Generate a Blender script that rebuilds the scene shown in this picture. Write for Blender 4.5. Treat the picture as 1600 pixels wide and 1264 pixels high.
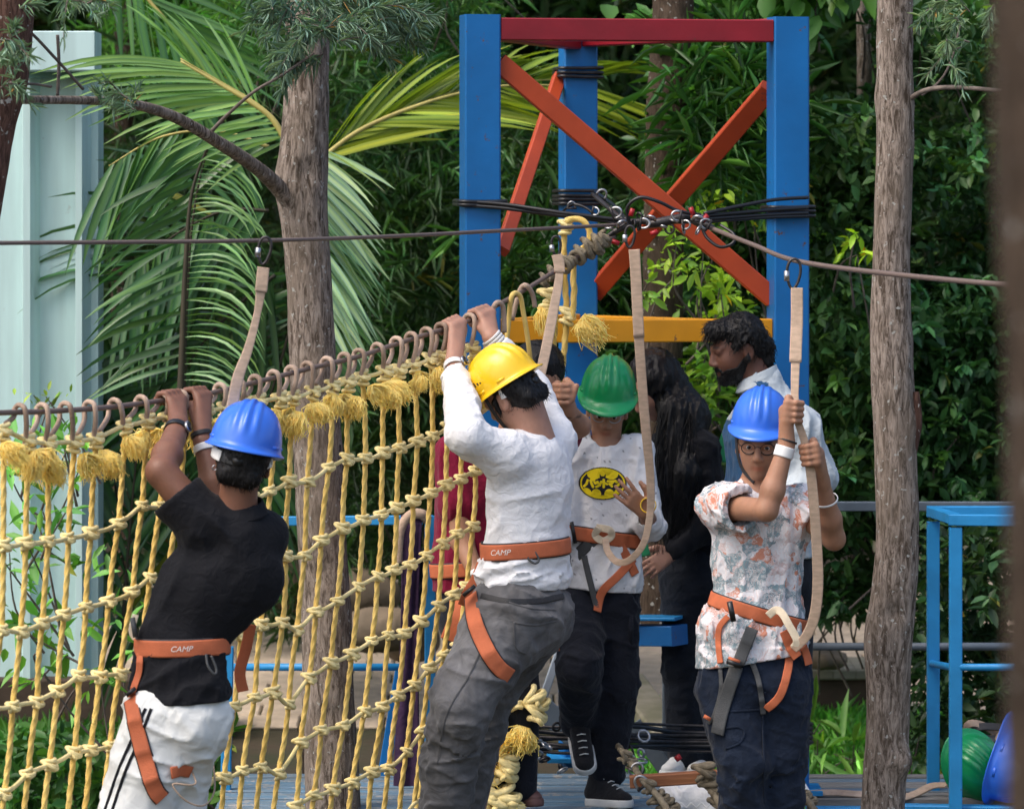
import bpy, math, random
import numpy as np
from mathutils import Vector, Matrix
R = math.radians
random.seed(7)
rng = np.random.default_rng(11)
for o in list(bpy.data.objects): bpy.data.objects.remove(o)
scene = bpy.context.scene
COL = scene.collection

# ------------------------------------------------------------------ camera
F = 6960.0            # focal length in pixels of a 1600 wide picture
HOR = 320.0           # horizon row
CZ = 2.15             # camera height above the deck (deck top is z = 0)
cd = bpy.data.cameras.new('camera'); cam = bpy.data.objects.new('camera', cd); COL.objects.link(cam)
cam.location = (0, 0, CZ); cam.rotation_euler = (R(90), 0, 0)
cd.sensor_width = 36; cd.lens = F / 1600 * 36; cd.shift_y = -(632 - HOR) / 1600
cd.clip_start = .5; cd.clip_end = 400
cd.dof.use_dof = True; cd.dof.focus_distance = 15.2; cd.dof.aperture_fstop = 5.6
scene.camera = cam

# ------------------------------------------------------------------ light
world = bpy.data.worlds.new("World"); scene.world = world; world.use_nodes = True
nt = world.node_tree; bg = nt.nodes['Background']
sky = nt.nodes.new('ShaderNodeTexSky'); sky.sky_type = 'NISHITA'; sky.sun_disc = False
SUN_EL, SUN_AZ = 55, 238
sky.sun_elevation = R(SUN_EL); sky.sun_rotation = R(SUN_AZ)
sky.air_density = 1.0; sky.dust_density = 4.5; sky.ozone_density = .7
nt.links.new(sky.outputs[0], bg.inputs[0]); bg.inputs[1].default_value = 0.15
sl = bpy.data.lights.new('sun', 'SUN'); sl.energy = .72; sl.angle = R(42); sl.color = (1, .965, .92)
sun = bpy.data.objects.new('sun', sl); COL.objects.link(sun)
az = R(SUN_AZ)
sdir = Vector((math.sin(az) * math.cos(R(SUN_EL)), math.cos(az) * math.cos(R(SUN_EL)), math.sin(R(SUN_EL))))
sun.rotation_euler = sdir.to_track_quat('Z', 'Y').to_euler()
vs = scene.view_settings; vs.view_transform = 'Standard'; vs.look = 'None'; vs.gamma = 1; vs.exposure = 0.84
vs.use_curve_mapping = False

# ------------------------------------------------------------------ helpers
def P(px, py, Y): return np.array([(px - 800) / F * Y, Y, CZ - (py - HOR) / F * Y])
def S(Y): return F / Y
def V(*a): return np.array(a, dtype=float)
def nrm(v):
    v = np.asarray(v, float); n = np.linalg.norm(v); return v / n if n > 1e-9 else v

ORG = {}
def mesh_np(name, verts, faces, mat=None, smooth=True, cols=None, fmat=None):
    """faces: (n,3)/(n,4) array or list of such arrays"""
    if isinstance(faces, np.ndarray): faces = [faces]
    faces = [np.asarray(f, dtype=np.int32) for f in faces if len(f)]
    me = bpy.data.meshes.new(name)
    verts = np.ascontiguousarray(verts, dtype=np.float32)
    nl = sum(f.size for f in faces); nf = sum(len(f) for f in faces)
    me.vertices.add(len(verts)); me.loops.add(nl); me.polygons.add(nf)
    me.vertices.foreach_set('co', verts.ravel())
    me.loops.foreach_set('vertex_index', np.concatenate([f.ravel() for f in faces]) if nf else np.zeros(0, np.int32))
    tot = np.concatenate([np.full(len(f), f.shape[1], np.int32) for f in faces])
    st = np.concatenate([[0], np.cumsum(tot)[:-1]]).astype(np.int32)
    me.polygons.foreach_set('loop_start', st)
    me.polygons.foreach_set('use_smooth', np.full(nf, smooth, dtype=bool))
    if cols is None and mat is not None and mat.get('attr'): cols = np.ones((len(verts), 3))
    if cols is not None:
        at = me.color_attributes.new('Col', 'FLOAT_COLOR', 'POINT')
        c = np.ones((len(verts), 4), np.float32); c[:, :3] = cols
        at.data.foreach_set('color', c.ravel())
    if mat: me.materials.append(mat)
    me.update(calc_edges=True); me.validate(clean_customdata=False)
    return me
def org_of(parent):
    return ORG.get(parent.name, V(0, 0, 0)) if parent else V(0, 0, 0)
def put(name, me, parent=None, label=None, cat=None, group=None, kind=None):
    o = bpy.data.objects.new(name, me); COL.objects.link(o)
    if parent: o.parent = parent
    ORG[o.name] = org_of(parent)
    tag(o, label, cat, group, kind)
    return o
def tag(o, label=None, cat=None, group=None, kind=None):
    if label: o['label'] = label
    if cat: o['category'] = cat
    if group: o['group'] = group
    if kind: o['kind'] = kind
    return o
def thing(name, loc, label, cat, group=None):
    o = bpy.data.objects.new(name, None); COL.objects.link(o); o.empty_display_size = .1
    o.location = tuple(float(x) for x in loc); ORG[o.name] = V(*loc)
    return tag(o, label, cat, group)
def obj(name, vf, mat, parent=None, smooth=True, cols=None, **kw):
    v, f = vf[0], vf[1]
    if len(vf) > 2: cols = vf[2]
    return put(name, mesh_np(name, np.asarray(v, float) - org_of(parent), f, mat, smooth, cols), parent, **kw)
def inst(name, me, loc, rot=None, scale=1.0, parent=None, **kw):
    o = put(name, me, parent, **kw)
    M = Matrix.Translation(Vector(np.asarray(loc, float) - org_of(parent)))
    if rot is not None: M = M @ (rot.to_4x4() if hasattr(rot, 'to_4x4') else Matrix(rot).to_4x4())
    if np.isscalar(scale): scale = (scale,) * 3
    M = M @ Matrix.Diagonal((*scale, 1))
    o.matrix_basis = M
    return o
class MB:
    def __init__(s): s.v = []; s.f3 = []; s.f4 = []; s.c = []; s.n = 0
    def add(s, v, f, col=None):
        v = np.asarray(v, float)
        for ff in (f if isinstance(f, (list, tuple)) else [f]):
            ff = np.asarray(ff, int)
            if not len(ff): continue
            (s.f4 if ff.shape[1] == 4 else s.f3).append(ff + s.n)
        s.v.append(v); s.n += len(v)
        c = np.ones((len(v), 3)) if col is None else np.broadcast_to(np.asarray(col, float), (len(v), 3))
        s.c.append(c)
        return s
    def vf(s):
        f = []
        if s.f3: f.append(np.concatenate(s.f3))
        if s.f4: f.append(np.concatenate(s.f4))
        return np.concatenate(s.v), f, np.concatenate(s.c)

def box(a, b, w, d, up=(0, 0, 1), bev=.0, ext=0):
    """box beam from a to b, w across (side), d along 'up'-ish; bevelled long edges"""
    a = np.asarray(a, float); b = np.asarray(b, float); z = nrm(b - a); a = a - z * ext; b = b + z * ext
    x = nrm(np.cross(up, z)); y = np.cross(z, x)
    hw, hd = w / 2, d / 2; e = bev
    if e:
        sec = [(-hw + e, -hd), (hw - e, -hd), (hw, -hd + e), (hw, hd - e), (hw - e, hd), (-hw + e, hd), (-hw, hd - e), (-hw, -hd + e)]
    else: sec = [(-hw, -hd), (hw, -hd), (hw, hd), (-hw, hd)]
    n = len(sec); v = [p + x * s[0] + y * s[1] for p in (a, b) for s in sec]
    q = [(i, (i + 1) % n, n + (i + 1) % n, n + i) for i in range(n)]
    if n == 4: return np.array(v), [np.array(q + [(3, 2, 1, 0), (4, 5, 6, 7)])]
    c0 = len(v); v += [a, b]
    t = [((i + 1) % n, i, c0) for i in range(n)] + [(n + i, n + (i + 1) % n, c0 + 1) for i in range(n)]
    return np.array(v), [np.array(q), np.array(t)]
def catmull(pts, n=8, closed=False):
    p = np.asarray(pts, float); m = len(p)
    if m < 3 and not closed: 
        t = np.linspace(0, 1, n + 1)[:, None]; return p[0] * (1 - t) + p[1] * t
    out = []
    rngi = range(m if closed else m - 1)
    for i in rngi:
        if closed: a, b, c, d = p[(i - 1) % m], p[i], p[(i + 1) % m], p[(i + 2) % m]
        else: a, b, c, d = p[max(i - 1, 0)], p[i], p[i + 1], p[min(i + 2, m - 1)]
        for k in range(n):
            t = k / n
            out.append(.5 * ((2 * b) + (-a + c) * t + (2 * a - 5 * b + 4 * c - d) * t * t + (-a + 3 * b - 3 * c + d) * t ** 3))
    if not closed: out.append(p[-1])
    return np.array(out)
def resample(p, step):
    p = np.asarray(p, float); s = np.concatenate([[0], np.cumsum(np.linalg.norm(np.diff(p, axis=0), axis=1))])
    n = max(2, int(s[-1] / step) + 1); t = np.linspace(0, s[-1], n)
    return np.stack([np.interp(t, s, p[:, k]) for k in range(3)], 1), t
def frames(p, closed=False, up=None):
    p = np.asarray(p, float); n = len(p)
    if closed: T = np.roll(p, -1, 0) - np.roll(p, 1, 0)
    else: T = np.gradient(p, axis=0)
    T /= np.linalg.norm(T, axis=1)[:, None] + 1e-12
    u = V(0, 0, 1) if up is None else np.asarray(up, float)
    if abs(T[0] @ u) > .95: u = V(1, 0, 0) if up is None else u
    N = np.zeros_like(p); x = u - T[0] * (T[0] @ u); x = nrm(x); N[0] = x
    for i in range(1, n):
        x = x - T[i] * (T[i] @ x); x = nrm(x); N[i] = x
    return T, N, np.cross(T, N)
def grid_faces(nr, nc, closed_r=False, closed_c=True):
    i = np.arange(nr if closed_r else nr - 1)[:, None]; j = np.arange(nc if closed_c else nc - 1)[None]
    i2 = (i + 1) % nr; j2 = (j + 1) % nc
    return np.stack([i * nc + j, i * nc + j2, i2 * nc + j2, i2 * nc + j], -1).reshape(-1, 4)
def tube(pts, r, seg=8, closed=False, caps=True):
    p = np.asarray(pts, float); n = len(p); T, N, B = frames(p, closed)
    r = np.broadcast_to(np.asarray(r, float), (n,))
    a = np.linspace(0, 2 * np.pi, seg, endpoint=False)
    v = p[:, None] + r[:, None, None] * (N[:, None] * np.cos(a)[None, :, None] + B[:, None] * np.sin(a)[None, :, None])
    v = v.reshape(-1, 3); f = [grid_faces(n, seg, closed)]
    if caps and not closed:
        v = np.concatenate([v, [p[0], p[-1]]]); k = n * seg; j = np.arange(seg)
        f.append(np.concatenate([np.stack([(j + 1) % seg, j, np.full(seg, k)], 1), np.stack([(n - 1) * seg + j, (n - 1) * seg + (j + 1) % seg, np.full(seg, k + 1)], 1)]))
    return v, f
def twisted(pts, r, pitch=.05, step=.006, lobes=3, seg=12, depth=.22):
    p, s = resample(pts, step); n = len(p); T, N, B = frames(p)
    a = np.linspace(0, 2 * np.pi, seg, endpoint=False)[None]
    ph = (s / pitch * 2 * np.pi)[:, None]
    rr = r * (1 - depth + depth * np.abs(np.cos((a * lobes - ph) / 2)) * 1.3)
    v = p[:, None] + rr[..., None] * (N[:, None] * np.cos(a)[..., None] + B[:, None] * np.sin(a)[..., None])
    c = np.clip(.62 + .5 * np.abs(np.cos((a * lobes - ph) / 2)), 0, 1.05)
    c = np.repeat(c.reshape(-1)[:, None], 3, 1)
    return v.reshape(-1, 3), [grid_faces(n, seg)], np.ones_like(c)
def ribbon(pts, w, th, nor, closed=False, taper=None):
    """strap: pts path; nor = outward normals (n,3) or one vector"""
    p = np.asarray(pts, float); n = len(p)
    T = (np.roll(p, -1, 0) - np.roll(p, 1, 0)) if closed else np.gradient(p, axis=0)
    T /= np.linalg.norm(T, axis=1)[:, None] + 1e-12
    Nn = np.broadcast_to(np.asarray(nor, float), (n, 3)).copy()
    Nn -= T * np.sum(T * Nn, 1)[:, None]; Nn /= np.linalg.norm(Nn, axis=1)[:, None] + 1e-12
    Bn = np.cross(T, Nn); w = np.broadcast_to(np.asarray(w, float), (n,))
    sec = [(-.5, -.5), (-.5, .5), (-.38, .62), (.38, .62), (.5, .5), (.5, -.5)]
    v = np.stack([p + Bn * (w * a)[:, None] + Nn * (th * b) for a, b in sec], 1).reshape(-1, 3)
    f = [grid_faces(n, 6, closed)]
    if not closed: f.append(np.array([[3, 2, 1, 0], [5, 4, 3, 0], [(n - 1) * 6 + k for k in (0, 1, 2, 3)], [(n - 1) * 6 + k for k in (0, 3, 4, 5)]]))
    return v, f

# ------------------------------------------------------------------ value noise
def _h(i, j, k, s):
    i = i.astype(np.uint32); j = j.astype(np.uint32); k = k.astype(np.uint32)
    n = i * np.uint32(374761393) + j * np.uint32(668265263) + k * np.uint32(2147483647) + np.uint32(s * 974711)
    n = (n ^ (n >> np.uint32(13))) * np.uint32(1274126177); n = n ^ (n >> np.uint32(16))
    return (n & np.uint32(0xffff)).astype(np.float32) / 65535.
def vnoise(p, seed=0):
    p = np.asarray(p, np.float32); fl = np.floor(p); f = p - fl; f = f * f * (3 - 2 * f); i = fl.astype(np.int64)
    x, y, z = i[:, 0], i[:, 1], i[:, 2]; o = 0
    for a in (0, 1):
        wa = f[:, 0] if a else 1 - f[:, 0]
        for b in (0, 1):
            wb = f[:, 1] if b else 1 - f[:, 1]
            for c in (0, 1):
                wc = f[:, 2] if c else 1 - f[:, 2]
                o = o + wa * wb * wc * _h(x + a, y + b, z + c, seed)
    return o
def ridge(p, seed=0):
    n = vnoise(p, seed); return 1 - np.abs(2 * n - 1)

# ------------------------------------------------------------------ SDF modelling
class Sdf:
    def __init__(s, k=.02): s.pr = []; s.k = k; s.post = []
    def cap(s, a, b, ra, rb=None, flat=1, u=(1, 0, 0), k=None, op='u'):
        rb = ra if rb is None else rb
        s.pr.append(('c', np.asarray(a, float), np.asarray(b, float), ra, rb, flat, np.asarray(u, float), s.k if k is None else k, op)); return s
    def ell(s, c, r, M=None, k=None, op='u'):
        s.pr.append(('e', np.asarray(c, float), np.asarray(r, float) if not np.isscalar(r) else np.full(3, r), np.eye(3) if M is None else np.asarray(M, float), s.k if k is None else k, op)); return s
    def chain(s, pts, rad, **kw):
        for i in range(len(pts) - 1): s.cap(pts[i], pts[i + 1], rad[i], rad[i + 1], **kw)
        return s
    def bbox(s):
        lo = np.full(3, 1e9); hi = -lo
        for q in s.pr:
            if q[-1] != 'u': continue
            if q[0] == 'c':
                r = max(q[3], q[4]) * max(1, q[5]) ; lo = np.minimum(lo, np.minimum(q[1], q[2]) - r); hi = np.maximum(hi, np.maximum(q[1], q[2]) + r)
            else: r = max(q[2]); lo = np.minimum(lo, q[1] - r); hi = np.maximum(hi, q[1] + r)
        return lo, hi
    @staticmethod
    def d1(q, p):
        if q[0] == 'c':
            _, a, b, ra, rb, flat, u, k, op = q
            L = np.linalg.norm(b - a); w = nrm(b - a) if L > 1e-6 else V(0, 0, 1)
            x = p - a; pw = x @ w
            h = np.clip(pw / max(L, 1e-6), 0, 1); e = pw - h * L; r = ra + (rb - ra) * h
            if flat == 1:
                perp2 = np.maximum(np.einsum('...i,...i', x, x) - pw * pw, 0)
                return np.sqrt(perp2 + e * e) - r
            uu = nrm(u - w * (u @ w)); vv = np.cross(w, uu)
            pu = x @ uu; pv = x @ vv / flat
            d = np.sqrt(pu * pu + pv * pv + e * e)
            return (d - r) * (.5 * (1 + flat) if flat < 1 else 1)
        _, c, r, M, k, op = q
        x = (p - c) @ M.T
        k0 = np.sqrt(np.sum((x / r) ** 2, -1)) + 1e-9; k1 = np.sqrt(np.sum((x / (r * r)) ** 2, -1)) + 1e-9
        return k0 * (k0 - 1) / k1
    @staticmethod
    def mix(D, d, k, op):
        if op == 'u':
            h = np.maximum(k - np.abs(D - d), 0) / k; return np.minimum(D, d) - h * h * k * .25
        h = np.maximum(k - np.abs(D + d), 0) / k; return np.maximum(D, -d) + h * h * k * .25
    def at(s, p, post=False):
        p = np.asarray(p, float); D = np.full(p.shape[:-1], .2)
        for q in s.pr: D = s.mix(D, s.d1(q, p), q[-2], q[-1])
        if post:
            sh = D.shape; D = D.reshape(-1); p = p.reshape(-1, 3)
            near = np.abs(D) < .04; d = D[near]
            for fn in s.post: d = fn(p[near], d)
            D[near] = d; D = D.reshape(sh)
        return D
    def mesh(s, h=.005, zmin=None):
        s.post.sort(key=lambda fn: 1 if getattr(fn, 'cut', False) else 0)
        lo, hi = s.bbox(); lo = lo - .03; hi = hi + .03
        if zmin is not None: lo[2] = max(lo[2], zmin)
        n = np.ceil((hi - lo) / h).astype(int) + 1
        ax = [lo[i] + h * np.arange(n[i]) for i in range(3)]
        D = np.full(n, .05, np.float32)
        for q in s.pr:
            if q[0] == 'c':
                r = max(q[3], q[4]) * max(1, q[5]); a = np.minimum(q[1], q[2]) - r; b = np.maximum(q[1], q[2]) + r
            else: r = max(q[2]); a = q[1] - r; b = q[1] + r
            m = .035 + q[-2]
            i0 = np.clip(np.floor((a - m - lo) / h).astype(int), 0, n); i1 = np.clip(np.ceil((b + m - lo) / h).astype(int) + 1, 0, n)
            if np.any(i1 <= i0): continue
            sl = tuple(slice(i0[i], i1[i]) for i in range(3))
            X = np.stack(np.meshgrid(*[ax[i][sl[i]] for i in range(3)], indexing='ij'), -1)
            D[sl] = s.mix(D[sl], s.d1(q, X).astype(np.float32), q[-2], q[-1])
        if s.post:
            m = np.abs(D) < .03
            idx = np.argwhere(m); pts = lo + idx * h; d = D[m].astype(float)
            for fn in s.post: d = fn(pts, d)
            D[m] = d
            # cuts need deep inside too
            for fn in s.post:
                if getattr(fn, 'cut', False):
                    m2 = D <= -.03; idx = np.argwhere(m2); d = fn(lo + idx * h, D[m2].astype(float)); D[m2] = d
        D[0] = D[-1] = .05; D[:, 0] = D[:, -1] = .05; D[:, :, 0] = D[:, :, -1] = .05
        return nets(D, lo, h)
def nets(D, lo, h):
    ins = D < 0
    c = [ins[a:ins.shape[0] - 1 + a, b:ins.shape[1] - 1 + b, e:ins.shape[2] - 1 + e] for a in (0, 1) for b in (0, 1) for e in (0, 1)]
    anyi = c[0].copy(); alli = c[0].copy()
    for x in c[1:]: anyi |= x; alli &= x
    act = anyi & ~alli; idx = np.argwhere(act)
    vid = np.full(act.shape, -1, np.int32); vid[act] = np.arange(len(idx))
    sm = np.zeros((len(idx), 3)); cnt = np.zeros(len(idx))
    co = [(a, b, e) for a in (0, 1) for b in (0, 1) for e in (0, 1)]
    val = {o: D[idx[:, 0] + o[0], idx[:, 1] + o[1], idx[:, 2] + o[2]] for o in co}
    for o in co:
        for axn in range(3):
            if o[axn]: continue
            o2 = list(o); o2[axn] = 1; o2 = tuple(o2)
            a, b = val[o], val[o2]; m = (a < 0) != (b < 0)
            t = a[m] / (a[m] - b[m]); p = np.zeros((m.sum(), 3)); p[:] = o; p[:, axn] = t
            sm[m] += p; cnt[m] += 1
    v = lo + (idx + sm / cnt[:, None]) * h
    quads = []
    for axn in range(3):
        sl0 = [slice(None)] * 3; sl1 = [slice(None)] * 3; sl0[axn] = slice(0, -1); sl1[axn] = slice(1, None)
        A = ins[tuple(sl0)]; B = ins[tuple(sl1)]; m = A != B; e = np.argwhere(m)
        o1, o2 = [(1, 2), (2, 0), (0, 1)][axn]
        ok = (e[:, o1] > 0) & (e[:, o2] > 0) & (e[:, o1] < D.shape[o1] - 1) & (e[:, o2] < D.shape[o2] - 1); e = e[ok]
        s = A[tuple(e.T)]
        def cid(d1, d2):
            q = e.copy(); q[:, o1] -= d1; q[:, o2] -= d2; return vid[tuple(q.T)]
        q = np.stack([cid(1, 1), cid(0, 1), cid(0, 0), cid(1, 0)], 1)
        q[~s] = q[~s][:, ::-1]; quads.append(q)
    return v, [np.concatenate(quads)]
def plane_cut(p0, n):
    p0 = np.asarray(p0, float); n = nrm(n)
    def fn(p, d): return np.maximum(d, (p - p0) @ n)
    fn.cut = True; return fn
def folds(amp, size, stretch=(1, 1, 1), seed=1, mask=None, pw=1.5):
    st = np.asarray(stretch, float)
    def fn(p, d):
        q = np.asarray(p) / size / st
        w = vnoise(q * 1.3 + 5, seed + 9)[:, None] * .9
        f = ridge(q + w, seed) ** pw - .45
        m = 1 if mask is None else mask(p)
        return d - amp * f * m
    return fn
def dirfolds(amp, size, along, k=4, seed=1, mask=None, pw=2.6):
    """folds elongated along a direction"""
    a = nrm(along)
    def fn(p, d):
        t = np.asarray(p) @ a; q = (p - np.outer(t, a)) + np.outer(t / k, a)
        q = q / size; w = vnoise(q * .8 + 3, seed + 9)[:, None] * .8
        f = 1.15 * ridge(q + w, seed) ** pw + .35 * ridge(q * 2.1 + w * 1.3 + 7, seed + 4) ** pw - .38
        m = 1 if mask is None else mask(p)
        return d - amp * f * m
    return fn

# ------------------------------------------------------------------ materials
def mat(name, col, rough=.6, metal=0, spec=.5, var=0, vscale=20, bump=0, bscale=60, attr=False, col2=None, sheen=0, coat=0, stretch=None, trans=0, sub=0, detail=4, dist=0, wear=None, tint=(1.5, 1.7, .7)):
    m = bpy.data.materials.new(name); m.use_nodes = True; n = m.node_tree.nodes; l = m.node_tree.links; m['attr'] = 1 if attr else 0
    b = n['Principled BSDF']; b.inputs['Roughness'].default_value = rough; b.inputs['Metallic'].default_value = metal
    b.inputs['Specular IOR Level'].default_value = spec
    if coat: b.inputs['Coat Weight'].default_value = coat; b.inputs['Coat Roughness'].default_value = .15
    if sheen: b.inputs['Sheen Weight'].default_value = sheen; b.inputs['Sheen Roughness'].default_value = .5
    if sub:
        b.inputs['Subsurface Weight'].default_value = sub; b.inputs['Subsurface Radius'].default_value = (1, .35, .2); b.inputs['Subsurface Scale'].default_value = .008
    tc = n.new('ShaderNodeTexCoord'); mp = n.new('ShaderNodeMapping'); l.new(tc.outputs['Object'], mp.inputs[0])
    if stretch: mp.inputs['Scale'].default_value = stretch
    out = None
    if var or col2:
        nz = n.new('ShaderNodeTexNoise'); nz.inputs['Scale'].default_value = vscale; nz.inputs['Detail'].default_value = detail; nz.inputs['Distortion'].default_value = dist
        l.new(mp.outputs[0], nz.inputs['Vector'])
        cr = n.new('ShaderNodeValToRGB'); c2 = col2 if col2 else tuple(x * (1 - var) for x in col)
        c1 = col if col2 else tuple(min(1, x * (1 + var * .5)) for x in col)
        cr.color_ramp.elements[0].position = .32; cr.color_ramp.elements[1].position = .68
        cr.color_ramp.elements[0].color = (*c2, 1); cr.color_ramp.elements[1].color = (*c1, 1)
        l.new(nz.outputs[0], cr.inputs[0]); out = cr.outputs[0]
    if wear:
        wcol, thr, wsc = wear
        nw = n.new('ShaderNodeTexNoise'); nw.inputs['Scale'].default_value = wsc; nw.inputs['Detail'].default_value = 8; nw.inputs['Roughness'].default_value = .7
        l.new(tc.outputs['Object'], nw.inputs['Vector'])
        rw = n.new('ShaderNodeValToRGB'); rw.color_ramp.elements[0].position = thr; rw.color_ramp.elements[1].position = thr + .03
        l.new(nw.outputs[0], rw.inputs[0]); mx = n.new('ShaderNodeMix'); mx.data_type = 'RGBA'
        l.new(rw.outputs[0], mx.inputs[0])
        if out: l.new(out, mx.inputs[6])
        else: mx.inputs[6].default_value = (*col, 1)
        mx.inputs[7].default_value = (*wcol, 1); out = mx.outputs[2]
    if attr:
        at = n.new('ShaderNodeVertexColor'); at.layer_name = 'Col'
        mx = n.new('ShaderNodeMix'); mx.data_type = 'RGBA'; mx.blend_type = 'MULTIPLY'; mx.inputs[0].default_value = 1
        if out: l.new(out, mx.inputs[6])
        else: mx.inputs[6].default_value = (*col, 1)
        l.new(at.outputs[0], mx.inputs[7]); out = mx.outputs[2]
    if out: l.new(out, b.inputs['Base Color'])
    else: b.inputs['Base Color'].default_value = (*col, 1)
    if bump:
        nb = n.new('ShaderNodeTexNoise'); nb.inputs['Scale'].default_value = bscale; nb.inputs['Detail'].default_value = 5; nb.inputs['Distortion'].default_value = dist
        l.new(mp.outputs[0], nb.inputs['Vector'])
        bp = n.new('ShaderNodeBump'); bp.inputs['Strength'].default_value = bump; bp.inputs['Distance'].default_value = .01
        l.new(nb.outputs[0], bp.inputs['Height']); l.new(bp.outputs[0], b.inputs['Normal'])
    if trans:
        tr = n.new('ShaderNodeBsdfTranslucent'); ms = n.new('ShaderNodeMixShader'); ms.inputs[0].default_value = trans
        if out:
            g = n.new('ShaderNodeMix'); g.data_type = 'RGBA'; g.blend_type = 'MULTIPLY'; g.inputs[0].default_value = 1; g.inputs[7].default_value = (*tint, 1)
            l.new(out, g.inputs[6]); l.new(g.outputs[2], tr.inputs[0])
        else: tr.inputs[0].default_value = (*col, 1)
        l.new(b.outputs[0], ms.inputs[1]); l.new(tr.outputs[0], ms.inputs[2]); l.new(ms.outputs[0], n['Material Output'].inputs[0])
    return m
M = {}
M['blue'] = mat('blue_paint', (.002, .145, .43), .42, var=.16, vscale=4, bump=.08, bscale=25, wear=((.11, .055, .035), .63, 18))
M['lightblue'] = mat('light_blue_paint', (.02, .27, .60), .45, var=.15, vscale=8, bump=.1, bscale=40, wear=((.12, .08, .06), .67, 12))
M['red'] = mat('dark_red_paint', (.25, .006, .016), .45, var=.2, vscale=6, bump=.08, bscale=30, wear=((.12, .03, .02), .67, 15))
M['orange'] = mat('orange_red_paint', (.48, .062, .014), .5, var=.15, vscale=6, bump=.08, bscale=30, wear=((.20, .045, .03), .635, 17))
M['yellow'] = mat('yellow_paint', (.72, .30, .004), .5, var=.12, vscale=7, bump=.08, bscale=30, wear=((.2, .09, .03), .635, 17))
M['greysteel'] = mat('grey_steel_paint', (.12, .15, .18), .5, var=.2, vscale=9, bump=.1, bscale=30)
M['palesteel'] = mat('pale_galvanised_steel', (.42, .48, .55), .5, metal=.3, var=.2, vscale=9)
M['wire'] = mat('steel_wire_rope', (.19, .14, .12), .5, metal=.3, bump=.5, bscale=300)
M['blackcable'] = mat('black_cable_sheath', (.012, .012, .014), .35)
M['metal'] = mat('galvanised_hardware', (.55, .55, .56), .3, metal=.9, var=.3, vscale=60)
M['darkmetal'] = mat('oily_dark_metal', (.06, .055, .055), .4, metal=.6, var=.4, vscale=80)
M['redcap'] = mat('red_plastic_cap', (.35, .01, .015), .4)
M['rope'] = mat('yellow_polypropylene_rope', (.90, .64, .18), .62, col2=(.72, .47, .10), vscale=14, bump=.35, bscale=220, sheen=.2)
M['ropepale'] = mat('pale_yellow_rope', (.93, .78, .38), .65, col2=(.80, .62, .22), vscale=16, bump=.35, bscale=160, sheen=.2)
M['fray'] = mat('frayed_yellow_fibre', (.98, .90, .42), .7, col2=(.97, .83, .28), vscale=40, trans=.35, tint=(1.5, 1.4, .5))
M['lacing'] = mat('brown_lacing_rope', (.56, .41, .31), .75, col2=(.24, .16, .11), vscale=9, bump=.4, bscale=200)
M['khakirope'] = mat('grey_brown_rope', (.30, .25, .17), .8, col2=(.14, .11, .07), vscale=30, bump=.5, bscale=200)
M['web'] = mat('tan_webbing', (.58, .42, .30), .8, var=.2, vscale=30, bump=.5, bscale=260, stretch=(1, 1, 3))
M['webcream'] = mat('cream_webbing', (.80, .68, .50), .8, var=.15, vscale=30, bump=.3, bscale=200)
M['strap'] = mat('orange_harness_webbing', (.58, .15, .06), .78, var=.2, vscale=14, bump=.3, bscale=300)
M['blackstrap'] = mat('black_webbing', (.02, .02, .022), .6, bump=.2, bscale=200)
M['greystrap'] = mat('charcoal_webbing', (.06, .063, .065), .6, bump=.3, bscale=260, var=.2)
M['blackplastic'] = mat('black_plastic', (.01, .01, .011), .35)
M['whiteplastic'] = mat('white_plastic', (.78, .78, .76), .4)
M['print'] = mat('white_print', (.8, .76, .7), .7)
def helmetmat(nm, c): return mat(nm, c, .3, spec=.55, var=.08, vscale=5, coat=.2, bump=.04, bscale=18, wear=(tuple(min(1, x * .75 + .10) for x in c), .64, 42))
M['hblue'] = helmetmat('blue_helmet_plastic', (.035, .17, .78)); M['hyel'] = helmetmat('yellow_helmet_plastic', (.90, .56, .008)); M['hgreen'] = helmetmat('green_helmet_plastic', (.006, .32, .10))
def skinmat(nm, c, r=.5): return mat(nm, c, r, col2=tuple(x * .86 for x in c), vscale=30, sub=.15, bump=.12, bscale=180, attr=True, spec=.4)
M['skinA'] = skinmat('dark_brown_skin', (.22, .10, .062)); M['skinB'] = skinmat('tan_skin', (.44, .235, .165)); M['skinD'] = skinmat('light_brown_skin', (.40, .205, .125))
M['skinF'] = skinmat('deep_brown_skin', (.15, .065, .042)); M['hair'] = mat('black_hair', (.004, .0035, .004), .5, bump=.4, bscale=140, stretch=(1, 1, .25), spec=.3)
M['eyew'] = mat('eye_white', (.7, .68, .65), .25); M['iris'] = mat('dark_iris', (.012, .008, .006), .15)
def cloth(nm, c, var=.08, sheen=.1, bump=.5, bs=26, attr=False, dist=1.5, rough=.85, wear=None): return mat(nm, c, rough, var=var, vscale=12, sheen=sheen, bump=bump, bscale=bs, attr=attr, dist=dist, spec=.25, wear=wear)
M['blackcloth'] = cloth('black_cotton', (.0065, .007, .010), sheen=.04); M['whitecloth'] = cloth('white_knit', (.80, .80, .81), var=.03)
M['whitetrack'] = cloth('white_track_fabric', (.74, .75, .72), var=.03, bs=14); M['greydenim'] = cloth('grey_denim', (.115, .113, .115), var=.3, bs=18, attr=True)
M['navy'] = cloth('navy_cotton', (.006, .013, .030), var=.2); M['navydark'] = cloth('dark_navy_cotton', (.006, .008, .015), var=.2)
M['maroon'] = cloth('maroon_cotton', (.19, .003, .03)); M['paleshirt'] = cloth('pale_blue_grey_cotton', (.50, .56, .60), attr=True)
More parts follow.
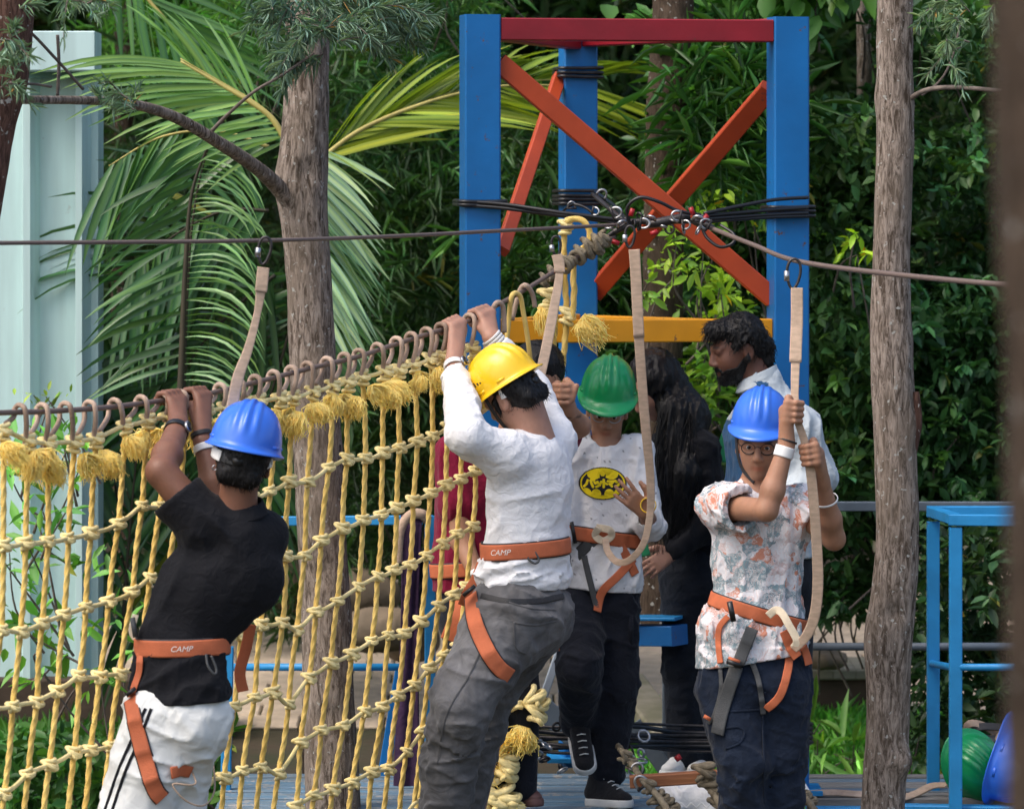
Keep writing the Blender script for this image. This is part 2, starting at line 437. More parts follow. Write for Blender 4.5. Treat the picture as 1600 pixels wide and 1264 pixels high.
M['darkjeans'] = cloth('dark_jeans', (.008, .011, .018), var=.3); M['purple'] = cloth('purple_scarf', (.05, .026, .062), var=.4, sheen=0, rough=1); M['sole'] = mat('white_rubber_sole', (.72, .72, .70), .6, var=.1)
M['shoe'] = cloth('black_canvas', (.014, .014, .017)); M['brownshoe'] = mat('brown_shoe_leather', (.16, .075, .065), .5); M['wood'] = mat('orange_brown_wood', (.42, .17, .07), .6, col2=(.28, .10, .04), vscale=3, stretch=(1, 12, 12), bump=.3, bscale=6)
# ================================================================== SETTING
# ------------------------------------------------------------------ ground
def gz(x, y):
    z = -.42 + .062 * np.clip(y - 18, 0, 60)
    return z
def terrain():
    xs = np.concatenate([np.linspace(-60, -8, 14), np.linspace(-7.5, 7.5, 61), np.linspace(8, 60, 14)]); ys = np.concatenate([np.linspace(-10, 12, 8), np.linspace(12.5, 30, 71), np.linspace(31, 200, 30)])
    X, Y = np.meshgrid(xs, ys); Z = gz(X, Y) - .03 + .025 * vnoise(np.stack([X, Y, X * 0], -1).reshape(-1, 3) * 3, 3).reshape(X.shape)
    Z = np.where(Y > 27, Z + (Y - 27) * .9 * np.clip(1 - (Y - 27) / 60, .2, 1), Z)
    return np.stack([X, Y, Z], -1).reshape(-1, 3), [grid_faces(len(ys), len(xs), False, False)]
M['soil'] = mat('dark_soil', (.055, .038, .022), .95, col2=(.03, .035, .012), vscale=3, bump=.6, bscale=20)
put('ground', mesh_np('ground', *terrain(), M['soil']), kind='structure')

# paved path: each paver a piece
M['paver'] = mat('tan_concrete_paver', (.54, .44, .33), .85, var=.25, vscale=9, bump=.35, bscale=45)
def bevelbox(w, d, h, e=.008):
    v = []; 
    for z, q in ((-h, 0), (-e, 0), (0, e)):
        for sx, sy in ((-1, -1), (1, -1), (1, 1), (-1, 1)): v.append((sx * (w / 2 - q), sy * (d / 2 - q), z))
    f = [(i + 4 * r, (i + 1) % 4 + 4 * r, (i + 1) % 4 + 4 * r + 4, i + 4 * r + 4) for r in range(2) for i in range(4)] + [(8, 9, 10, 11)]
    return np.array(v, float), [np.array(f)]
path = put('path', mesh_np('path', *(lambda X, Y: (np.stack([X, Y, gz(X, Y) - .012], -1).reshape(-1, 3), [grid_faces(30, 20, False, False)]))(*np.meshgrid(np.linspace(-3.9, 4.2, 20), np.linspace(20.6, 27, 30))), M['soil']), kind='structure')
pv_me = mesh_np('paver', *bevelbox(.385, .285, .05), M['paver'], smooth=False)
tilt = Matrix.Rotation(math.atan(.062), 3, 'X'); cnt = 0
strip = []
for r in range(22):
    for c in range(-11, 12):
        x = c * .395 + (.2 if r % 2 else 0); y = 20.75 + r * .293; px = 800 + x / y * F
        inside = (340 < px < 660) or (960 < px < 1110) or (1255 < px < 1460)
        z = gz(x, y) + .004 * random.random()
        if inside and cnt < 290:
            o = inst('paver', pv_me, (x, y, z), tilt @ Matrix.Rotation(random.uniform(-.01, .01), 3, 'Z'), 1, path); cnt += 1
        else: strip.append((x, y, z))
mb = MB(); bv, bf = bevelbox(.385, .285, .05)
for x, y, z in strip: mb.add(bv @ np.array(tilt).T + V(x, y, z), bf)
obj('paver_bed', mb.vf(), M['paver'], path, smooth=False, kind='stuff')

# low concrete planter walls and kerbs behind the deck
M['conc'] = mat('weathered_concrete', (.30, .275, .22), .9, col2=(.16, .155, .10), vscale=7, bump=.5, bscale=30)
M['brownwall'] = mat('damp_brown_render', (.075, .048, .032), .9, col2=(.035, .026, .016), vscale=5, bump=.4, bscale=30)
def slab(a, b, w, h, nm, label, cat, m, cap=None):
    t = thing(nm, (np.asarray(a) + b) / 2 - V(0, 0, h / 2), label, cat)
    obj('wall_block', box(V(*a), V(*b), w, h, bev=.01), m, t, smooth=False)
    if cap is not None:
        n = 5; a = V(*a) + V(0, 0, h / 2 + .026); b = V(*b) + V(0, 0, h / 2 + .026)
        for i in range(n):
            p = a + (b - a) * (i + .01) / n; q = a + (b - a) * (i + .99) / n
            obj('coping_slab', box(p, q, w + .08, .05, bev=.008), cap, t, smooth=False)
    return t
slab(P(980, 1085, 21), P(1075, 1215, 19.6), .16, .20, 'planter_kerb', 'weathered concrete kerb running away behind the deck, left of the grey post', 'kerb', M['conc'])
slab(P(1225, 1092, 21), P(1400, 1092, 21), .5, .24, 'low_wall', 'low brown wall with pale slab top beside the right trunk', 'wall', M['brownwall'], M['conc'])
slab(P(-60, 1130, 20.5), P(350, 1130, 20.5), .4, .45, 'low_wall', 'dark brown low wall under the green metal sheet behind the net', 'wall', M['brownwall'])
slab(P(1370, 845, 24), P(1640, 862, 24), .4, .14, 'low_wall', 'pale concrete ledge among leaves behind the blue cage railing', 'wall', M['conc'])
# logs / rocks
M['rock'] = mat('brown_field_stone', (.20, .15, .10), .9, col2=(.10, .08, .055), vscale=8, bump=.6, bscale=20)
def rock(c, r, seed):
    s = Sdf(.02); s.ell(c, r); s.post.append(folds(.02, .09, seed=seed)); return s.mesh(.016)
for (px, py, Y, r, lb) in [(1018, 940, 20.5, (.11, .1, .055), 'rounded brown stone left of the grey post, uppermost'), (1012, 985, 20.2, (.12, .1, .05), 'pale brown stone just above the blue brace beam end'), (1290, 1030, 20.6, (.10, .10, .045), 'dark mossy stone above the pale slab right of the blue tower leg'),
                           (560, 930, 20.6, (.2, .15, .12), 'grey mossy rock behind the net, highest of the pair'), (600, 985, 20.2, (.22, .15, .10), 'grey brown rock behind the net beside the purple cloth'), (640, 1000, 20.9, (.14, .12, .1), 'small dark rock behind the purple cloth'), (455, 900, 20.8, (.22, .15, .16), 'large reddish brown rock left of the tall trunk behind the net')]:
    p = P(px, py, Y); obj('rock', rock(p, r, int(px)), M['rock'], None, label=lb, cat='rock')

# ------------------------------------------------------------------ blue steel tower
rotT = R(10); ux = V(math.cos(rotT), math.sin(rotT), 0); uy = V(-math.sin(rotT), math.cos(rotT), 0)
pL = P(750, 0, 16.1) * V(1, 1, 0); pR = P(1231, 0, 16.3) * V(1, 1, 0); pB = P(903, 0, 17.25) * V(1, 1, 0)
ztop = P(0, 24, 16.1)[2]
tw = thing('steel_tower', (pL + pR + pB) / 3, 'blue steel tower with red top beams, orange cross braces and a yellow beam', 'tower')
def post(p, zt, zb=-.02, w=.131): return box(V(p[0], p[1], zb), V(p[0], p[1], zt), w, w, up=tuple(uy), bev=.006)
obj('post', post(pL, ztop), M['blue'], tw, smooth=False, label='front left blue post'); obj('post', post(pR, ztop - .0), M['blue'], tw, smooth=False, label='front right blue post')
obj('post', post(pB, ztop - .02), M['blue'], tw, smooth=False, label='rear blue post')
def at_z(p, py): return V(p[0], p[1], CZ - (py - HOR) / F * p[1])
def lerp(a, b, t): return a * (1 - t) + b * t
def beam(a, b, py0, py1, m, nm='beam', inset=.068, w=.07, d=None, off=V(0, 0, 0)):
    dr = nrm((b - a) * V(1, 1, 0)); A = at_z(a, (py0 + py1) / 2) + dr * inset + off; B = at_z(b, (py0 + py1) / 2) - dr * inset + off
    B[2] = A[2]
    h = (py1 - py0) / F * a[1] if d is None else d
    return obj(nm, box(A, B, w, h, bev=.004), m, tw, smooth=False)
beam(pL, pR, 29, 64, M['red'], off=-uy * .025); beam(pL, pB, 29, 61, M['red']); beam(pR, pB, 29, 60, M['red'])
beam(pL, pR, 500, 536, M['yellow'], 'yellow_beam', w=.06, off=-uy * .01)
beam(pL, pB, 502, 536, M['yellow'], 'yellow_beam', w=.06); beam(pR, pB, 502, 536, M['yellow'], 'yellow_beam', w=.06)
def brace(a, b, w=.05, d=.085):
    obj('brace', box(a, b, d, w, up=tuple(uy), bev=.004), M['orange'], tw, smooth=False)
def tp(px, py, Y): return P(px, py, Y)
brace(tp(779, 98, 16.10), tp(1207, 466, 16.33), .04, .072)
brace(tp(1203, 138, 16.38), tp(928, 458, 17.26), .04, .072)
brace(tp(874, 121, 17.24), tp(784, 392, 16.22), .035, .05)
# weld plates at the foot and cable clamps
for p in (pL, pR, pB):
    obj('base_plate', box(V(p[0] - .12, p[1], .012), V(p[0] + .12, p[1], .012), .24, .016), M['lightblue'], tw, smooth=False)

# steel cables wrapped round the posts and the knot of hardware in the middle
def wraps(p, pys, nm, label, r=.007, m='blackcable', rad=.085, tail=None):
    t = thing(nm, at_z(p, pys[0]), label, 'cable')
    for py in pys:
        z0 = at_z(p, py)[2]; c = []
        for sx, sy in ((-1, -1), (0, -1.03), (1, -1), (1.03, 0), (1, 1), (0, 1.03), (-1, 1), (-1.03, 0)):
            q = p + ux * sx * rad * .92 + uy * sy * rad * .92; c.append(V(q[0], q[1], z0 + random.uniform(-.002, .002)))
        obj('cable_turn', tube(catmull(c, 4, True), r, 7, True), M[m], t)
    if tail:
        for q in tail: obj('cable_run', tube(catmull(q, 8), r, 7), M[m], t)
    return t
J = P(975, 350, 15.95); J2 = P(1085, 345, 15.95)
wraps(pB, [108, 115, 121], 'wrapped_cable', 'black cable wound three times round the top of the rear blue post')
wraps(pB, [299, 306, 312, 319], 'wrapped_cable', 'black cable wound four times round the middle of the rear blue post', r=.0075, tail=[[P(935, 303, 17.1), P(950, 325, 16.5), P(972, 345, 16.0)], [P(930, 300, 17.1), P(960, 322, 16.5), P(978, 343, 16.0)]])
wraps(pL, [315, 320], 'wrapped_cable', 'black cable looped round the front left post and pulled to the hardware knot', r=.0075, tail=[[P(722, 315, 16.02), P(790, 320, 16.0), P(880, 333, 15.95), P(985, 346, 15.95)], [P(722, 321, 16.02), P(790, 326, 16.0), P(880, 338, 15.97), P(985, 350, 15.95)]])
wraps(pR, [324, 330, 337], 'wrapped_cable', 'black cables looped round the front right post at brace height', r=.007, tail=[[P(1262, 309, 16.2), P(1200, 314, 16.1), P(1100, 334, 15.95)], [P(1262, 325, 16.2), P(1200, 329, 16.1), P(1095, 338, 15.95)], [P(1262, 333, 16.2), P(1200, 336, 16.1), P(1095, 343, 15.95)], [P(1262, 338, 16.2), P(1200, 340, 16.1), P(1095, 347, 15.96)]])
def ring(c, r, tr, M3=None, arc=1.0, seg=16, sx=1):
    a = np.linspace(0, 2 * np.pi * arc, seg, endpoint=arc < 1); p = np.stack([np.cos(a) * r * sx, a * 0, np.sin(a) * r], 1)
    if M3 is not None: p = p @ np.asarray(M3).T
    return tube(p + c, tr, 6, arc >= 1)
def rotm(ax, deg): return np.array(Matrix.Rotation(R(deg), 3, ax))
def shackle(c, sc, M3, parent, cap=True):
    sc = sc * .78; a = np.linspace(-.35, np.pi + .35, 12); p = np.stack([np.cos(a) * .022, a * 0, np.sin(a) * .028 + .01], 1) * sc
    o = obj('shackle', tube(p @ M3.T + c, .0055 * sc, 7), M['metal'], parent)
    q = np.array([[-.03, 0, -.004], [.03, 0, -.004]]) * sc
    obj('pin', tube(q @ M3.T + c, .006 * sc, 7), M['darkmetal'], o)
    return o
hw = thing('cable_anchor', J, 'dark cluster of shackles, clamps and cable loops where the wires meet', 'cable hardware')
for (a, b, r, m) in [(P(925, 303, 16.2), P(975, 345, 15.95), .009, 'darkmetal'), (P(960, 347, 15.96), P(1100, 345, 15.95), .011, 'darkmetal'), (P(1010, 352, 15.94), P(1078, 338, 15.95), .017, 'darkmetal'), (P(1080, 345, 15.93), P(1115, 356, 15.9), .013, 'darkmetal'), (P(955, 365, 15.94), P(985, 350, 15.95), .012, 'darkmetal'), (P(945, 372, 15.93), P(975, 352, 15.95), .008, 'darkmetal')]:
    obj('turnbuckle', tube(np.array([lerp(a, b, t) for t in np.linspace(0, 1, 6)]), np.array([r * .7, r, r, r, r, r * .7]), 8), M[m], hw)
for (px, py, Y, sc, ry, rx) in [(958, 334, 15.9, 1.1, 70, 20), (972, 352, 15.88, 1, -30, 60), (1002, 349, 15.88, 1, 95, 10), (1017, 342, 15.9, .9, 20, 70), (1062, 338, 15.88, 1, -80, 10), (1068, 352, 15.88, .9, 80, 30), (1090, 345, 15.86, 1.1, 10, 60), (1106, 352, 15.85, 1, -60, 20), (938, 308, 16.3, 1, 30, 10), (927, 330, 15.95, .8, 100, 30), (893, 325, 16.0, .8, 0, 20)]:
    shackle(P(px, py, Y), sc, rotm('Y', ry) @ rotm('X', rx), hw)
for (px, py, a) in [(987, 332, 15), (1081, 330, -20), (1102, 341, 40), (1022, 364, 70), (962, 379, 110)]:
    d = V(math.sin(R(a)), 0, math.cos(R(a))); c = P(px, py, 15.86)
    obj('red_sleeve', tube(np.array([c - d * .014, c + d * .014]), .009, 9), M['redcap'], hw)
obj('cable_loop', tube(catmull([P(985, 352, 15.9), P(980, 325, 15.88), P(1000, 309, 15.87), P(1030, 316, 15.87), P(1060, 330, 15.9), P(1095, 336, 15.93)], 8), .0065, 7), M['blackcable'], hw)
obj('cable_loop', tube(catmull([P(1095, 352, 15.9), P(1105, 372, 15.87), P(1125, 386, 15.85), P(1145, 380, 15.85), P(1146, 366, 15.86), P(1125, 352, 15.9)], 8), .006, 7), M['blackcable'], hw)
obj('cable_loop', tube(catmull([P(880, 330, 16.05), P(895, 320, 16.0), P(915, 325, 15.98), P(935, 340, 15.96), P(960, 350, 15.95)], 8), .005, 7), M['blackcable'], hw)
rr = random.Random(3)
for i in range(14):
    c = P(rr.uniform(950, 1115), rr.uniform(338, 360), rr.uniform(15.86, 15.98))
    obj('clamp', ring(c, .012 + rr.random() * .006, .004, rotm('Z', rr.uniform(0, 180)) @ rotm('X', rr.uniform(0, 180)), seg=10), M['metal' if i % 2 else 'darkmetal'], hw)

# long wires
def sagwire(pts, r, label, nm='steel_wire'):
    obj(nm, tube(catmull(pts, 10), r, 8), M['wire'], None, label=label, cat='wire')
UPW = [P(-700, 392, 11.6), P(-200, 384, 12.6), P(0, 380, 13.1), P(200, 378.5, 13.45), P(410, 376, 13.8), P(600, 370, 14.4), P(780, 361, 15.1), P(975, 351, 15.95)]
sagwire(UPW, .0065, 'brown safety wire running from the left edge to the hardware knot')
RW = [P(1112, 357, 15.88), P(1180, 384, 15.5), P(1245, 408, 15.1), P(1380, 427, 14.5), P(1600, 447, 13.6), P(1900, 462, 12.6)]
sagwire(RW, .0088, 'grey brown wire running right from the hardware knot past the right trunk')

# ------------------------------------------------------------------ deck
M['plank'] = mat('worn_blue_grey_plank', (.10, .22, .34), .6, col2=(.16, .19, .21), vscale=2.5, stretch=(1, 10, 10), bump=.4, bscale=30, wear=((.30, .30, .29), .56, 14))
M['plank2'] = mat('bare_grey_plank', (.27, .26, .24), .7, col2=(.16, .15, .14), vscale=3, stretch=(1, 12, 12), bump=.4, bscale=30)
deck = thing('platform', V(-.3, 16.1, -.02), 'low blue grey plank platform under the steel tower', 'platform')
y = 15.42; i = 0
while y < 16.85:
    w = .085
    for (x0, x1) in ([(-1.06, -.22), (-.212, .9), (.908, 2.1)] if y > 16.12 else [(-1.06, -.22), (-.212, 1.03)]):
        m = 'plank2' if (x0 > .5 and (i % 3 != 1)) else 'plank'
        obj('plank', box(V(x0, y, -.018 + rr.uniform(-.004, .003)), V(x1, y, -.018 + rr.uniform(-.004, .003)), w - rr.uniform(.006, .018), .032, bev=.004), M[m], deck, smooth=False)
    y += w + .014; i += 1
obj('frame_beam', box(V(1.06, 16.07, -.075), V(1.40, 16.07, -.075), .06, .11, bev=.005), M['lightblue'], deck, smooth=False)
obj('frame_beam', box(V(1.40, 16.07, -.035), V(2.3, 15.95, -.035), .06, .05, bev=.005), M['lightblue'], deck, smooth=False)
obj('frame_beam', box(V(-1.08, 15.38, -.075), V(1.03, 15.38, -.075), .06, .11, bev=.005), M['blue'], deck, smooth=False)
for x in (-1.0, -.2, .8, 1.9):
    obj('deck_leg', box(V(x, 16.6, -.55), V(x, 16.6, -.04), .07, .07), M['blue'], deck, smooth=False)
# floor mat / white sheet
# ------------------------------------------------------------------ railings
def pbeam(a, b, w, d, m, t, nm='rail', up=(0, 0, 1)): return obj(nm, box(a, b, w, d, up=up, bev=.003), M[m], t, smooth=False)
rl = thing('railing', P(500, 1230, 16.6), 'blue steel railing behind the net with a round lower rail', 'railing')
pbeam(P(300, 815, 16.75), P(676, 812, 16.6), .035, .034, 'lightblue', rl); pbeam(P(672, 806, 16.58), P(672, 1240, 16.58), .04, .04, 'lightblue', rl, 'rail_post', (0, 1, 0))
obj('tube_rail', tube(np.array([P(340, 1042, 16.75), P(640, 1042, 16.68)]), .014, 10), M['lightblue'], rl)
pbeam(P(357, 1010, 16.4), P(352, 1270, 16.4), .038, .038, 'lightblue', rl, 'rail_post', (0, 1, 0)); pbeam(P(628, 1040, 16.8), P(592, 1255, 16.8), .045, .045, 'blue', rl, 'rail_post', (0, 1, 0))
cg = thing('railing', P(1475, 1250, 16.2), 'light blue square cage railing at the right end of the deck', 'railing')
ca = P(1458, 800, 16.4); cb = P(1493, 815, 16.0); 
pbeam(V(ca[0], ca[1], -.02), V(ca[0], ca[1], P(0, 815, 16.4)[2]), .045, .045, 'lightblue', cg, 'rail_post', (0, 1, 0)); pbeam(V(cb[0], cb[1], -.05), V(cb[0], cb[1], P(0, 824, 16.0)[2]), .045, .045, 'lightblue', cg, 'rail_post', (0, 1, 0))
zr = P(0, 812, 16.0)[2]
pbeam(V(cb[0] - .024, 16.0, zr), V(cb[0] + .7, 15.9, zr), .045, .04, 'lightblue', cg); pbeam(V(ca[0] - .0, 16.41, zr + .001), V(cb[0], 16.026, zr + .001), .044, .038, 'lightblue', cg); pbeam(V(ca[0] - .02, 16.43, zr), V(ca[0] + .8, 16.43, zr), .045, .04, 'lightblue', cg)
obj('tube_rail', tube(catmull([P(1455, 1036, 16.4), P(1475, 1040, 16.15), P(1500, 1042, 15.99), P(1600, 1042, 15.9), P(1700, 1042, 15.85)], 5), .013, 10), M['lightblue'], cg)
gr = thing('railing', P(1400, 1250, 17.2), 'grey steel railing behind the right trunk', 'railing')
pbeam(P(1262, 791, 17.2), P(1720, 791, 17.2), .04, .036, 'greysteel', gr); obj('tube_rail', tube(np.array([P(1262, 1010, 17.2), P(1720, 1010, 17.2)]), .0155, 10), M['greysteel'], gr)
pbeam(P(1690, 790, 17.2), P(1690, 1270, 17.2), .04, .04, 'greysteel', gr, 'rail_post', (0, 1, 0))
gp = thing('support_frame', P(1043, 1240, 17.0), 'grey post and blue sloping beam between the dark haired woman and the green helmet boy', 'frame')
pbeam(P(1044, 885, 17.0), P(1044, 1240, 17.0), .045, .045, 'greysteel', gp, 'post', (0, 1, 0)); pbeam(P(960, 992, 16.75), P(1062, 992, 16.6), .12, .075, 'blue', gp, 'beam'); pbeam(P(940, 965, 16.72), P(1062, 965, 16.62), .14, .012, 'lightblue', gp, 'beam')  # lit top face of the blue beam put in as a light blue slab
dg = thing('diagonal_stay', P(840, 1240, 16.9), 'dark grey and pale diagonal steel struts crossing at the rear post foot', 'strut')
pbeam(P(780, 1040, 16.95), P(1010, 1260, 16.95), .03, .085, 'greysteel', dg, 'strut', (0, 0, 1)); pbeam(P(880, 1000, 17.02), P(805, 1215, 17.05), .03, .05, 'palesteel', dg, 'strut', (0, 1, 0))
pbeam(P(990, 1130, 16.9), P(1080, 1260, 16.9), .03, .06, 'greysteel', dg, 'strut', (0, 0, 1))
# lower cable bundle
lb = thing('cable_bundle', P(900, 1150, 16.5), 'black cables bundled round the tower feet at shin height', 'cable')
for k in range(7):
    py = 1132 + k * 6; pts = [P(760, py + rr.uniform(-4, 4) + 6, 16.3), P(830, py + rr.uniform(-3, 3) + 5, 16.35), P(900, py + rr.uniform(-5, 5) + 5, 16.3), P(985, py + rr.uniform(-6, 4) + 2, 16.35), P(1075, py + rr.uniform(-3, 3) + 4, 16.5), P(1262, py + 5, 16.4)]
    obj('cable_run', tube(catmull(pts, 6), .009 if k % 3 else .006, 7), M['blackcable' if k % 2 else 'darkmetal'], lb)
for i in range(16):
    c = P(rr.uniform(835, 880) if i < 8 else rr.uniform(975, 1010), rr.uniform(1135, 1215), rr.uniform(16.0, 16.2))
    obj('clamp', ring(c, .014 + rr.random() * .01, .005, rotm('Z', rr.uniform(0, 180)) @ rotm('X', rr.uniform(0, 180)), seg=10), M['metal' if i % 2 else 'darkmetal'], lb)
obj('clamp', tube(np.array([P(975, 1136, 16.1), P(975, 1165, 16.1)]), .011, 8), M['redcap'], lb); obj('clamp', tube(np.array([P(1057, 1180, 16.0), P(1062, 1187, 16.0)]), .012, 8), M['redcap'], lb)
for k in range(5):
    obj('cable_turn', tube(catmull([P(1258, 1130 + k * 7, 16.25), P(1268, 1131 + k * 7, 16.3), P(1262, 1133 + k * 7, 16.4)], 4), .008, 7), M['darkmetal'], lb)
# ------------------------------------------------------------------ green sheet metal wall
M['sheet'] = mat('pale_green_sheet_metal', (.54, .72, .70), .42, metal=0, var=.12, vscale=3, stretch=(6, 6, .6), bump=.05, bscale=6, wear=((.45, .55, .52), .66, 8))
M['sheetdk'] = mat('green_sheet_metal', (.13, .27, .25), .45, var=.1, vscale=3)
wl = thing('metal_wall', P(70, 1060, 17.6), 'pale green corrugated sheet metal column at the left edge', 'metal wall')
Ys = 17.6
def prof(pts, y0):  # vertical extrusion of plan profile in (px, dy)
    pass
z0 = P(0, 1060, Ys)[2]; z1 = P(0, 118, Ys)[2]
plan = [(-150, .07), (-90, .07), (-86, 0), (-72, 0), (-60, .07), (32, .07), (36, 0), (47, 0), (59, .09), (114, .09), (118, .0), (128, .0), (139, .09), (150, .09), (151, .3)]
def sheet_seg(i0, i1, m):
    v = []; 
    for k in range(i0, i1 + 1):
        q = P(plan[k][0], 0, Ys); v += [V(q[0], Ys + plan[k][1], z0), V(q[0], Ys + plan[k][1], z1)]
    f = [(2 * k, 2 * k + 2, 2 * k + 3, 2 * k + 1) for k in range(i1 - i0)]
    return np.array(v), [np.array(f)]
obj('corrugated_sheet', sheet_seg(0, 7, M), M['sheet'], wl, smooth=False); obj('corrugated_sheet', sheet_seg(8, 11, M), M['sheet'], wl, smooth=False); obj('corrugated_sheet', sheet_seg(12, 14, M), M['sheet'], wl, smooth=False)
for a, b in ((7, 8), (11, 12)):
    obj('sheet_return', sheet_seg(a, b, M), M['sheet'], wl, smooth=False)
obj('cap_box', box(P(36, 82, Ys - .05), P(153, 82, Ys - .05), .3, .155, bev=.004), M['sheet'], wl, smooth=False)
obj('cap_flashing', box(P(40, 104, Ys + .10), P(151, 104, Ys + .1), .25, .10), M['sheetdk'], wl, smooth=False)
obj('backing_panel', box(P(-150, 590, Ys + .34), P(150, 590, Ys + .34), .06, 2.38), M['sheetdk'], wl, smooth=False)

# ------------------------------------------------------------------ tree trunks
def barkmat(nm, c1, c2, c3, sc=1):
    m = bpy.data.materials.new(nm); m.use_nodes = True; n = m.node_tree.nodes; l = m.node_tree.links; b = n['Principled BSDF']
    b.inputs['Roughness'].default_value = .9; b.inputs['Specular IOR Level'].default_value = .2
    tc = n.new('ShaderNodeTexCoord'); mp = n.new('ShaderNodeMapping'); mp.inputs['Scale'].default_value = (1, 1, .2); l.new(tc.outputs['Object'], mp.inputs[0])
    nz = n.new('ShaderNodeTexNoise'); nz.inputs['Scale'].default_value = 62 * sc; nz.inputs['Detail'].default_value = 9; nz.inputs['Roughness'].default_value = .78; nz.inputs['Distortion'].default_value = .7; l.new(mp.outputs[0], nz.inputs['Vector'])
    cr = n.new('ShaderNodeValToRGB'); cr.color_ramp.elements[0].position = .42; cr.color_ramp.elements[0].color = (*c1, 1); cr.color_ramp.elements[1].position = .58; cr.color_ramp.elements[1].color = (*c2, 1); l.new(nz.outputs[0], cr.inputs[0])
    n2 = n.new('ShaderNodeTexNoise'); n2.inputs['Scale'].default_value = 7 * sc; n2.inputs['Detail'].default_value = 5; mp2 = n.new('ShaderNodeMapping'); mp2.inputs['Scale'].default_value = (1, 1, .5); l.new(tc.outputs['Object'], mp2.inputs[0]); l.new(mp2.outputs[0], n2.inputs['Vector'])
    r2 = n.new('ShaderNodeValToRGB'); r2.color_ramp.elements[0].position = .45; r2.color_ramp.elements[1].position = .7; l.new(n2.outputs[0], r2.inputs[0])
    mx = n.new('ShaderNodeMix'); mx.data_type = 'RGBA'; ml = n.new('ShaderNodeMath'); ml.operation = 'MULTIPLY'; ml.inputs[1].default_value = .7; l.new(r2.outputs[0], ml.inputs[0]); l.new(ml.outputs[0], mx.inputs[0]); l.new(cr.outputs[0], mx.inputs[6]); mx.inputs[7].default_value = (*c3, 1)
    # lichen spots
    vo = n.new('ShaderNodeTexNoise'); vo.inputs['Scale'].default_value = 48 * sc; vo.inputs['Detail'].default_value = 3; l.new(tc.outputs['Object'], vo.inputs['Vector'])
    r3 = n.new('ShaderNodeValToRGB'); r3.color_ramp.elements[0].position = .65; r3.color_ramp.elements[1].position = .68; l.new(vo.outputs[0], r3.inputs[0])
    m3 = n.new('ShaderNodeMix'); m3.data_type = 'RGBA'; l.new(r3.outputs[0], m3.inputs[0]); l.new(mx.outputs[2], m3.inputs[6]); m3.inputs[7].default_value = (.50, .49, .45, 1); l.new(m3.outputs[2], b.inputs['Base Color'])
    bp = n.new('ShaderNodeBump'); bp.inputs['Strength'].default_value = .9; bp.inputs['Distance'].default_value = .02; l.new(nz.outputs[0], bp.inputs['Height']); l.new(bp.outputs[0], b.inputs['Normal'])
    return m
M['bark'] = barkmat('grey_brown_bark', (.085, .062, .045), (.46, .38, .32), (.24, .19, .145)); M['barkdark'] = barkmat('dark_bark', (.05, .034, .022), (.13, .092, .065), (.08, .058, .04))
M['barkred'] = barkmat('reddish_bark', (.07, .036, .026), (.22, .12, .09), (.13, .07, .055)); M['twig'] = mat('grey_twig_bark', (.16, .13, .11), .9, var=.4, vscale=30, bump=.4, bscale=120)
def trunk(pts, rad, seed=1, rough=.012, seg=40, knots=(), dz=.012):
    p = catmull(pts, 14); s = np.linspace(0, len(rad) - 1, len(p)); r = np.interp(s, range(len(rad)), rad)
    p, t = resample(p, dz); r = np.interp(np.linspace(0, 1, len(p)), np.linspace(0, 1, len(r)), r)
    T, N, B = frames(p, up=(1, 0, 0)); a = np.linspace(0, 2 * np.pi, seg, endpoint=False)
    dirs = N[:, None] * np.cos(a)[None, :, None] + B[:, None] * np.sin(a)[None, :, None]
    q = (p[:, None] + dirs * r[:, None, None]).reshape(-1, 3)
    # furrowed bark: ridges stretched along the trunk
    w = np.repeat(r, seg)
    g = ridge(q * V(26, 26, 5) + seed, seed) - .5; g2 = vnoise(q * V(5, 5, 3) + seed, seed + 3) - .5; g3 = vnoise(q * V(60, 60, 14), seed + 5) - .5
    q = q + dirs.reshape(-1, 3) * (w / .1 * (rough * g * .5 + rough * 1.3 * g2 + rough * .35 * g3))[:, None]
    for kc, kr, kh in knots:
        d = np.linalg.norm((q - kc), axis=1); q = q + dirs.reshape(-1, 3) * (kh * np.exp(-(d / kr) ** 2))[:, None]
    return q, [grid_faces(len(p), seg)]
T = {}
def tree(nm, lab, base): T[nm] = thing('tree', base, lab, 'tree'); return T[nm]
# tall trunk left of centre
Yt = 15.9
tr = tree('mid', 'tall grey brown trunk behind the net with one long bare branch reaching left', P(520, 1400, Yt))
w = lambda px, Y: px / F * Y
obj('trunk', trunk([P(528, 1420, Yt), P(516, 1150, Yt), P(510, 960, Yt), P(500, 760, Yt), P(489, 560, Yt), P(482, 420, Yt), P(474, 300, Yt), P(478, 180, Yt), P(480, 60, Yt), P(478, -80, Yt), P(475, -500, Yt)], [w(k, Yt) for k in (42, 41, 39, 38, 37, 35, 38, 35, 36, 36, 30)], 4,
    knots=[(P(510, 893, Yt - .09), .05, -.02), (P(510, 1120, Yt - .09), .05, -.015), (P(480, 268, Yt - .09), .04, -.02), (P(450, 290, Yt), .09, .018)]), M['bark'], tr)
obj('branch', trunk([P(462, 330, Yt - .02), P(432, 290, Yt - .1), P(395, 258, Yt - .3), P(340, 222, Yt - .6), P(270, 182, Yt - .9), P(200, 162, Yt - 1.2), P(120, 157, Yt - 1.5), P(30, 156, Yt - 1.8), P(-60, 150, Yt - 2)], [w(k, Yt) for k in (15, 11.5, 9.5, 8.5, 7.5, 6.5, 6, 6, 5.5)], 9, .01, 16), M['bark'], tr)
obj('twig', tube(catmull([P(325, 212, Yt - .65), P(350, 185, Yt - .7), P(395, 145, Yt - .8), P(440, 118, Yt - .8), P(490, 84, Yt - .7)], 8), np.linspace(.0075, .004, 33), 7), M['twig'], tr)
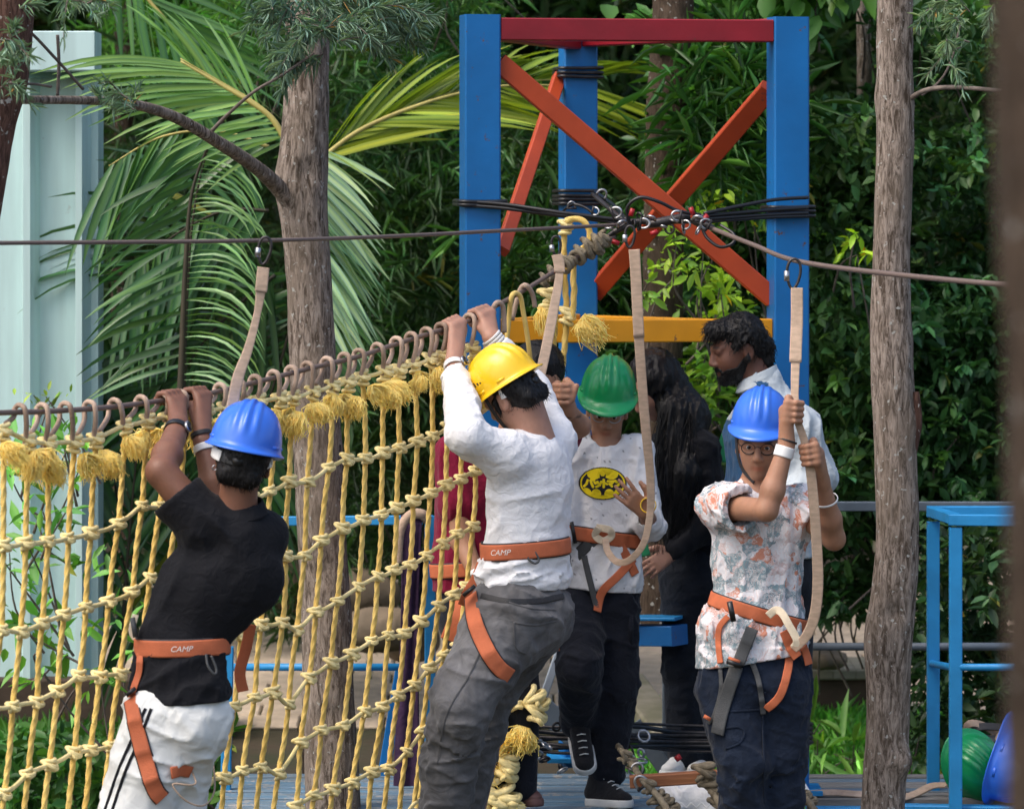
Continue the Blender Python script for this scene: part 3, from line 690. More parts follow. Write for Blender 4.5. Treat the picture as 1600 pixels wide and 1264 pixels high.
# right trunk
Yr = 15.35
tr2 = tree('right', 'lichen spotted grey trunk standing in front of the deck on the right', P(1378, 1420, Yr))
obj('trunk', trunk([P(1370, 1420, Yr), P(1378, 1264, Yr), P(1388, 1130, Yr), P(1390, 1000, Yr), P(1402, 860, Yr), P(1400, 700, Yr), P(1394, 560, Yr), P(1392, 400, Yr), P(1399, 230, Yr), P(1398, 100, Yr), P(1398, -60, Yr), P(1392, -500, Yr)], [w(40, Yr), w(34, Yr), w(34, Yr), w(36, Yr), w(33, Yr), w(33, Yr), w(28, Yr), w(28, Yr), w(28, Yr), w(27, Yr), w(27, Yr), w(24, Yr)], 21,
    knots=[(P(1422, 660, Yr), .05, .016), (P(1410, 1190, Yr - .05), .045, .03), (P(1396, 958, Yr - .075), .03, -.018), (P(1370, 1000, Yr - .05), .12, .014), (P(1370, 150, Yr), .05, .008)]), M['bark'], tr2)
obj('branch_stub', trunk([P(1405, 760, Yr), P(1425, 690, Yr - .01), P(1432, 655, Yr - .02), P(1431, 612, Yr - .02)], [.035, .028, .022, .012], 5, .01, 14), M['barkred'], tr2)
obj('branch', tube(catmull([P(1415, 160, Yr), P(1445, 142, Yr - .1), P(1490, 137, Yr - .2), P(1560, 142, Yr - .4), P(1640, 150, Yr - .5)], 8), np.linspace(.010, .006, 33), 8), M['twig'], tr2)
obj('twig', tube(catmull([P(1440, 150, Yr), P(1470, 125, Yr), P(1488, 90, Yr), P(1500, 40, Yr)], 8), .004, 6), M['twig'], tr2)
# near, out-of-focus trunk at the right border
tr3 = tree('near', 'very near dark brown trunk blurred along the right edge', P(1660, 1500, 5.2))
Yn = 3.9
obj('trunk', trunk([P(1770, 2400, Yn), P(1762, 1500, Yn), P(1756, 1000, Yn), P(1750, 600, Yn), P(1742, 200, Yn), P(1732, -300, Yn), P(1722, -900, Yn)], [.125, .115, .105, .103, .105, .10, .09], 31), M['barkdark'], tr3)
tr4 = tree('topleft', 'reddish brown trunk leaning at the top left corner', P(-60, 1300, 14))
obj('trunk', trunk([P(-150, 1500, 14), P(-90, 700, 14), P(-40, 330, 14), P(-18, 200, 14), P(0, 120, 14), P(8, 40, 14), P(14, -60, 14), P(20, -400, 14)], [w(60, 14), w(50, 14), w(44, 14), w(34, 14), w(38, 14), w(42, 14), w(40, 14), w(36, 14)], 41), M['barkred'], tr4)
tr5 = tree('farmid', 'dark thick trunk seen through the tower behind the cross braces', P(1035, 1000, 18.2))
obj('trunk', trunk([P(1030, 1000, 18.2), P(1035, 600, 18.2), P(1038, 330, 18.2), P(1042, 180, 18.2), P(1050, 60, 18.2), P(1055, -300, 18.2)], [w(32, 18.2)] * 6, 51, seg=28, dz=.03), M['barkdark'], tr5)
tr6 = tree('farright', 'thin pale trunk between the right post and the lichen spotted trunk', P(1350, 1000, 19.5))
obj('trunk', trunk([P(1338, 900, 19.5), P(1345, 400, 19.5), P(1350, 160, 19.5), P(1350, 60, 19.5), P(1345, -200, 19.5)], [w(11, 20)] * 5, 61, seg=18, dz=.03), M['bark'], tr6)
tr7 = tree('farleft', 'dim grey trunk far behind the palm at upper left', P(195, 900, 23))
obj('trunk', trunk([P(190, 900, 23), P(192, 300, 23), P(196, 100, 23), P(198, 0, 23), P(200, -300, 23)], [w(18, 23)] * 5, 71, seg=18, dz=.03), M['barkdark'], tr7)
# ================================================================== FOLIAGE
def leafmat(nm, c, rough=.45, tr=.22, spec=.5): return mat(nm, c, rough, attr=True, trans=tr, spec=spec)
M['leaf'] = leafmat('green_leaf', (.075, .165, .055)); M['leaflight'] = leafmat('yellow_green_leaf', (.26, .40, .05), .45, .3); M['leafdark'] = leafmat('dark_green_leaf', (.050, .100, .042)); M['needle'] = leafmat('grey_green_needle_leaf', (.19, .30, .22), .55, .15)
M['palm'] = leafmat('palm_leaflet_green', (.085, .175, .085), .38, .2, .6); M['palmyel'] = leafmat('yellowish_palm_leaflet', (.24, .30, .055), .4, .3); M['rachis'] = mat('yellow_palm_rachis', (.50, .42, .12), .5, var=.25, vscale=10); M['rachisdk'] = mat('dark_palm_rachis', (.05, .04, .02), .6, var=.3, vscale=10)
LEAF = np.array([(0, 0, 0), (-.38, .28, .05), (0, .30, -.03), (.38, .28, .05), (-.40, .62, .02), (0, .64, -.08), (.40, .62, .02), (0, 1, -.14)], float)
LT = np.array([(0, 2, 1), (0, 3, 2), (4, 5, 7), (5, 6, 7)]); LQ = np.array([(1, 2, 5, 4), (2, 3, 6, 5)])
def basis(d, upish):
    """rows: side, dir, normal for arrays"""
    d = d / (np.linalg.norm(d, axis=1)[:, None] + 1e-9); s = np.cross(d, upish); s /= np.linalg.norm(s, axis=1)[:, None] + 1e-9; n = np.cross(s, d); return s, d, n
def leaves(pos, dirs, length, width, col, ups=None):
    n = len(pos); ups = np.tile(V(0, 0, 1), (n, 1)) + rng.normal(0, .45, (n, 3)) if ups is None else ups
    s, d, nn = basis(dirs, ups)
    L = np.broadcast_to(length, (n,))[:, None, None]; W = np.broadcast_to(width, (n,))[:, None, None]
    v = pos[:, None] + s[:, None] * (LEAF[None, :, 0:1] * W) + d[:, None] * (LEAF[None, :, 1:2] * L) + nn[:, None] * (LEAF[None, :, 2:3] * L)
    off = (np.arange(n) * 8)[:, None, None]
    return v.reshape(-1, 3), [(LT[None] + off).reshape(-1, 3), (LQ[None] + off).reshape(-1, 4)], np.repeat(col, 8, 0)
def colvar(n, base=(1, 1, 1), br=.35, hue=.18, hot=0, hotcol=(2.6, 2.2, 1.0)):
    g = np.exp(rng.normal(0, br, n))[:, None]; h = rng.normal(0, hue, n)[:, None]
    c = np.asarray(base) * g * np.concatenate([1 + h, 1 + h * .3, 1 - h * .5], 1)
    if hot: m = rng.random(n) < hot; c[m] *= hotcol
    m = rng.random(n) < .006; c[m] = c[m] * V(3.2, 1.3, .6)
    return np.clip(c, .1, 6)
def sprigs(cent, nl, spread, L, W, base=(1, 1, 1), hot=0, droop=-.1, br=.3):
    """clusters of leaves round twig ends"""
    n = len(cent); tw = rng.normal(0, 1, (n, 3)); tw[:, 1] -= .6; tw[:, 2] = tw[:, 2] * .5 + .25; tw /= np.linalg.norm(tw, axis=1)[:, None]
    t = rng.random((n, nl)); pos = cent[:, None] + tw[:, None] * (t[..., None] * spread) 
    side = rng.normal(0, 1, (n, nl, 3)); side[..., 1] -= .35; side[..., 2] += .1; d = tw[:, None] * .5 + side * .7; d[..., 2] += droop
    cc = np.repeat(colvar(n, base, br, .12, hot)[:, None], nl, 1) * colvar(n * nl, (1, 1, 1), .18, .1).reshape(n, nl, 3)
    l = L * rng.uniform(.45, 1.35, n * nl)
    return leaves(pos.reshape(-1, 3), d.reshape(-1, 3), l, l * W, cc.reshape(-1, 3)), tw
def cloud(px0, px1, py0, py1, Y0, Y1, n, lump=1.4, thr=.36, seed=0):
    """points in a screen-ish block of real space, thinned to uneven clumps"""
    m = int(n * 3.2); u = rng.random((m, 3)); Y = Y0 + (Y1 - Y0) * u[:, 2]
    p = np.stack([(px0 + (px1 - px0) * u[:, 0] - 800) / F * Y, Y, CZ - (py0 + (py1 - py0) * u[:, 1] - HOR) / F * Y], 1)
    w = vnoise(p * V(lump * 2.2, lump, lump * 2.2) + seed, seed + 1); p = p[w > thr]
    return p[:n]
def front_leaves(t, pts, nl, L, W, m, base, num):
    """the largest, nearest leaves as single objects sharing a few meshes"""
    if not len(pts): return
    idx = np.argsort(pts[:, 1])[:num]
    me = []
    for k in range(4):
        v, f, c = leaves(V(0, 0, 0)[None], V(0, 1, 0)[None], 1, W, colvar(1, base, .3), ups=V(0, 0, 1)[None]); me.append(mesh_np('leaf', v, f, m, True, c))
    for i in idx:
        d = rng.normal(0, 1, 3); d[1] -= .5; d[2] *= .6; s, dd, nn = basis(d[None], (V(0, 0, 1) + rng.normal(0, .5, 3))[None])
        Mx = np.stack([s[0], dd[0], nn[0]], 1); q = pts[i] + rng.normal(0, .02, 3)
        inst('leaf', me[rng.integers(4)], q, Matrix(Mx.tolist()), float(L * rng.uniform(.8, 1.25)), t)
def stems(pts, base, n=10, r=.006):
    mb = MB(); 
    for i in rng.choice(len(pts), min(n, len(pts)), replace=False):
        q = pts[i]; b = q + V(rng.normal(0, .12), rng.uniform(.05, .25), -rng.uniform(.15, .45)); mid = lerp(b, q, .5) + rng.normal(0, .03, 3)
        mb.add(*tube(catmull([b, mid, q], 6), np.linspace(r, r * .4, 13), 5, caps=False))
    return mb.vf()
def shrub(label, blocks, L, W, m, base, nl=9, spread=.13, hot=0, nm='shrub', cat='shrub', nfront=24, ns=14, ground=None, group=None, br=.3, seed=0):
    P0 = np.concatenate([cloud(*b, seed=seed + i) for i, b in enumerate(blocks)])
    c = P0.mean(0); t = thing(nm, (c[0], c[1], gz(c[0], c[1]) if ground is None else ground), label, cat, group)
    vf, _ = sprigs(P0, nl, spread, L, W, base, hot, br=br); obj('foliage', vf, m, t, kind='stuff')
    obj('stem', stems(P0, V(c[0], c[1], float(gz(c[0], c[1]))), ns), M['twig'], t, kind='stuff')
    front_leaves(t, P0, nl, L, W, m, base, nfront)
    return t
# right hand hedge, in separate bushes from left to right
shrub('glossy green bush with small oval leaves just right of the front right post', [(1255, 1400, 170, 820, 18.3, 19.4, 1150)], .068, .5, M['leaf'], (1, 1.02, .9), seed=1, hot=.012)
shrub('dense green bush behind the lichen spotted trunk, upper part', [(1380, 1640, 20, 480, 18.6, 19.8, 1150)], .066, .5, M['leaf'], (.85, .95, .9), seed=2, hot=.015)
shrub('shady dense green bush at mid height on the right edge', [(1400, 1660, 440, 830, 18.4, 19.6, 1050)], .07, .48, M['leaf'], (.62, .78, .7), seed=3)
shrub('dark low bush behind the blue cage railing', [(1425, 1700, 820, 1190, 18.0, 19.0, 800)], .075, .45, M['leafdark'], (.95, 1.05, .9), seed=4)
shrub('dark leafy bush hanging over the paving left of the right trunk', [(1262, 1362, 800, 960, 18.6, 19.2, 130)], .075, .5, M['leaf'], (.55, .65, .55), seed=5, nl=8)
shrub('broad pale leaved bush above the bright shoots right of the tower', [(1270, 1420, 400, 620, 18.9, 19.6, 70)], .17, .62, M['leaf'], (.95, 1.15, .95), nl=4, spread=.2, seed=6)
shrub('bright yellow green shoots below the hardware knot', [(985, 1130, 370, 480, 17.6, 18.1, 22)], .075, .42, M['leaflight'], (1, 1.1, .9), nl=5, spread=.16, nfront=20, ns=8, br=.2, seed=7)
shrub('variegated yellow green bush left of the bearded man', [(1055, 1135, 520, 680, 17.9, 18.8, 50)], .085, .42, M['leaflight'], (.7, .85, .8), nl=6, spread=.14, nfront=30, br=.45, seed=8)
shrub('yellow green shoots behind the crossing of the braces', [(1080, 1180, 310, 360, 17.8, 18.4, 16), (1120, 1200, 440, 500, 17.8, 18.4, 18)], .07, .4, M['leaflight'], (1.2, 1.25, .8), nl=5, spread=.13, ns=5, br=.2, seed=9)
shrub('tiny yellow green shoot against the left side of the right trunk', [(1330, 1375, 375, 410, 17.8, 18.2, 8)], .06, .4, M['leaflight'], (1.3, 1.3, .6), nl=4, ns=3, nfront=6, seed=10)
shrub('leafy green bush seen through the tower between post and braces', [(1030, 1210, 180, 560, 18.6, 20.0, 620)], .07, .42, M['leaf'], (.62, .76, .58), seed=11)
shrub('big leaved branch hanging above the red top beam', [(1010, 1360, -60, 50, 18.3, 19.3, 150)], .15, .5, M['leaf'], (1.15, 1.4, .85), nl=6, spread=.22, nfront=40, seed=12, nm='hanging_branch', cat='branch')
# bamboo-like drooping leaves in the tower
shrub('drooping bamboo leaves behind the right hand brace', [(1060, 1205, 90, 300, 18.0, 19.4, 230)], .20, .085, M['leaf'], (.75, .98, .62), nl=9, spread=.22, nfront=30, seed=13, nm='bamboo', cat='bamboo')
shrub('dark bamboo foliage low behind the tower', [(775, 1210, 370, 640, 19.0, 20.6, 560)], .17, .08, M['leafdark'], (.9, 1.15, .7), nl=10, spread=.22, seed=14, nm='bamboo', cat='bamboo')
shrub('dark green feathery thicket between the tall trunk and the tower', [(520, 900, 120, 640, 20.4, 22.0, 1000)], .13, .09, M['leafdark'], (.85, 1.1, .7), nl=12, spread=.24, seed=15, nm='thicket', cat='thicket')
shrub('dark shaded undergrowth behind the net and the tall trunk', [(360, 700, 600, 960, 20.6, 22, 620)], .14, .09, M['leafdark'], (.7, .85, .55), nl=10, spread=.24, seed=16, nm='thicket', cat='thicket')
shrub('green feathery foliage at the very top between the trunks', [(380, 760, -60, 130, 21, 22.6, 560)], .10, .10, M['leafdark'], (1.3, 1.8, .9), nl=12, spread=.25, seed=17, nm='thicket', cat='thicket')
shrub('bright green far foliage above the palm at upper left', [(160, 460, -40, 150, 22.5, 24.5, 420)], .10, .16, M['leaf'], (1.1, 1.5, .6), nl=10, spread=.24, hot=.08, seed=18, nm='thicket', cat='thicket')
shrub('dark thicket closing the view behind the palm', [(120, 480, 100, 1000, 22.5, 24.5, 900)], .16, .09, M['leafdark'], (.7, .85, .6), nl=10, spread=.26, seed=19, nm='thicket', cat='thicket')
# slender vine with pale leaves in front of the green sheet wall
for lab, blk, n, sd in [('leafy stem with fresh green leaves in front of the green sheet wall, upper', (10, 130, 680, 850), 16, 20), ('leafy stem with fresh green leaves beside the foot of the green sheet wall', (-10, 200, 850, 1060), 30, 21)]:
    shrub(lab, [(*blk, 16.4, 17.0, n)], .105, .34, M['leaf'], (2.1, 2.4, 1.2), nl=4, spread=.16, nfront=20, ns=10, seed=sd, nm='sapling', cat='sapling', br=.25)
shrub('thin tendril with tiny leaves on the green sheet wall', [(40, 80, 590, 660, 17.0, 17.3, 5)], .04, .4, M['leaflight'], (1, 1, 1), nl=4, nfront=4, ns=5, seed=22, nm='vine', cat='vine')
# distant wood on the slope (one mass)
def wood():
    P0 = np.concatenate([cloud(-200, 1800, -200, 420, 25, 29, 5200, lump=.8, thr=.35, seed=30), cloud(-200, 1800, 400, 860, 25.5, 28, 2300, lump=.8, thr=.35, seed=31)])
    vf, _ = sprigs(P0, 8, .35, .22, .28, (.75, .9, .6), 0.0, br=.35); return vf
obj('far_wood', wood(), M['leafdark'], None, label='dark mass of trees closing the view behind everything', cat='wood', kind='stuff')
# overhead canopy added to shade the slope (outside the frame, above the trees)
P0 = np.stack([rng.uniform(-6, 6, 900), rng.uniform(21.5, 29, 900), rng.uniform(4.8, 6.4, 900)], 1)
vf, _ = sprigs(P0, 7, .5, .34, .45, (1, 1, .9)); obj('shade_canopy', vf, M['leafdark'], None, label='unseen leafy canopy added to shade the slope', cat='shade canopy', kind='stuff')

# ground cover and grass
def grass(px0, px1, Y0, Y1, n, h, base, label, cat='grass', w=.05):
    Y = rng.uniform(Y0, Y1, n); x = (rng.uniform(px0, px1, n) - 800) / F * Y; p = np.stack([x, Y, gz(x, Y) - .02], 1)
    d = rng.normal(0, .45, (n, 3)); d[:, 2] = 1; l = h * rng.uniform(.5, 1.3, n)
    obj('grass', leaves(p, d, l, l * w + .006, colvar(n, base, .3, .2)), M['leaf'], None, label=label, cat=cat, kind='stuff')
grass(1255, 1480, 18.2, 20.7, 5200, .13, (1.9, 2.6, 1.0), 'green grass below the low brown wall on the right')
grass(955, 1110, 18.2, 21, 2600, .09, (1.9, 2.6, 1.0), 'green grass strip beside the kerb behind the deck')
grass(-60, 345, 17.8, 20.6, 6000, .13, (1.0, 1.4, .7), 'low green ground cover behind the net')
shrub('low broad leaved weeds at the lower left behind the net', [(-20, 330, 1150, 1260, 17.4, 18.8, 270)], .09, .5, M['leaf'], (.9, 1.15, .7), nl=7, seed=40, nm='weeds', cat='weeds')
shrub('long pale striped leaves lying in the grass by the right trunk', [(1270, 1350, 1120, 1200, 18.2, 18.8, 12)], .20, .16, M['leaf'], (3, 2.9, 1.8), nl=3, seed=41, nfront=14, nm='spider_plant', cat='plant')

# ------------------------------------------------------------------ palm
palm = thing('palm_tree', P(430, 1150, 17.6), 'coconut palm with long arching yellow ribbed fronds left of the tower', 'palm tree')
obj('trunk', trunk([P(512, 1300, 18.6), P(508, 1000, 18.6), P(500, 760, 18.7), P(488, 560, 18.8)], [.11, .095, .09, .09], 81, seg=20, dz=.03), M['barkdark'], palm)
NLEAF = [0]; 
def frond(pts, n, L, side_dirs, m, rm, r=.012, droop=.5, w=.03, t0=.12, col=(1, 1, 1), fwd=.5, seed=0, taper=.35, jit=.08, tip=.5):
    p = catmull(pts, 12); p, s = resample(p, .02); Tn, _, _ = frames(p)
    f = obj('frond', tube(p, np.linspace(r, r * .3, len(p)), 7), rm, palm)
    rs = np.random.default_rng(seed); joined = MB()
    for sd in side_dirs:
        sd = nrm(sd)
        for k in range(n):
            t = t0 + (1 - t0) * (k + rs.random() * .5) / n; i = min(int(t * (len(p) - 1)), len(p) - 1); b = p[i]; tg = Tn[i]
            l = L * (1 - taper * abs(t - tip) * 2) * rs.uniform(.88, 1.08)
            fk = (fwd[0] + (fwd[1] - fwd[0]) * t) if isinstance(fwd, tuple) else fwd * (.6 + .8 * t); d = nrm(nrm(sd - tg * (sd @ tg)) + tg * fk + rs.normal(0, jit, 3)); q = [b]
            for j in range(6):
                d = nrm(d + V(0, 0, -1) * droop * (j + 1) / 12 + rs.normal(0, .02, 3)); q.append(q[-1] + d * l / 6)
            q = np.array(q); ww = w * np.array([.35, .9, 1, .95, .75, .45, .04]) * rs.uniform(.8, 1.15)
            nv = nrm(np.cross(tg, d) + rs.normal(0, .35, 3)); sv = nrm(np.cross(d, nv)); 
            v = np.stack([q - sv * ww[:, None] / 2 + nv * ww[:, None] * .18, q, q + sv * ww[:, None] / 2 + nv * ww[:, None] * .18], 1).reshape(-1, 3)
            ff = grid_faces(7, 3, False, False); c = np.tile(colvar(1, col, .16, .1), (len(v), 1)); c = c.reshape(7, 3, 3); c[:, 1] = c[:, 1] * V(1.9, 1.6, 1.0); c = c.reshape(-1, 3)
            if NLEAF[0] < 296: obj('leaflet', (v, [ff], c), m, f); NLEAF[0] += 1
            else: joined.add(v, ff, c)
    if joined.n: obj('leaflet_mass', joined.vf(), m, f, kind='stuff')
    return f
# arching frond behind the tower (yellowish), leaflets swept forward along the rib
frond([P(500, 250, 17.6), P(560, 205, 17.7), P(640, 170, 17.8), P(720, 146, 18.0), P(800, 134, 18.2), P(930, 136, 18.4)], 40, .68, [(.2, -.3, -1)], M['palmyel'], M['rachis'], .010, .10, .026, .0, (.9, 1.0, .8), (2.6, 3.2), 1, .1)
frond([P(500, 250, 17.75), P(560, 205, 17.85), P(640, 168, 17.95), P(720, 142, 18.2), P(800, 128, 18.5), P(930, 124, 18.8)], 40, .62, [(.1, .3, 1)], M['palmyel'], M['rachis'], .008, .22, .026, .0, (.62, .75, .55), (3.6, 4.2), 2, .1)
# bright yellow rib bending behind the trunk, fan of leaflets from left to straight down
frond([P(446, 222, 17.0), P(425, 186, 17.0), P(391, 160, 17.0), P(340, 130, 17.0), P(282, 96, 17.0)], 30, .60, [(0, -.35, -1)], M['palm'], M['rachis'], .014, .25, .024, .0, (1.5, 1.5, 1.0), (.1, 2.6), 3, .15, tip=.8)
frond([P(446, 222, 17.1), P(425, 184, 17.1), P(391, 156, 17.1), P(340, 126, 17.1), P(282, 92, 17.1)], 16, .40, [(-.6, .2, 1)], M['palm'], M['rachis'], .008, .25, .024, .2, (1.0, 1.2, .8), (1.2, 2.4), 4, .15)
# silvery fan right of the trunk, its rib hidden behind the trunk
frond([P(484, 222, 16.9), P(490, 270, 16.9), P(495, 330, 16.95), P(498, 400, 17.0), P(500, 480, 17.0)], 40, .42, [(1, -.25, 0)], M['palm'], M['rachisdk'], .010, .18, .026, 0, (3.0, 2.3, 3.7), (.75, 1.7), 5, .2)
frond([P(486, 330, 17.2), P(492, 400, 17.2), P(498, 480, 17.3), P(500, 560, 17.4)], 34, .46, [(1, 0, -.2)], M['palm'], M['rachisdk'], .010, .2, .022, 0, (1.0, 1.15, 1.3), (.8, 1.5), 6, .2)
# dark upright rib: thin leaflets bowing to the right, broad ones falling to the left
frond([P(280, 660, 16.9), P(284, 560, 16.9), P(289, 430, 16.9), P(299, 306, 16.9), P(326, 225, 16.9)], 46, .40, [(1, -.3, .05)], M['palm'], M['rachisdk'], .016, .95, .016, .15, (1.35, 1.45, 1.25), .25, 7, .2)
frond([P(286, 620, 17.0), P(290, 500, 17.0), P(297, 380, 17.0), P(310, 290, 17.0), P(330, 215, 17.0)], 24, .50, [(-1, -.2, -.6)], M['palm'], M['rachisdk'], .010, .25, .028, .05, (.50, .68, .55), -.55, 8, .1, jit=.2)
frond([P(420, 230, 17.4), P(340, 205, 17.4), P(250, 215, 17.4), P(170, 260, 17.4)], 24, .60, [(-.2, -.2, -1)], M['palm'], M['rachis'], .008, .3, .036, .02, (.6, .8, .62), 1.0, 9, .2)
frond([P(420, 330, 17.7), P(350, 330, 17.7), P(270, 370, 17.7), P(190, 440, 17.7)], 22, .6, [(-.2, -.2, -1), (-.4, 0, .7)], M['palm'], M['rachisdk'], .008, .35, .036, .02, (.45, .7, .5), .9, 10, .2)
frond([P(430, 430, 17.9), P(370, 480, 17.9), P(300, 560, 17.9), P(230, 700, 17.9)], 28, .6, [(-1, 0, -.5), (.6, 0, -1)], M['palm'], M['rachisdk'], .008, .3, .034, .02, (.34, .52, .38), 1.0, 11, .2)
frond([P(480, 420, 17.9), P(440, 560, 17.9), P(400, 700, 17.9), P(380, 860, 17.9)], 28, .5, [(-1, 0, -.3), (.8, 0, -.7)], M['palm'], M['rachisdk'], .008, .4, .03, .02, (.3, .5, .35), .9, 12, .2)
frond([P(180, -60, 18.2), P(240, 10, 18.2), P(300, 80, 18.2), P(345, 150, 18.2)], 14, .55, [(1, 0, .3), (-.8, 0, -.8)], M['palm'], M['rachis'], .010, .05, .032, .0, (.6, .85, .55), 2.2, 13, .1)
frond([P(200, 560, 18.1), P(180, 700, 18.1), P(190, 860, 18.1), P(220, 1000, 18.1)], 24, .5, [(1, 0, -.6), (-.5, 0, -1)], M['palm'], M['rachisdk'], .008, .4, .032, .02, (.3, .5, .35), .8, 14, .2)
# blade-like young leaves low at the left behind the net
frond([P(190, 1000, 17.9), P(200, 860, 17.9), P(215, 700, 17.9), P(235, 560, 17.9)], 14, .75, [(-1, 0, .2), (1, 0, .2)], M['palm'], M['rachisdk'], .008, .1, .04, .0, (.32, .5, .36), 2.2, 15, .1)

# feathery grey-green sprays hanging in front of the tall trunk / from the corner trees
def sprays(parent, anchors, nl, L, base, seed):
    rs = np.random.default_rng(seed)
    for (a, b) in anchors:
        q = catmull([a, lerp(a, b, .5) + V(0, 0, .02), b], 8); sp = obj('leaf_spray', tube(q, np.linspace(.003, .0012, len(q)), 5), M['twig'], parent)
        mb = MB(); n = nl; t = rs.random(n); i = (t * (len(q) - 1)).astype(int); ax = nrm(b - a)
        d = rs.normal(0, .55, (n, 3)) + ax * .9; pos = q[i]; l = L * rs.uniform(.6, 1.15, n)
        obj('needles', leaves(pos, d, l, .0045, colvar(n, base, .25, .1)), M['needle'], sp, kind='stuff')
def rnd_anchors(cx, cy, Y, n, rx, ry, lx, ly, seed, dirs=None):
    rs = np.random.default_rng(seed); out = []
    for i in range(n):
        x, y = cx + rs.uniform(-rx, rx), cy + rs.uniform(-ry, ry); YY = Y + rs.uniform(-.25, .2); out.append((P(x, y, YY), P(x + rs.uniform(*lx), y + rs.uniform(*ly), YY - rs.uniform(-.05, .15))))
    return out
sprays(T['mid'], rnd_anchors(525, 25, 15.3, 24, 75, 45, (20, 80), (-15, 50), 1) + rnd_anchors(470, 40, 15.4, 22, 45, 60, (-70, 10), (-5, 60), 2) + rnd_anchors(560, 20, 15.3, 14, 60, 20, (40, 85), (0, 50), 3), 60, .075, (1, 1, 1), 4)
sprays(T['mid'], rnd_anchors(200, 160, 14.4, 8, 40, 12, (-50, 40), (-30, 20), 7), 40, .05, (1, 1, .95), 9)
sprays(T['topleft'], rnd_anchors(5, 100, 13.6, 8, 30, 40, (-20, 40), (-30, 50), 5) + rnd_anchors(100, 5, 13.6, 7, 70, 10, (-40, 50), (0, 60), 6), 40, .055, (1, 1, .9), 6)
sprays(T['right'], rnd_anchors(1505, 50, 15.0, 11, 50, 55, (-60, 40), (-10, 50), 8), 50, .055, (1.15, 1.1, .9), 8)
for k, (pp) in enumerate([[P(90, 150, 14.2), P(92, 100, 14.2), P(90, 55, 14.2)], [P(-10, 20, 14.0), P(40, 45, 14.0), P(85, 90, 14.1), P(130, 140, 14.2)], [P(0, 150, 14.1), P(40, 132, 14.1), P(80, 136, 14.2)]]):
    obj('twig', tube(catmull(pp, 8), .0055 - k * .0005, 6), M['twig'], T['topleft'])
# ================================================================== ROPE NET
def YN(px): return 13.15 + px * (15.95 - 13.15) / 960
NC = 26
R0 = [(5, 672), (44, 688), (75, 692), (117, 690), (150, 685), (196, 664), (232, 655), (262, 652), (290, 648), (323, 641), (352, 636), (380, 630), (404, 626), (438, 622), (459, 619), (489, 611), (520, 602), (543, 597), (566, 588), (601, 580), (625, 577), (647, 568), (673, 560), (692, 556), (716, 549), (738, 544)]
R1 = [(5, 852), (40, 848), (75, 845), (107, 840), (142, 832), (185, 818), (222, 790), (250, 792), (279, 796), (308, 800), (337, 797), (366, 790), (395, 780), (422, 767), (452, 752), (480, 753), (514, 730), (542, 717), (571, 716), (598, 707), (624, 700), (652, 690), (676, 681), (700, 668), (720, 660), (742, 650)]
R2 = [(2, 984), (32, 987), (66, 973), (100, 960), (134, 948), (170, 939), (207, 924), (235, 902), (262, 905), (292, 900), (322, 897), (355, 890), (386, 884), (416, 876), (446, 868), (476, 868), (502, 844), (535, 825), (568, 812), (596, 804), (620, 793), (646, 782), (673, 770), (697, 757), (720, 748), (743, 735)]
R3 = [(-18, 1106), (20, 1103), (58, 1096), (90, 1079), (124, 1055), (156, 1057), (187, 1052), (218, 1040), (248, 1034), (280, 1026), (312, 1018), (344, 1008), (376, 990), (408, 975), (442, 972), (464, 984), (493, 956), (527, 939), (561, 916), (590, 900), (615, 890), (641, 882), (666, 868), (692, 849), (714, 834), (739, 822)]
R4 = [(-30, 1242), (7, 1239), (44, 1208), (77, 1194), (116, 1174), (141, 1171), (172, 1165), (202, 1158), (234, 1150), (267, 1140), (300, 1130), (332, 1115), (366, 1103), (398, 1089), (427, 1081), (451, 1099), (483, 1058), (517, 1035), (550, 1021), (581, 1001), (607, 992), (632, 989), (658, 970), (685, 946), (709, 929), (729, 916)]
R5 = [(-40, 1370), (-3, 1362), (32, 1340), (64, 1322), (104, 1302), (128, 1296), (158, 1286), (188, 1276), (220, 1262), (252, 1250), (286, 1236), (321, 1217), (350, 1215), (379, 1203), (408, 1198), (435, 1208), (469, 1160), (502, 1140), (537, 1133), (569, 1111), (598, 1103), (622, 1086), (647, 1070), (671, 1043), (693, 1024), (716, 1008)]
R6 = [(x - 12, y + 118) for x, y in R5]
for i, q in {16: (463, 1259), 17: (490, 1242), 18: (520, 1232), 19: (550, 1222), 20: (581, 1205), 21: (607, 1200), 22: (635, 1174), 23: (659, 1143), 24: (682, 1125), 25: (704, 1106)}.items(): R6[i] = q
R7 = [(x - 12, y + 112) for x, y in R6]
rows = [R0, R1, R2, R3, R4, R5, R6, R7]
R5e = [(785, 1085), (822, 1075)]
net = thing('rope_net', P(400, 1350, YN(400)), 'yellow rope climbing net of knotted verticals laced to the brown hand cable', 'rope net')
def npt(c, r): x, y = rows[r][c]; return P(x, y, YN(R0[c][0]) + .0)
rr = random.Random(5)
for c in range(NC):
    pts = [npt(c, r) for r in range(8)] 
    pts[0] = pts[0] + V(0, 0, -.005)
    full = []
    for r in range(7):
        a, b = pts[r], pts[r + 1]; full.append(a); full.append(lerp(a, b, .5) + V(rr.uniform(-.004, .004), 0, 0))
    full.append(pts[7])
    obj('vertical_rope', twisted(catmull(full, 4), .0088, .046, .0065, 3, 12, .34)[:2], M['rope'], net)
def hrope(pts, r=.0095):
    full = []
    for i in range(len(pts) - 1):
        full.append(pts[i] + V(0, -.012, 0)); full.append(lerp(pts[i], pts[i + 1], .5) + V(0, -.012, rr.uniform(-.006, .002)))
    full.append(pts[-1]); return tube(catmull(full, 4), r, 9)
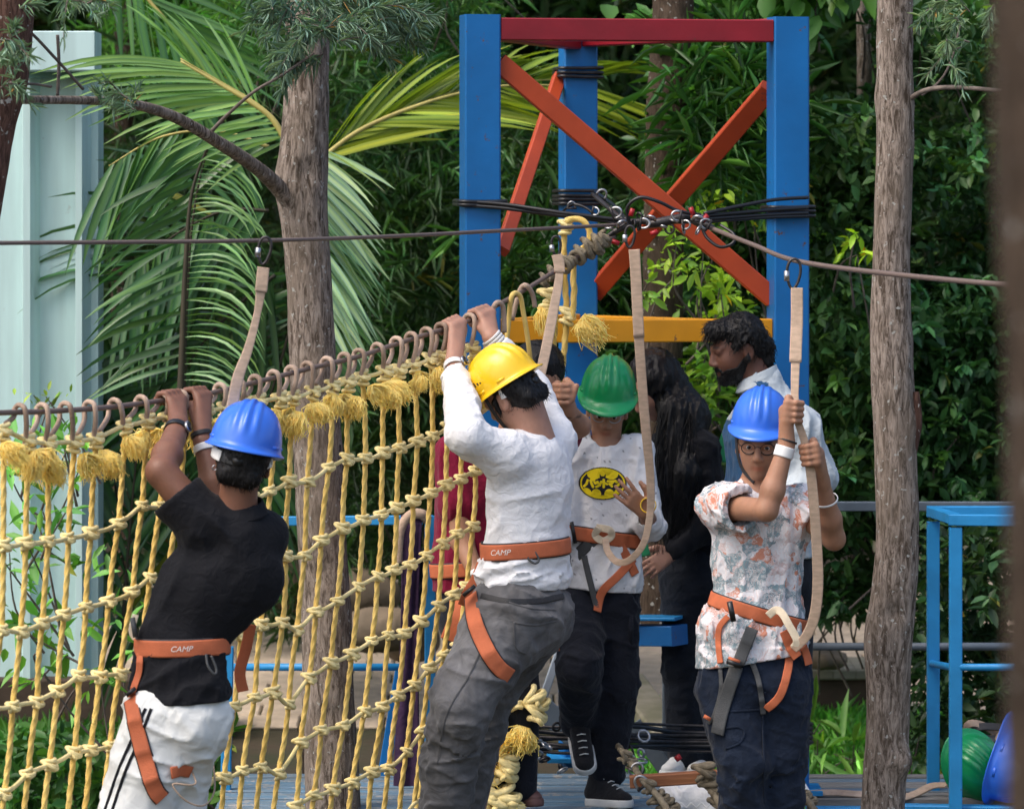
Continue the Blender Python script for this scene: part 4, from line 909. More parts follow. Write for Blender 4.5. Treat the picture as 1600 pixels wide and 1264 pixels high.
for r in range(0, 8):
    off = V(0, 0, 0)
    obj('horizontal_rope', hrope([npt(c, r) for c in range(NC)], .0072), M['ropepale'], net)
# knots: rope wound round the vertical
def knotmesh(seed, top=False):
    q = random.Random(seed); mb = MB(); j = lambda s: q.uniform(-s, s)
    def turn(cz, cx, rx, ry, tilt, a0, a1, r):
        a = np.linspace(a0, a1, 18); p = np.stack([cx + np.cos(a) * rx, np.sin(a) * ry - .004, cz + np.cos(a) * tilt + np.sin(a * 2) * .003], 1); mb.add(*tube(p, r, 8))
    turn(.019, -.004, .032 + j(.003), .024, .004 + j(.004), 0, 2 * np.pi, .0105)
    turn(.002, .006, .030 + j(.003), .026, -.008 + j(.004), -.3, 2 * np.pi, .0098)
    turn(-.019, .012, .024 + j(.004), .022, .006 + j(.005), 0, 2 * np.pi + .3, .0102)
    for _ in range(q.choice([0, 1, 1])):
        a0 = q.uniform(-1, 1); mb.add(*tube(catmull([(.0, -.03, -.01), (.02 * a0, -.042, -.02), (.034 * a0, -.036, -.032 + .01 * q.random())], 5), .0085, 7))
    mb.add(*tube(catmull([(-.030, -.02, .014), (-.010, -.036, .004), (.016, -.034, -.012), (.030, -.018, -.016)], 6), .0098, 8))
    if top: turn(-.040, 0, .026, .022, j(.008), 0, 6.3, .0098)
    return mb.vf()
KM = [mesh_np('knot', *knotmesh(s)[:2], M['ropepale']) for s in range(12)]; KT = [mesh_np('knot', *knotmesh(s + 20, True)[:2], M['ropepale']) for s in range(8)]
def tassel(seed):
    rs = np.random.default_rng(seed); mb = MB(); bend = rs.uniform(-.035, .035); fat = rs.uniform(.75, 1.25); LL = rs.uniform(.8, 1.15)
    clump = rs.uniform(0, 2 * np.pi, 5)
    for i in range(260):
        a = clump[rs.integers(5)] + rs.normal(0, .45); rad = fat * (.008 + .026 * rs.random() ** .6); L = LL * rs.uniform(.035, .085); s0 = V(rs.normal(0, .006), rs.normal(0, .005) - .010, -.026)
        d = V(math.cos(a), math.sin(a) * .8 - .25, 0); j = lambda k: rs.normal(0, k, 3)
        p = np.array([s0, s0 + d * rad * .7 + V(bend * .3, 0, -L * .28) + j(.002), s0 + d * rad * 1.1 + V(bend * .6, 0, -L * .55) + j(.004), s0 + d * rad * 1.15 + V(bend * .8, 0, -L * .8) + j(.005), s0 + d * rad * 1.0 + V(bend, 0, -L) + j(.009)])
        mb.add(*tube(p, np.array([.0016, .0016, .0015, .0013, .0008]), 3, caps=False))
    return mb.vf()
TS = [mesh_np('tassel', *tassel(s)[:2], M['fray']) for s in range(10)]
for r in range(0, 7):
    for c in range(NC):
        p = npt(c, r)
        if r == 0:
            inst('knot', KT[rr.randrange(8)], p + V(0, -.004, 0), Matrix.Rotation(rr.uniform(-.15, .15), 3, 'Y') @ Matrix.Rotation(rr.uniform(-.3, .3), 3, 'Z'), rr.uniform(.60, .72), net)
            for e_ in range(2 if c in (1, 4, 14, 17, 19, 21) else 1): inst('tassel', TS[rr.randrange(10)], p + V(rr.uniform(-.012, .018) + e_ * .02, -.018 - e_ * .008, -.010 - e_ * .012), Matrix.Rotation(rr.uniform(-.5, .4), 3, 'Y') @ Matrix.Rotation(rr.uniform(-1.2, 1.2), 3, 'Z'), rr.uniform(.72, 1.18), net)
        else:
            inst('knot', KM[rr.randrange(12)], p + V(0, -.004, 0), Matrix.Rotation(rr.uniform(-.25, .25), 3, 'Y') @ Matrix.Rotation(rr.uniform(-.5, .5), 3, 'Z'), rr.uniform(.54, .68), net)
# hand cable
HC = [(-700, 690), (-200, 655), (0, 645), (68, 643), (163, 637), (238, 628), (316, 617), (401, 597), (483, 576), (557, 558), (612, 540), (666, 523), (734, 501), (775, 478), (822, 452), (870, 422), (930, 385), (960, 370)]
hcp = [P(x, y, YN(max(x, -300))) for x, y in HC]
obj('hand_cable', tube(catmull(hcp, 10), .0085, 8), M['wire'], None, label='brown hand cable at the top of the net that the climbers hold', cat='cable')
hx = [q[0] for q in HC]; hy = [q[1] for q in HC]
def cab(px): return P(px, float(np.interp(px, hx, hy)), YN(px))
# lacing loops
def lace(a, crest_px, b):
    c = cab(crest_px); 
    p = [a, lerp(a, c, .55) + V(0, .018, 0), c + V(-.016, .014, .006), c + V(-.002, .004, .021), c + V(.018, -.014, .012), lerp(c, b, .35) + V(.016, -.018, 0), lerp(c, b, .8) + V(.004, -.02, 0), b + V(-.004, -.02, -.012)]
    return tube(catmull(p, 5), .0080, 8)
for c in range(NC - 1):
    a = npt(c, 0); b = npt(c + 1, 0)
    x0, x1 = R0[c][0], R0[c + 1][0]
    obj('lacing_loop', lace(a + V(.008, 0, .02), x0 + .48 * (x1 - x0) + 6, b + V(-.004, 0, 0)), M['lacing'], net)
# upper end of the net: bare loops and hanging ropes up to the anchor
for (cx, pts) in [(775, [(757, 560), (766, 500), (775, 474), (786, 480), (788, 520)]), (792, [(789, 560), (795, 500), (800, 462), (812, 462), (818, 490), (826, 540), (832, 600), (836, 640)]), (823, [(800, 500), (812, 455), (822, 446), (832, 460), (836, 480)])]:
    obj('lacing_loop', tube(catmull([P(x, y, YN(x) - (.03 if i > 1 else -.02)) for i, (x, y) in enumerate(pts)], 6), .0088, 8), M['lacing' if cx != 792 else 'rope'], net)
# thick grey-brown whipping near the anchor
wh = thing('rope_whipping', P(915, 395, 15.9), 'thick grey brown rope whipping and knots tying the hand cable to the anchor', 'rope')
hp = catmull([cab(880), cab(900), cab(925), P(948, 372, 15.93)], 10)
Tn, Nn, Bn = frames(hp)
a = np.linspace(0, 2 * np.pi * 9, 160); ii = np.linspace(0, len(hp) - 1, 160); 
hel = np.array([hp[int(i)] * (1 - (i % 1)) + hp[min(int(i) + 1, len(hp) - 1)] * (i % 1) + (Nn[int(i)] * math.cos(t) + Bn[int(i)] * math.sin(t)) * (.020 + .007 * math.sin(t * .37)) for i, t in zip(ii, a)])
obj('whipping', tube(hel, .0085, 7), M['khakirope'], wh)
for (px, py, s) in [(905, 398, 1.0), (918, 388, 1.15), (932, 382, 1.1), (941, 375, .8), (850, 438, .8), (862, 428, .9)]:
    inst('knot', mesh_np('knot', *knotmesh(px)[:2], M['khakirope']), P(px, py, 15.82), Matrix.Rotation(R(40), 3, 'Y'), s * .8, wh)
# hanging yellow ropes in front of the rear post
def hang(label, pts, r=.0115, Y=15.85, kn=(), ts=(), m='rope'):
    t = thing('hanging_rope', P(pts[-1][0], pts[-1][1], Y), label, 'rope')
    obj('rope', twisted(catmull([P(x, y, Y) for x, y in pts], 8), r, .055, .007, 3, 10)[:2], M[m], t)
    for (x, y, s) in kn: inst('knot', KT[int(x) % 4], P(x, y, Y - .01), Matrix.Rotation(.1, 3, 'Y'), s, t)
    for (x, y, s, an) in ts: inst('tassel', TS[int(x) % 6], P(x, y, Y - .02), Matrix.Rotation(an, 3, 'Y'), s, t)
hang('yellow rope hung over the anchor and falling past the yellow beam, with frayed knot', [(882, 350), (881, 380), (882, 430), (885, 480), (883, 530), (878, 580), (872, 640)], kn=[(886, 490, .8), (884, 352, .7)], ts=[(896, 488, 1.3, -.9), (900, 492, 1.1, -.5)])
hang('second yellow rope looped over the anchor just right of the first', [(884, 346), (898, 342), (916, 350), (921, 375), (905, 395), (896, 420), (897, 460), (893, 500)], Y=15.82)
hang('olive yellow rope hanging down behind the raised white sleeve', [(868, 470), (866, 520), (862, 580), (861, 640)], Y=15.9, kn=[(856, 462, .9), (858, 490, .8)], ts=[(850, 470, 1.0, .2)], m='rope')
# lower right corner of the net, gathered ropes
nc = thing('rope_bundle', P(775, 1250, 15.7), 'gathered yellow ropes and big knots at the lower end of the net near the deck', 'rope')
for pts, r, m in [([(823, 1010), (815, 1060), (808, 1095), (800, 1130), (797, 1170), (792, 1190)], .011, 'ropepale'), ([(845, 1000), (838, 1040), (828, 1080), (832, 1120), (836, 1170), (828, 1215), (815, 1225), (805, 1205), (795, 1185)], .0115, 'ropepale'), ([(832, 1008), (824, 1060), (818, 1100), (806, 1100)], .010, 'rope'),
                  ([(760, 1095), (763, 1140), (766, 1190), (770, 1225)], .0095, 'rope'), ([(748, 1110), (765, 1118), (785, 1105), (800, 1100), (820, 1098)], .0105, 'ropepale'), ([(788, 1060), (783, 1080), (790, 1095)], .0095, 'rope'), ([(792, 1190), (786, 1215), (782, 1240), (770, 1262)], .013, 'ropepale'), ([(782, 1225), (765, 1235), (750, 1248), (738, 1262)], .013, 'rope'), ([(785, 1228), (798, 1245), (803, 1270)], .012, 'khakirope'),
                  ([(690, 1040), (680, 1100), (668, 1170), (650, 1262)], .0095, 'rope')]:
    obj('rope', twisted(catmull([P(x, y, 15.72 + .02 * math.sin(x)) for x, y in pts], 7), r, .055, .007, 3, 10)[:2], M[m], nc)
for (x, y, s, m) in [(770, 1110, 1.0, KT), (800, 1098, .9, KM), (835, 1090, 1.0, KT), (836, 1112, 1.1, KM), (790, 1190, 1.2, KT), (793, 1205, 1.0, KM), (762, 1232, 1.3, KM), (775, 1250, 1.4, KT), (790, 1245, 1.2, KM), (752, 1250, 1.2, KM), (800, 1258, 1.0, KM)]:
    inst('knot', m[x % 4], P(x, y, 15.66), Matrix.Rotation(rr.uniform(-.9, .9), 3, 'Y'), s, nc)
for (x, y, s, a) in [(822, 1120, 1.3, .3), (812, 1135, 1.2, .6), (742, 1165, 1.2, 0), (741, 1180, 1.2, .1), (785, 1238, 1.0, -.2)]:
    inst('tassel', TS[x % 6], P(x, y, 15.66), Matrix.Rotation(a, 3, 'Y'), s, nc)
# ================================================================== PEOPLE
def ortho(fwd, up):
    f = nrm(fwd); u = nrm(up); r = nrm(np.cross(f, u)); u = np.cross(r, f); return r, f, u     # right, forward, up
def head(S_, c, fwd, up, sc=1.0, nose=1.0):
    r, f, u = ortho(fwd, up); Mx = np.stack([r, f, u])
    g = lambda x, y, z: c + (r * x + f * y + u * z) * sc
    e = lambda q, rad, k=.012, op='u': S_.ell(g(*q), np.array(rad) * sc, Mx, k, op)
    e((0, -.012, .035), (.074, .094, .082)); e((0, .030, -.010), (.064, .068, .085), .03); e((0, .045, -.055), (.046, .046, .048), .03)
    e((0, .078, -.088), (.022, .018, .018), .02); e((.03, .062, -.02), (.026, .026, .028), .02); e((-.03, .062, -.02), (.026, .026, .028), .02)
    for s in (-1, 1):
        e((s * .031, .101, .014), (.019, .018, .013), .012, 's')                       # sockets
        e((s * .030, .084, .014), (.0165, .0125, .0115), .006)                           # lids
        S_.cap(g(s * .012, .094, .030), g(s * .046, .080, .030), .0085 * sc, .006 * sc, k=.012)   # brow
        S_.cap(g(s * .016, .0945, .0215), g(s * .043, .0875, .0210), .0058 * sc, k=.006)
        e((s * .076, -.006, -.002), (.011, .020, .031), .008); e((s * .086, .000, -.001), (.006, .011, .018), .004, 's'); e((s * .0765, .004, -.026), (.008, .009, .010), .006)
        e((s * .012, .104, -.028), (.0085, .010, .0075), .008)
    S_.cap(g(0, .094, .022), g(0, .112, -.020), .0075 * sc, .0115 * sc * nose, k=.012)
    S_.cap(g(-.020, .086, -.0545), g(.020, .086, -.0545), .0065 * sc, k=.006); S_.cap(g(0, .094, -.0535), g(0, .094, -.0545), .006 * sc, k=.008)
    S_.cap(g(-.016, .084, -.065), g(.016, .084, -.065), .0075 * sc, k=.006); S_.cap(g(0, .091, -.0655), g(0, .0911, -.0655), .007 * sc, k=.008)
    S_.cap(g(-.022, .099, -.0598), g(.022, .099, -.0598), .0022 * sc, k=.003, op='s')
    return g, Mx
def facecols(v, g, c, Mx, sc, stubble=0.):
    """real colour differences of skin: lips, brows, stubble"""
    q = ((v - c) @ Mx.T) / sc; col = np.ones((len(v), 3))
    lip = np.exp(-((q[:, 0] / .021) ** 4 + ((q[:, 2] + .060) / .0085) ** 4)) * (q[:, 1] > .075); col = col * (1 - lip[:, None]) + lip[:, None] * V(.80, .56, .54)
    br = np.exp(-(((np.abs(q[:, 0]) - .030) / .019) ** 4 + ((q[:, 2] - .0335 + .12 * (np.abs(q[:, 0]) - .03)) / .0045) ** 2)) * (q[:, 1] > .06); col = col * (1 - .88 * br[:, None])
    if stubble:
        st = (np.exp(-(((q[:, 0]) / .05) ** 4 + ((q[:, 2] + .075) / .03) ** 4)) * (q[:, 1] > .03) * (1 - lip)) * stubble; col *= (1 - st[:, None])
    return col
def fist(S_, wr, c, b, p, t, rb=.010, side=1, sc=1.0, thumb=True):
    """hand closed round a bar; b bar direction, p side of the palm, t side the fingers pass over"""
    b = nrm(b); p = nrm(p - b * (p @ b)); t = nrm(np.cross(b, p)) * (1 if np.cross(b, p) @ t > 0 else -1)
    ang = lambda a, r: p * math.cos(R(a)) * r + t * math.sin(R(a)) * r
    offs = np.array([-.030, -.0105, .0095, .028]) * sc * side; ln = [.92, 1.0, 1.02, .94]
    for i, o in enumerate(offs):
        fr = (.0098 if i else .0088) * sc; r0 = rb + fr
        ks = [c + b * o + ang(18, r0 + .014 * sc), c + b * o + ang(72, r0 + .008 * sc), c + b * o + ang(135, r0 + .002), c + b * o + ang(195 + 8 * i % 3, r0 + .001), c + b * o + ang(232, r0 + .003)]
        S_.chain(ks[:5], [fr * 1.08, fr, fr * .95, fr * .88, fr * .8], k=.0035)
        mid = lerp(wr, ks[0], .5) + p * .006
        S_.cap(wr + b * o * .45, ks[0], .0165 * sc, .0115 * sc, k=.014)
        S_.ell(ks[0], .0115 * sc, k=.008)
    S_.cap(wr, c + p * (rb + .020 * sc) - t * .022, .021 * sc, .021 * sc, k=.02)
    if thumb:
        q0 = lerp(wr, c + p * (rb + .02), .35) + b * side * .022 * sc; q1 = c + b * side * .040 * sc + ang(-40, rb + .018); q2 = c + b * side * .030 * sc + ang(-100, rb + .012); q3 = c + b * side * .012 * sc + ang(-150, rb + .012)
        S_.chain([q0, q1, q2, q3], [.016 * sc, .0125 * sc, .011 * sc, .0095 * sc], k=.008)
def openhand(S_, wr, d, n, sidev, sc=1.0, spread=.16, curl=.5):
    """relaxed hand: d direction of fingers, n back-of-hand normal, sidev = towards the thumb"""
    d = nrm(d); n = nrm(n - d * (n @ d)); s = nrm(np.cross(d, n)); s = s if s @ sidev > 0 else -s
    L = [.072, .080, .076, .060]
    for i in range(4):
        o = (.028 - i * .0187) * sc; kn = wr + d * (.088 - .004 * abs(i - 1)) * sc + s * o; dd = nrm(d + s * (1.5 - i) * spread)
        S_.cap(wr + s * o * .55, kn, .015 * sc, .0108 * sc, k=.012)
        a = kn; q = dd
        for j, fr in enumerate((.45, .32, .25)):
            q = nrm(q - n * curl * (.35 + .25 * j + .06 * i)); bb = a + q * L[i] * fr * sc; S_.cap(a, bb, (.0093 - j * .0009) * sc, (.0087 - j * .0009) * sc, k=.003); a = bb
    q0 = wr + s * .018 * sc + d * .015 * sc; q1 = q0 + nrm(d * .7 + s * .9 - n * .2) * .045 * sc; q2 = q1 + nrm(d + s * .35 - n * .3) * .032 * sc; q3 = q2 + nrm(d + s * .1 - n * .4) * .024 * sc
    S_.chain([q0, q1, q2, q3], [.0165 * sc, .0125 * sc, .0108 * sc, .009 * sc], k=.008)
def fuzz(parent, S_, v, n, L, comb, seed=1, r=.0009, lift=.35):
    rs = np.random.default_rng(seed); i = rs.integers(0, len(v), n); p = v[i]; g = 2e-3
    N = np.stack([S_.at(p + e_ * g) - S_.at(p - e_ * g) for e_ in np.eye(3)], 1); N /= np.linalg.norm(N, axis=1)[:, None] + 1e-9
    mb = MB(); comb = nrm(comb)
    d = N * lift + comb + rs.normal(0, .45, (n, 3)); d -= N * (np.minimum((d * N).sum(1), 0))[:, None]; d /= np.linalg.norm(d, axis=1)[:, None]
    for k in range(n):
        l = L * rs.uniform(.5, 1.3); a = p[k] - N[k] * .002; b = a + (d[k] * .6 + N[k] * .25) * l * .5; c = b + (d[k] + comb * .4) * l * .5
        mb.add(*tube(np.array([a, b, c]), np.array([r * 1.5, r, r * .35]), 3, caps=False))
    o = obj('hair_strands', mb.vf(), M['hair'], parent, kind='stuff'); return o
def eyes(g, parent, sc=1.0, white=True):
    for s in (-1, 1):
        v, f = uvs(g(s * .030, .0878, .0130), .0112 * sc, 14, 10); o = obj('eye', (v, f), M['eyew'], parent)
        v, f = uvs(g(s * .030, .0950, .0115), .0070 * sc, 12, 8); obj('iris', (v, f), M['iris'], o)
def uvs(c, r, nu=16, nv=10):
    r = np.broadcast_to(np.asarray(r, float), (3,)); a = np.linspace(0, 2 * np.pi, nu, endpoint=False); b = np.linspace(0, np.pi, nv)
    v = np.stack([np.sin(b)[:, None] * np.cos(a), np.sin(b)[:, None] * np.sin(a), np.cos(b)[:, None] * np.ones(nu)], -1).reshape(-1, 3) * r + c
    return v, [grid_faces(nv, nu)]
def hardhat(parent, c, fwd, up, m, sc=1.0, band='whiteplastic', rear=True, ridges=3, peak=.042, slots=True, bandparts=True, name='hard_hat', strapback=True):
    """c: centre of the brim plane"""
    r, f, u = ortho(fwd, up); Mx = np.stack([r, f, u])
    W = lambda q: c + (np.asarray(q) * sc) @ Mx
    nu, nv = 96, 30; a = np.linspace(0, 2 * np.pi, nu, endpoint=False); X = []
    hx, hy, hz = .114, .140, .150
    for j in range(nv):
        t = j / (nv - 1) * np.pi / 2; ct, st = math.cos(t) ** .82, math.sin(t) ** .95
        x = hx * ct * np.cos(a); y = hy * ct * np.sin(a); z = hz * st * np.ones(nu)
        m_ = np.clip((z - .035) / .04, 0, 1)
        bump = 0
        lines = {3: [(-.036, .0045), (0, .0075), (.036, .0045)], 5: [(-.052, .004), (-.026, .005), (0, .006), (.026, .005), (.052, .004)]}[ridges]
        for x0, h in lines: bump = bump + h * np.exp(-((x - x0 * (.55 + .45 * ct)) / .0085) ** 4)
        nlen = np.sqrt(x * x / hx ** 2 + y * y / hy ** 2 + z * z / hz ** 2); s = 1 + bump * m_ / .12
        lip = 1 + .03 * np.exp(-(z / .008) ** 2)
        X.append(np.stack([x * s * lip, y * s * lip, z * s], 1))
    X = np.array(X)
    pk = np.clip(np.sin(a), 0, 1) ** 2.2; bk = np.clip(-np.sin(a), 0, 1) ** 2; bw = .009 + peak * pk + .010 * bk
    dirs = np.stack([np.cos(a), np.sin(a) * 1.0, 0 * a], 1)
    rings = []
    for t, dz in ((1, -.012), (.98, -.0145), (.6, -.0075), (0, -.0035)):
        q = X[0] + dirs * (bw * t)[:, None]; q[:, 2] = dz * (bw / .03) - .004 * pk * t - .002; rings.append(q)
    X0 = X[0].copy(); X0[:, 2] = .004; outer = np.concatenate([rings[0][None], (rings[0] + V(0, 0, .004))[None], (rings[2] + V(0, 0, .003))[None], X0[None], X[1:]])
    inner = np.concatenate([rings[1][None], rings[3][None] * V(.985, .985, 1), (X[1:] * .965)])
    V0 = np.concatenate([inner[::-1], outer]); v = W(V0.reshape(-1, 3)); nr = len(V0)
    ff = grid_faces(nr, nu); 
    sh = obj(name, (v, [ff]), M[m], parent)
    if slots:
        for s in (-1, 1):
            for yy, zz in ((.035, .020), (-.060, .020)):
                base = np.array([s * .1115 * math.sqrt(max(0, 1 - (yy / .140) ** 2)), yy, zz]); tn = nrm(V(-s * yy * .6, .1115, 0)) if yy > 0 else nrm(V(s * .05 * 1, .1115, 0))
                obj('accessory_slot', box(W(base - tn * .017), W(base + tn * .017), .012 * sc, .009 * sc, up=tuple(r * s), bev=.003), M[m], sh)
    if bandparts:
        aa = np.linspace(np.pi * 1.05, np.pi * 1.95, 26); rx, ry = .096, .119
        p = W(np.stack([np.cos(aa) * rx, np.sin(aa) * ry, np.full(26, -.020) - .022 * np.sin((aa - np.pi)) ], 1)); nn = np.stack([np.cos(aa), np.sin(aa), aa * 0], 1) @ Mx
        if rear: obj('ratchet_band', ribbon(p[7:19], .036 * sc, .004, nn[7:19]), M['blackplastic'], sh)
        for sl in (slice(0, 8), slice(18, 26)): obj('headband', ribbon(p[sl] + nn[sl] * .002, np.linspace(.034, .034, 8) * sc, .003, nn[sl]), M[band], sh)
        if rear: obj('ratchet_knob', tube(np.array([W((0, -.112, -.042)), W((0, -.126, -.042))]), .017 * sc, 16), M['blackplastic'], sh)
    return sh
def raydist(S_, c, d, far=.6):
    """outermost surface of the model along rays from c"""
    d = np.asarray(d); n = len(d); t = np.linspace(far, .01, 100); P3 = c[:, None] + d[:, None] * t[None, :, None] if c.ndim == 2 else c + d[:, None] * t[None, :, None]
    D = S_.at(P3, True); hit = D < 0; k = np.argmax(hit, 1); k = np.where(hit.any(1), k, 99); k = np.maximum(k, 1); ar = np.arange(len(k)); d0 = D[ar, k - 1]; d1 = D[ar, k]
    return t[k - 1] + (t[k] - t[k - 1]) * np.clip(d0 / (d0 - d1 + 1e-9), 0, 1)
def strapwrap(S_, c, ax, u, a0, a1, w, m, parent, nm='strap', off=.004, th=.003, n=48, smooth=5, tilt=0, far=.4, closed=False, follow=1.0):
    """webbing lying on the surface of S_: ring in the plane through c perpendicular to ax"""
    ax = nrm(ax); u = nrm(u - ax * (u @ ax)); v = np.cross(ax, u); a = np.linspace(R(a0), R(a1), n, endpoint=not closed)
    d = np.cos(a)[:, None] * u + np.sin(a)[:, None] * v; r = S_raw(S_, c, d, far)
    k = np.ones(smooth) / smooth; rp = np.concatenate([r[-smooth:], r, r[:smooth]]) if closed else np.concatenate([np.full(smooth, r[0]), r, np.full(smooth, r[-1])])
    rm = np.convolve(rp, k, 'same')[smooth:-smooth]; p = c + d * (np.maximum(rm, rm) + off)[:, None]
    o = obj(nm, ribbon(p, w, th, d, closed), m, parent); return o, p, d
def S_raw(S_, c, d, far):
    return raydist(S_, c, d, far)
def strappath(S_, pts, w, m, parent, nm='strap', off=.005, view=(0, -1, 0), n=10, th=.003, proj=True):
    """webbing along picture-plane points dropped onto the surface from the viewing side"""
    p = catmull(pts, n); vd = nrm(view)
    if proj:
        st = p + vd * .35; t = np.linspace(0, .7, 140); Q = st[:, None] - vd * t[None, :, None]; D = S_.at(Q, True); hit = D < 0; k = np.argmax(hit, 1); ok = hit.any(1) & (k > 0); ar = np.arange(len(k)); d0 = D[ar, np.maximum(k - 1, 0)]; d1 = D[ar, k]
        tt = np.where(ok, t[np.maximum(k - 1, 0)] + (t[1] - t[0]) * d0 / (d0 - d1 + 1e-9), np.nan)
        if ok.any(): tt = np.interp(np.arange(len(tt)), np.where(ok)[0], tt[ok])
        kk = np.ones(5) / 5; tp_ = np.convolve(np.concatenate([[tt[0]] * 2, tt, [tt[-1]] * 2]), kk, 'valid'); p = st - vd * (np.minimum(tp_, tt) - off)[:, None]
        g = 1e-3; nn = np.stack([S_.at(p + e * g, False) - S_.at(p - e * g, False) for e in np.eye(3) * 8], 1); nn = nn / (np.linalg.norm(nn, axis=1)[:, None] + 1e-9)
        nn = nn + vd * .6
    else: nn = np.tile(vd, (len(p), 1))
    return obj(nm, ribbon(p, w, th, nn), m, parent), p, nn
def text_on(txt, p, nn, size, m, parent, nm='lettering', flip=False, off=.003, t0=.5, shear=.3, dz=0):
    """flat lettering mapped along a strap path"""
    cu = bpy.data.curves.new('lettering', 'FONT'); cu.body = txt; cu.size = size; cu.align_x = 'CENTER'; cu.align_y = 'CENTER'; cu.shear = shear; cu.offset = 0
    to = bpy.data.objects.new('tmp', cu); COL.objects.link(to); bpy.context.view_layer.update()
    me = bpy.data.meshes.new_from_object(to.evaluated_get(bpy.context.evaluated_depsgraph_get())); bpy.data.objects.remove(to)
    v = np.array([q.co[:] for q in me.vertices]); faces = [list(q.vertices) for q in me.polygons]
    s = np.concatenate([[0], np.cumsum(np.linalg.norm(np.diff(p, axis=0), axis=1))]); x = v[:, 0] * (-1 if flip else 1) + s[-1] * t0
    Tn = np.gradient(p, axis=0); Tn /= np.linalg.norm(Tn, axis=1)[:, None]; B = np.cross(Tn, nn); B /= np.linalg.norm(B, axis=1)[:, None] + 1e-9
    if B[:, 2].mean() < 0: B = -B
    itp = lambda A: np.stack([np.interp(x, s, A[:, k]) for k in range(3)], 1)
    w = itp(p) + itp(B) * (v[:, 1] + dz)[:, None] + itp(nn / np.linalg.norm(nn, axis=1)[:, None]) * off
    me2 = bpy.data.meshes.new('lettering'); me2.from_pydata([tuple(q) for q in w - org_of(parent)], [], faces); me2.materials.append(m); put(nm, me2, parent)
def band(parent, c, ax, r, w, m, nm, th=.003, flat=1):
    a = np.linspace(0, 2 * np.pi, 28, endpoint=False); ax = nrm(ax); u = nrm(np.cross(ax, V(.3, 1, .2))); v = np.cross(ax, u); d = np.cos(a)[:, None] * u + np.sin(a)[:, None] * v
    return obj(nm, ribbon(c + d * r, w, th, d, True), m, parent)
def watch(parent, c, ax, r, face_dir, wm, fm='blackplastic'):
    o = band(parent, c, ax, r, .020, M[wm], 'wristwatch', .004); fd = nrm(face_dir - nrm(ax) * (np.asarray(face_dir) @ nrm(ax)))
    obj('watch_face', tube(np.array([c + fd * (r + .001), c + fd * (r + .010)]), .0175, 20), M['metal'], o); obj('watch_glass', tube(np.array([c + fd * (r + .010), c + fd * (r + .012)]), .015, 20), M[fm], o)
def sleeve_open(S_, c, ax, r, depth=.02, wall=.004):
    """hollow the end of a sleeve"""
    ax = nrm(ax); S_.cap(c - ax * depth, c + ax * .05, r - wall, r - wall, k=.003, op='s')
def carabiner(parent, c, h, ang=0, r=.0048, m='darkmetal', lock=True, yaw=0):
    a = np.linspace(0, 2 * np.pi, 26, endpoint=False); p = np.stack([np.cos(a) * h * .22 * (1 + .25 * np.sin(a)), a * 0, np.sin(a) * h * .5], 1); Mr = rotm('Z', yaw) @ rotm('Y', ang)
    o = obj('carabiner', tube(p @ Mr.T + c, r, 8, True), M[m], parent)
    if lock: obj('lock_sleeve', tube(np.array([(-h * .21, 0, -h * .26), (-h * .235, 0, h * .08)]) @ Mr.T + c, r * 1.9, 10), M['whiteplastic'] if m == 'metal' else M['metal'], o)
    return o
def lanyard(label, cpos, pts, w=.030, view=(0, -1, 0), car_h=.10, car_ang=0, mat_='web', th=.0035, twist=0, wid=None, stitched=True, car_m='darkmetal'):
    t = thing('safety_lanyard', pts[-1], label, 'lanyard')
    carabiner(t, cpos, car_h, car_ang, m=car_m)
    p = catmull(pts, 12); n = len(p); nn = np.tile(nrm(view), (n, 1)); 
    if twist: a = np.linspace(0, R(twist), n); nn = nn * np.cos(a)[:, None] + V(1, 0, 0) * np.sin(a)[:, None]
    obj('webbing', ribbon(p, w if wid is None else np.interp(np.linspace(0, 1, n), np.linspace(0, 1, len(wid)), wid), th, nn), M[mat_], t)
    if stitched:
        k = min(26, n // 4); obj('stitched_end', ribbon(p[:k] + nn[:k] * .004, w * 1.12, th, nn[:k]), M[mat_], t)
    return t
def shoe(parent, heel, toe, up, m='shoe', w=.048, nm='shoe', lace=True, sc=1.0, sole=.014):
    d = nrm(toe - heel); L = np.linalg.norm(toe - heel); u = nrm(up - d * (up @ d)); s = np.cross(d, u)
    S_ = Sdf(.02); S_.cap(heel + d * .035 + u * .040, heel + d * .05 + u * .075, .036 * sc, .036 * sc, u=s); S_.cap(heel + d * .04 + u * .028, toe - d * .035 + u * .018, .037 * sc, .034 * sc, flat=.75, u=s); S_.cap(heel + d * .07 + u * .06, toe - d * .07 + u * .028, .032 * sc, .028 * sc, u=s)
    cp = plane_cut(heel + u * .004, -u); S_.post.append(cp)
    o = obj(nm, S_.mesh(.005), M[m], parent)
    Q = Sdf(.01); Q.cap(heel + d * .042 , toe - d * .042, .044 * sc, .044 * sc, flat=1, u=s); Q.post += [plane_cut(heel + u * .016, u), plane_cut(heel - u * sole, -u)]
    obj('sole', Q.mesh(.005), M['sole' if m != 'brownshoe' else 'brownshoe'], o)
    if lace:
        for k in range(4):
            c = heel + d * (.10 + k * .022) + u * (.086 - k * .011); obj('lace', tube(np.array([c - s * .016, c + u * .004, c + s * .016]), .0022, 5), M['sole'], o)
    return o
def cutend(S_, c, ax, r, d=.05):
    ax = nrm(ax); x = nrm(np.cross(ax, V(.1, .9, .3))); y = np.cross(ax, x); S_.ell(np.asarray(c) + ax * d, (r, r, d), np.stack([x, y, ax]), .004, 's')
def px_of(v): return 800 + v[:, 0] / v[:, 1] * F, HOR + (CZ - v[:, 2]) / v[:, 1] * F
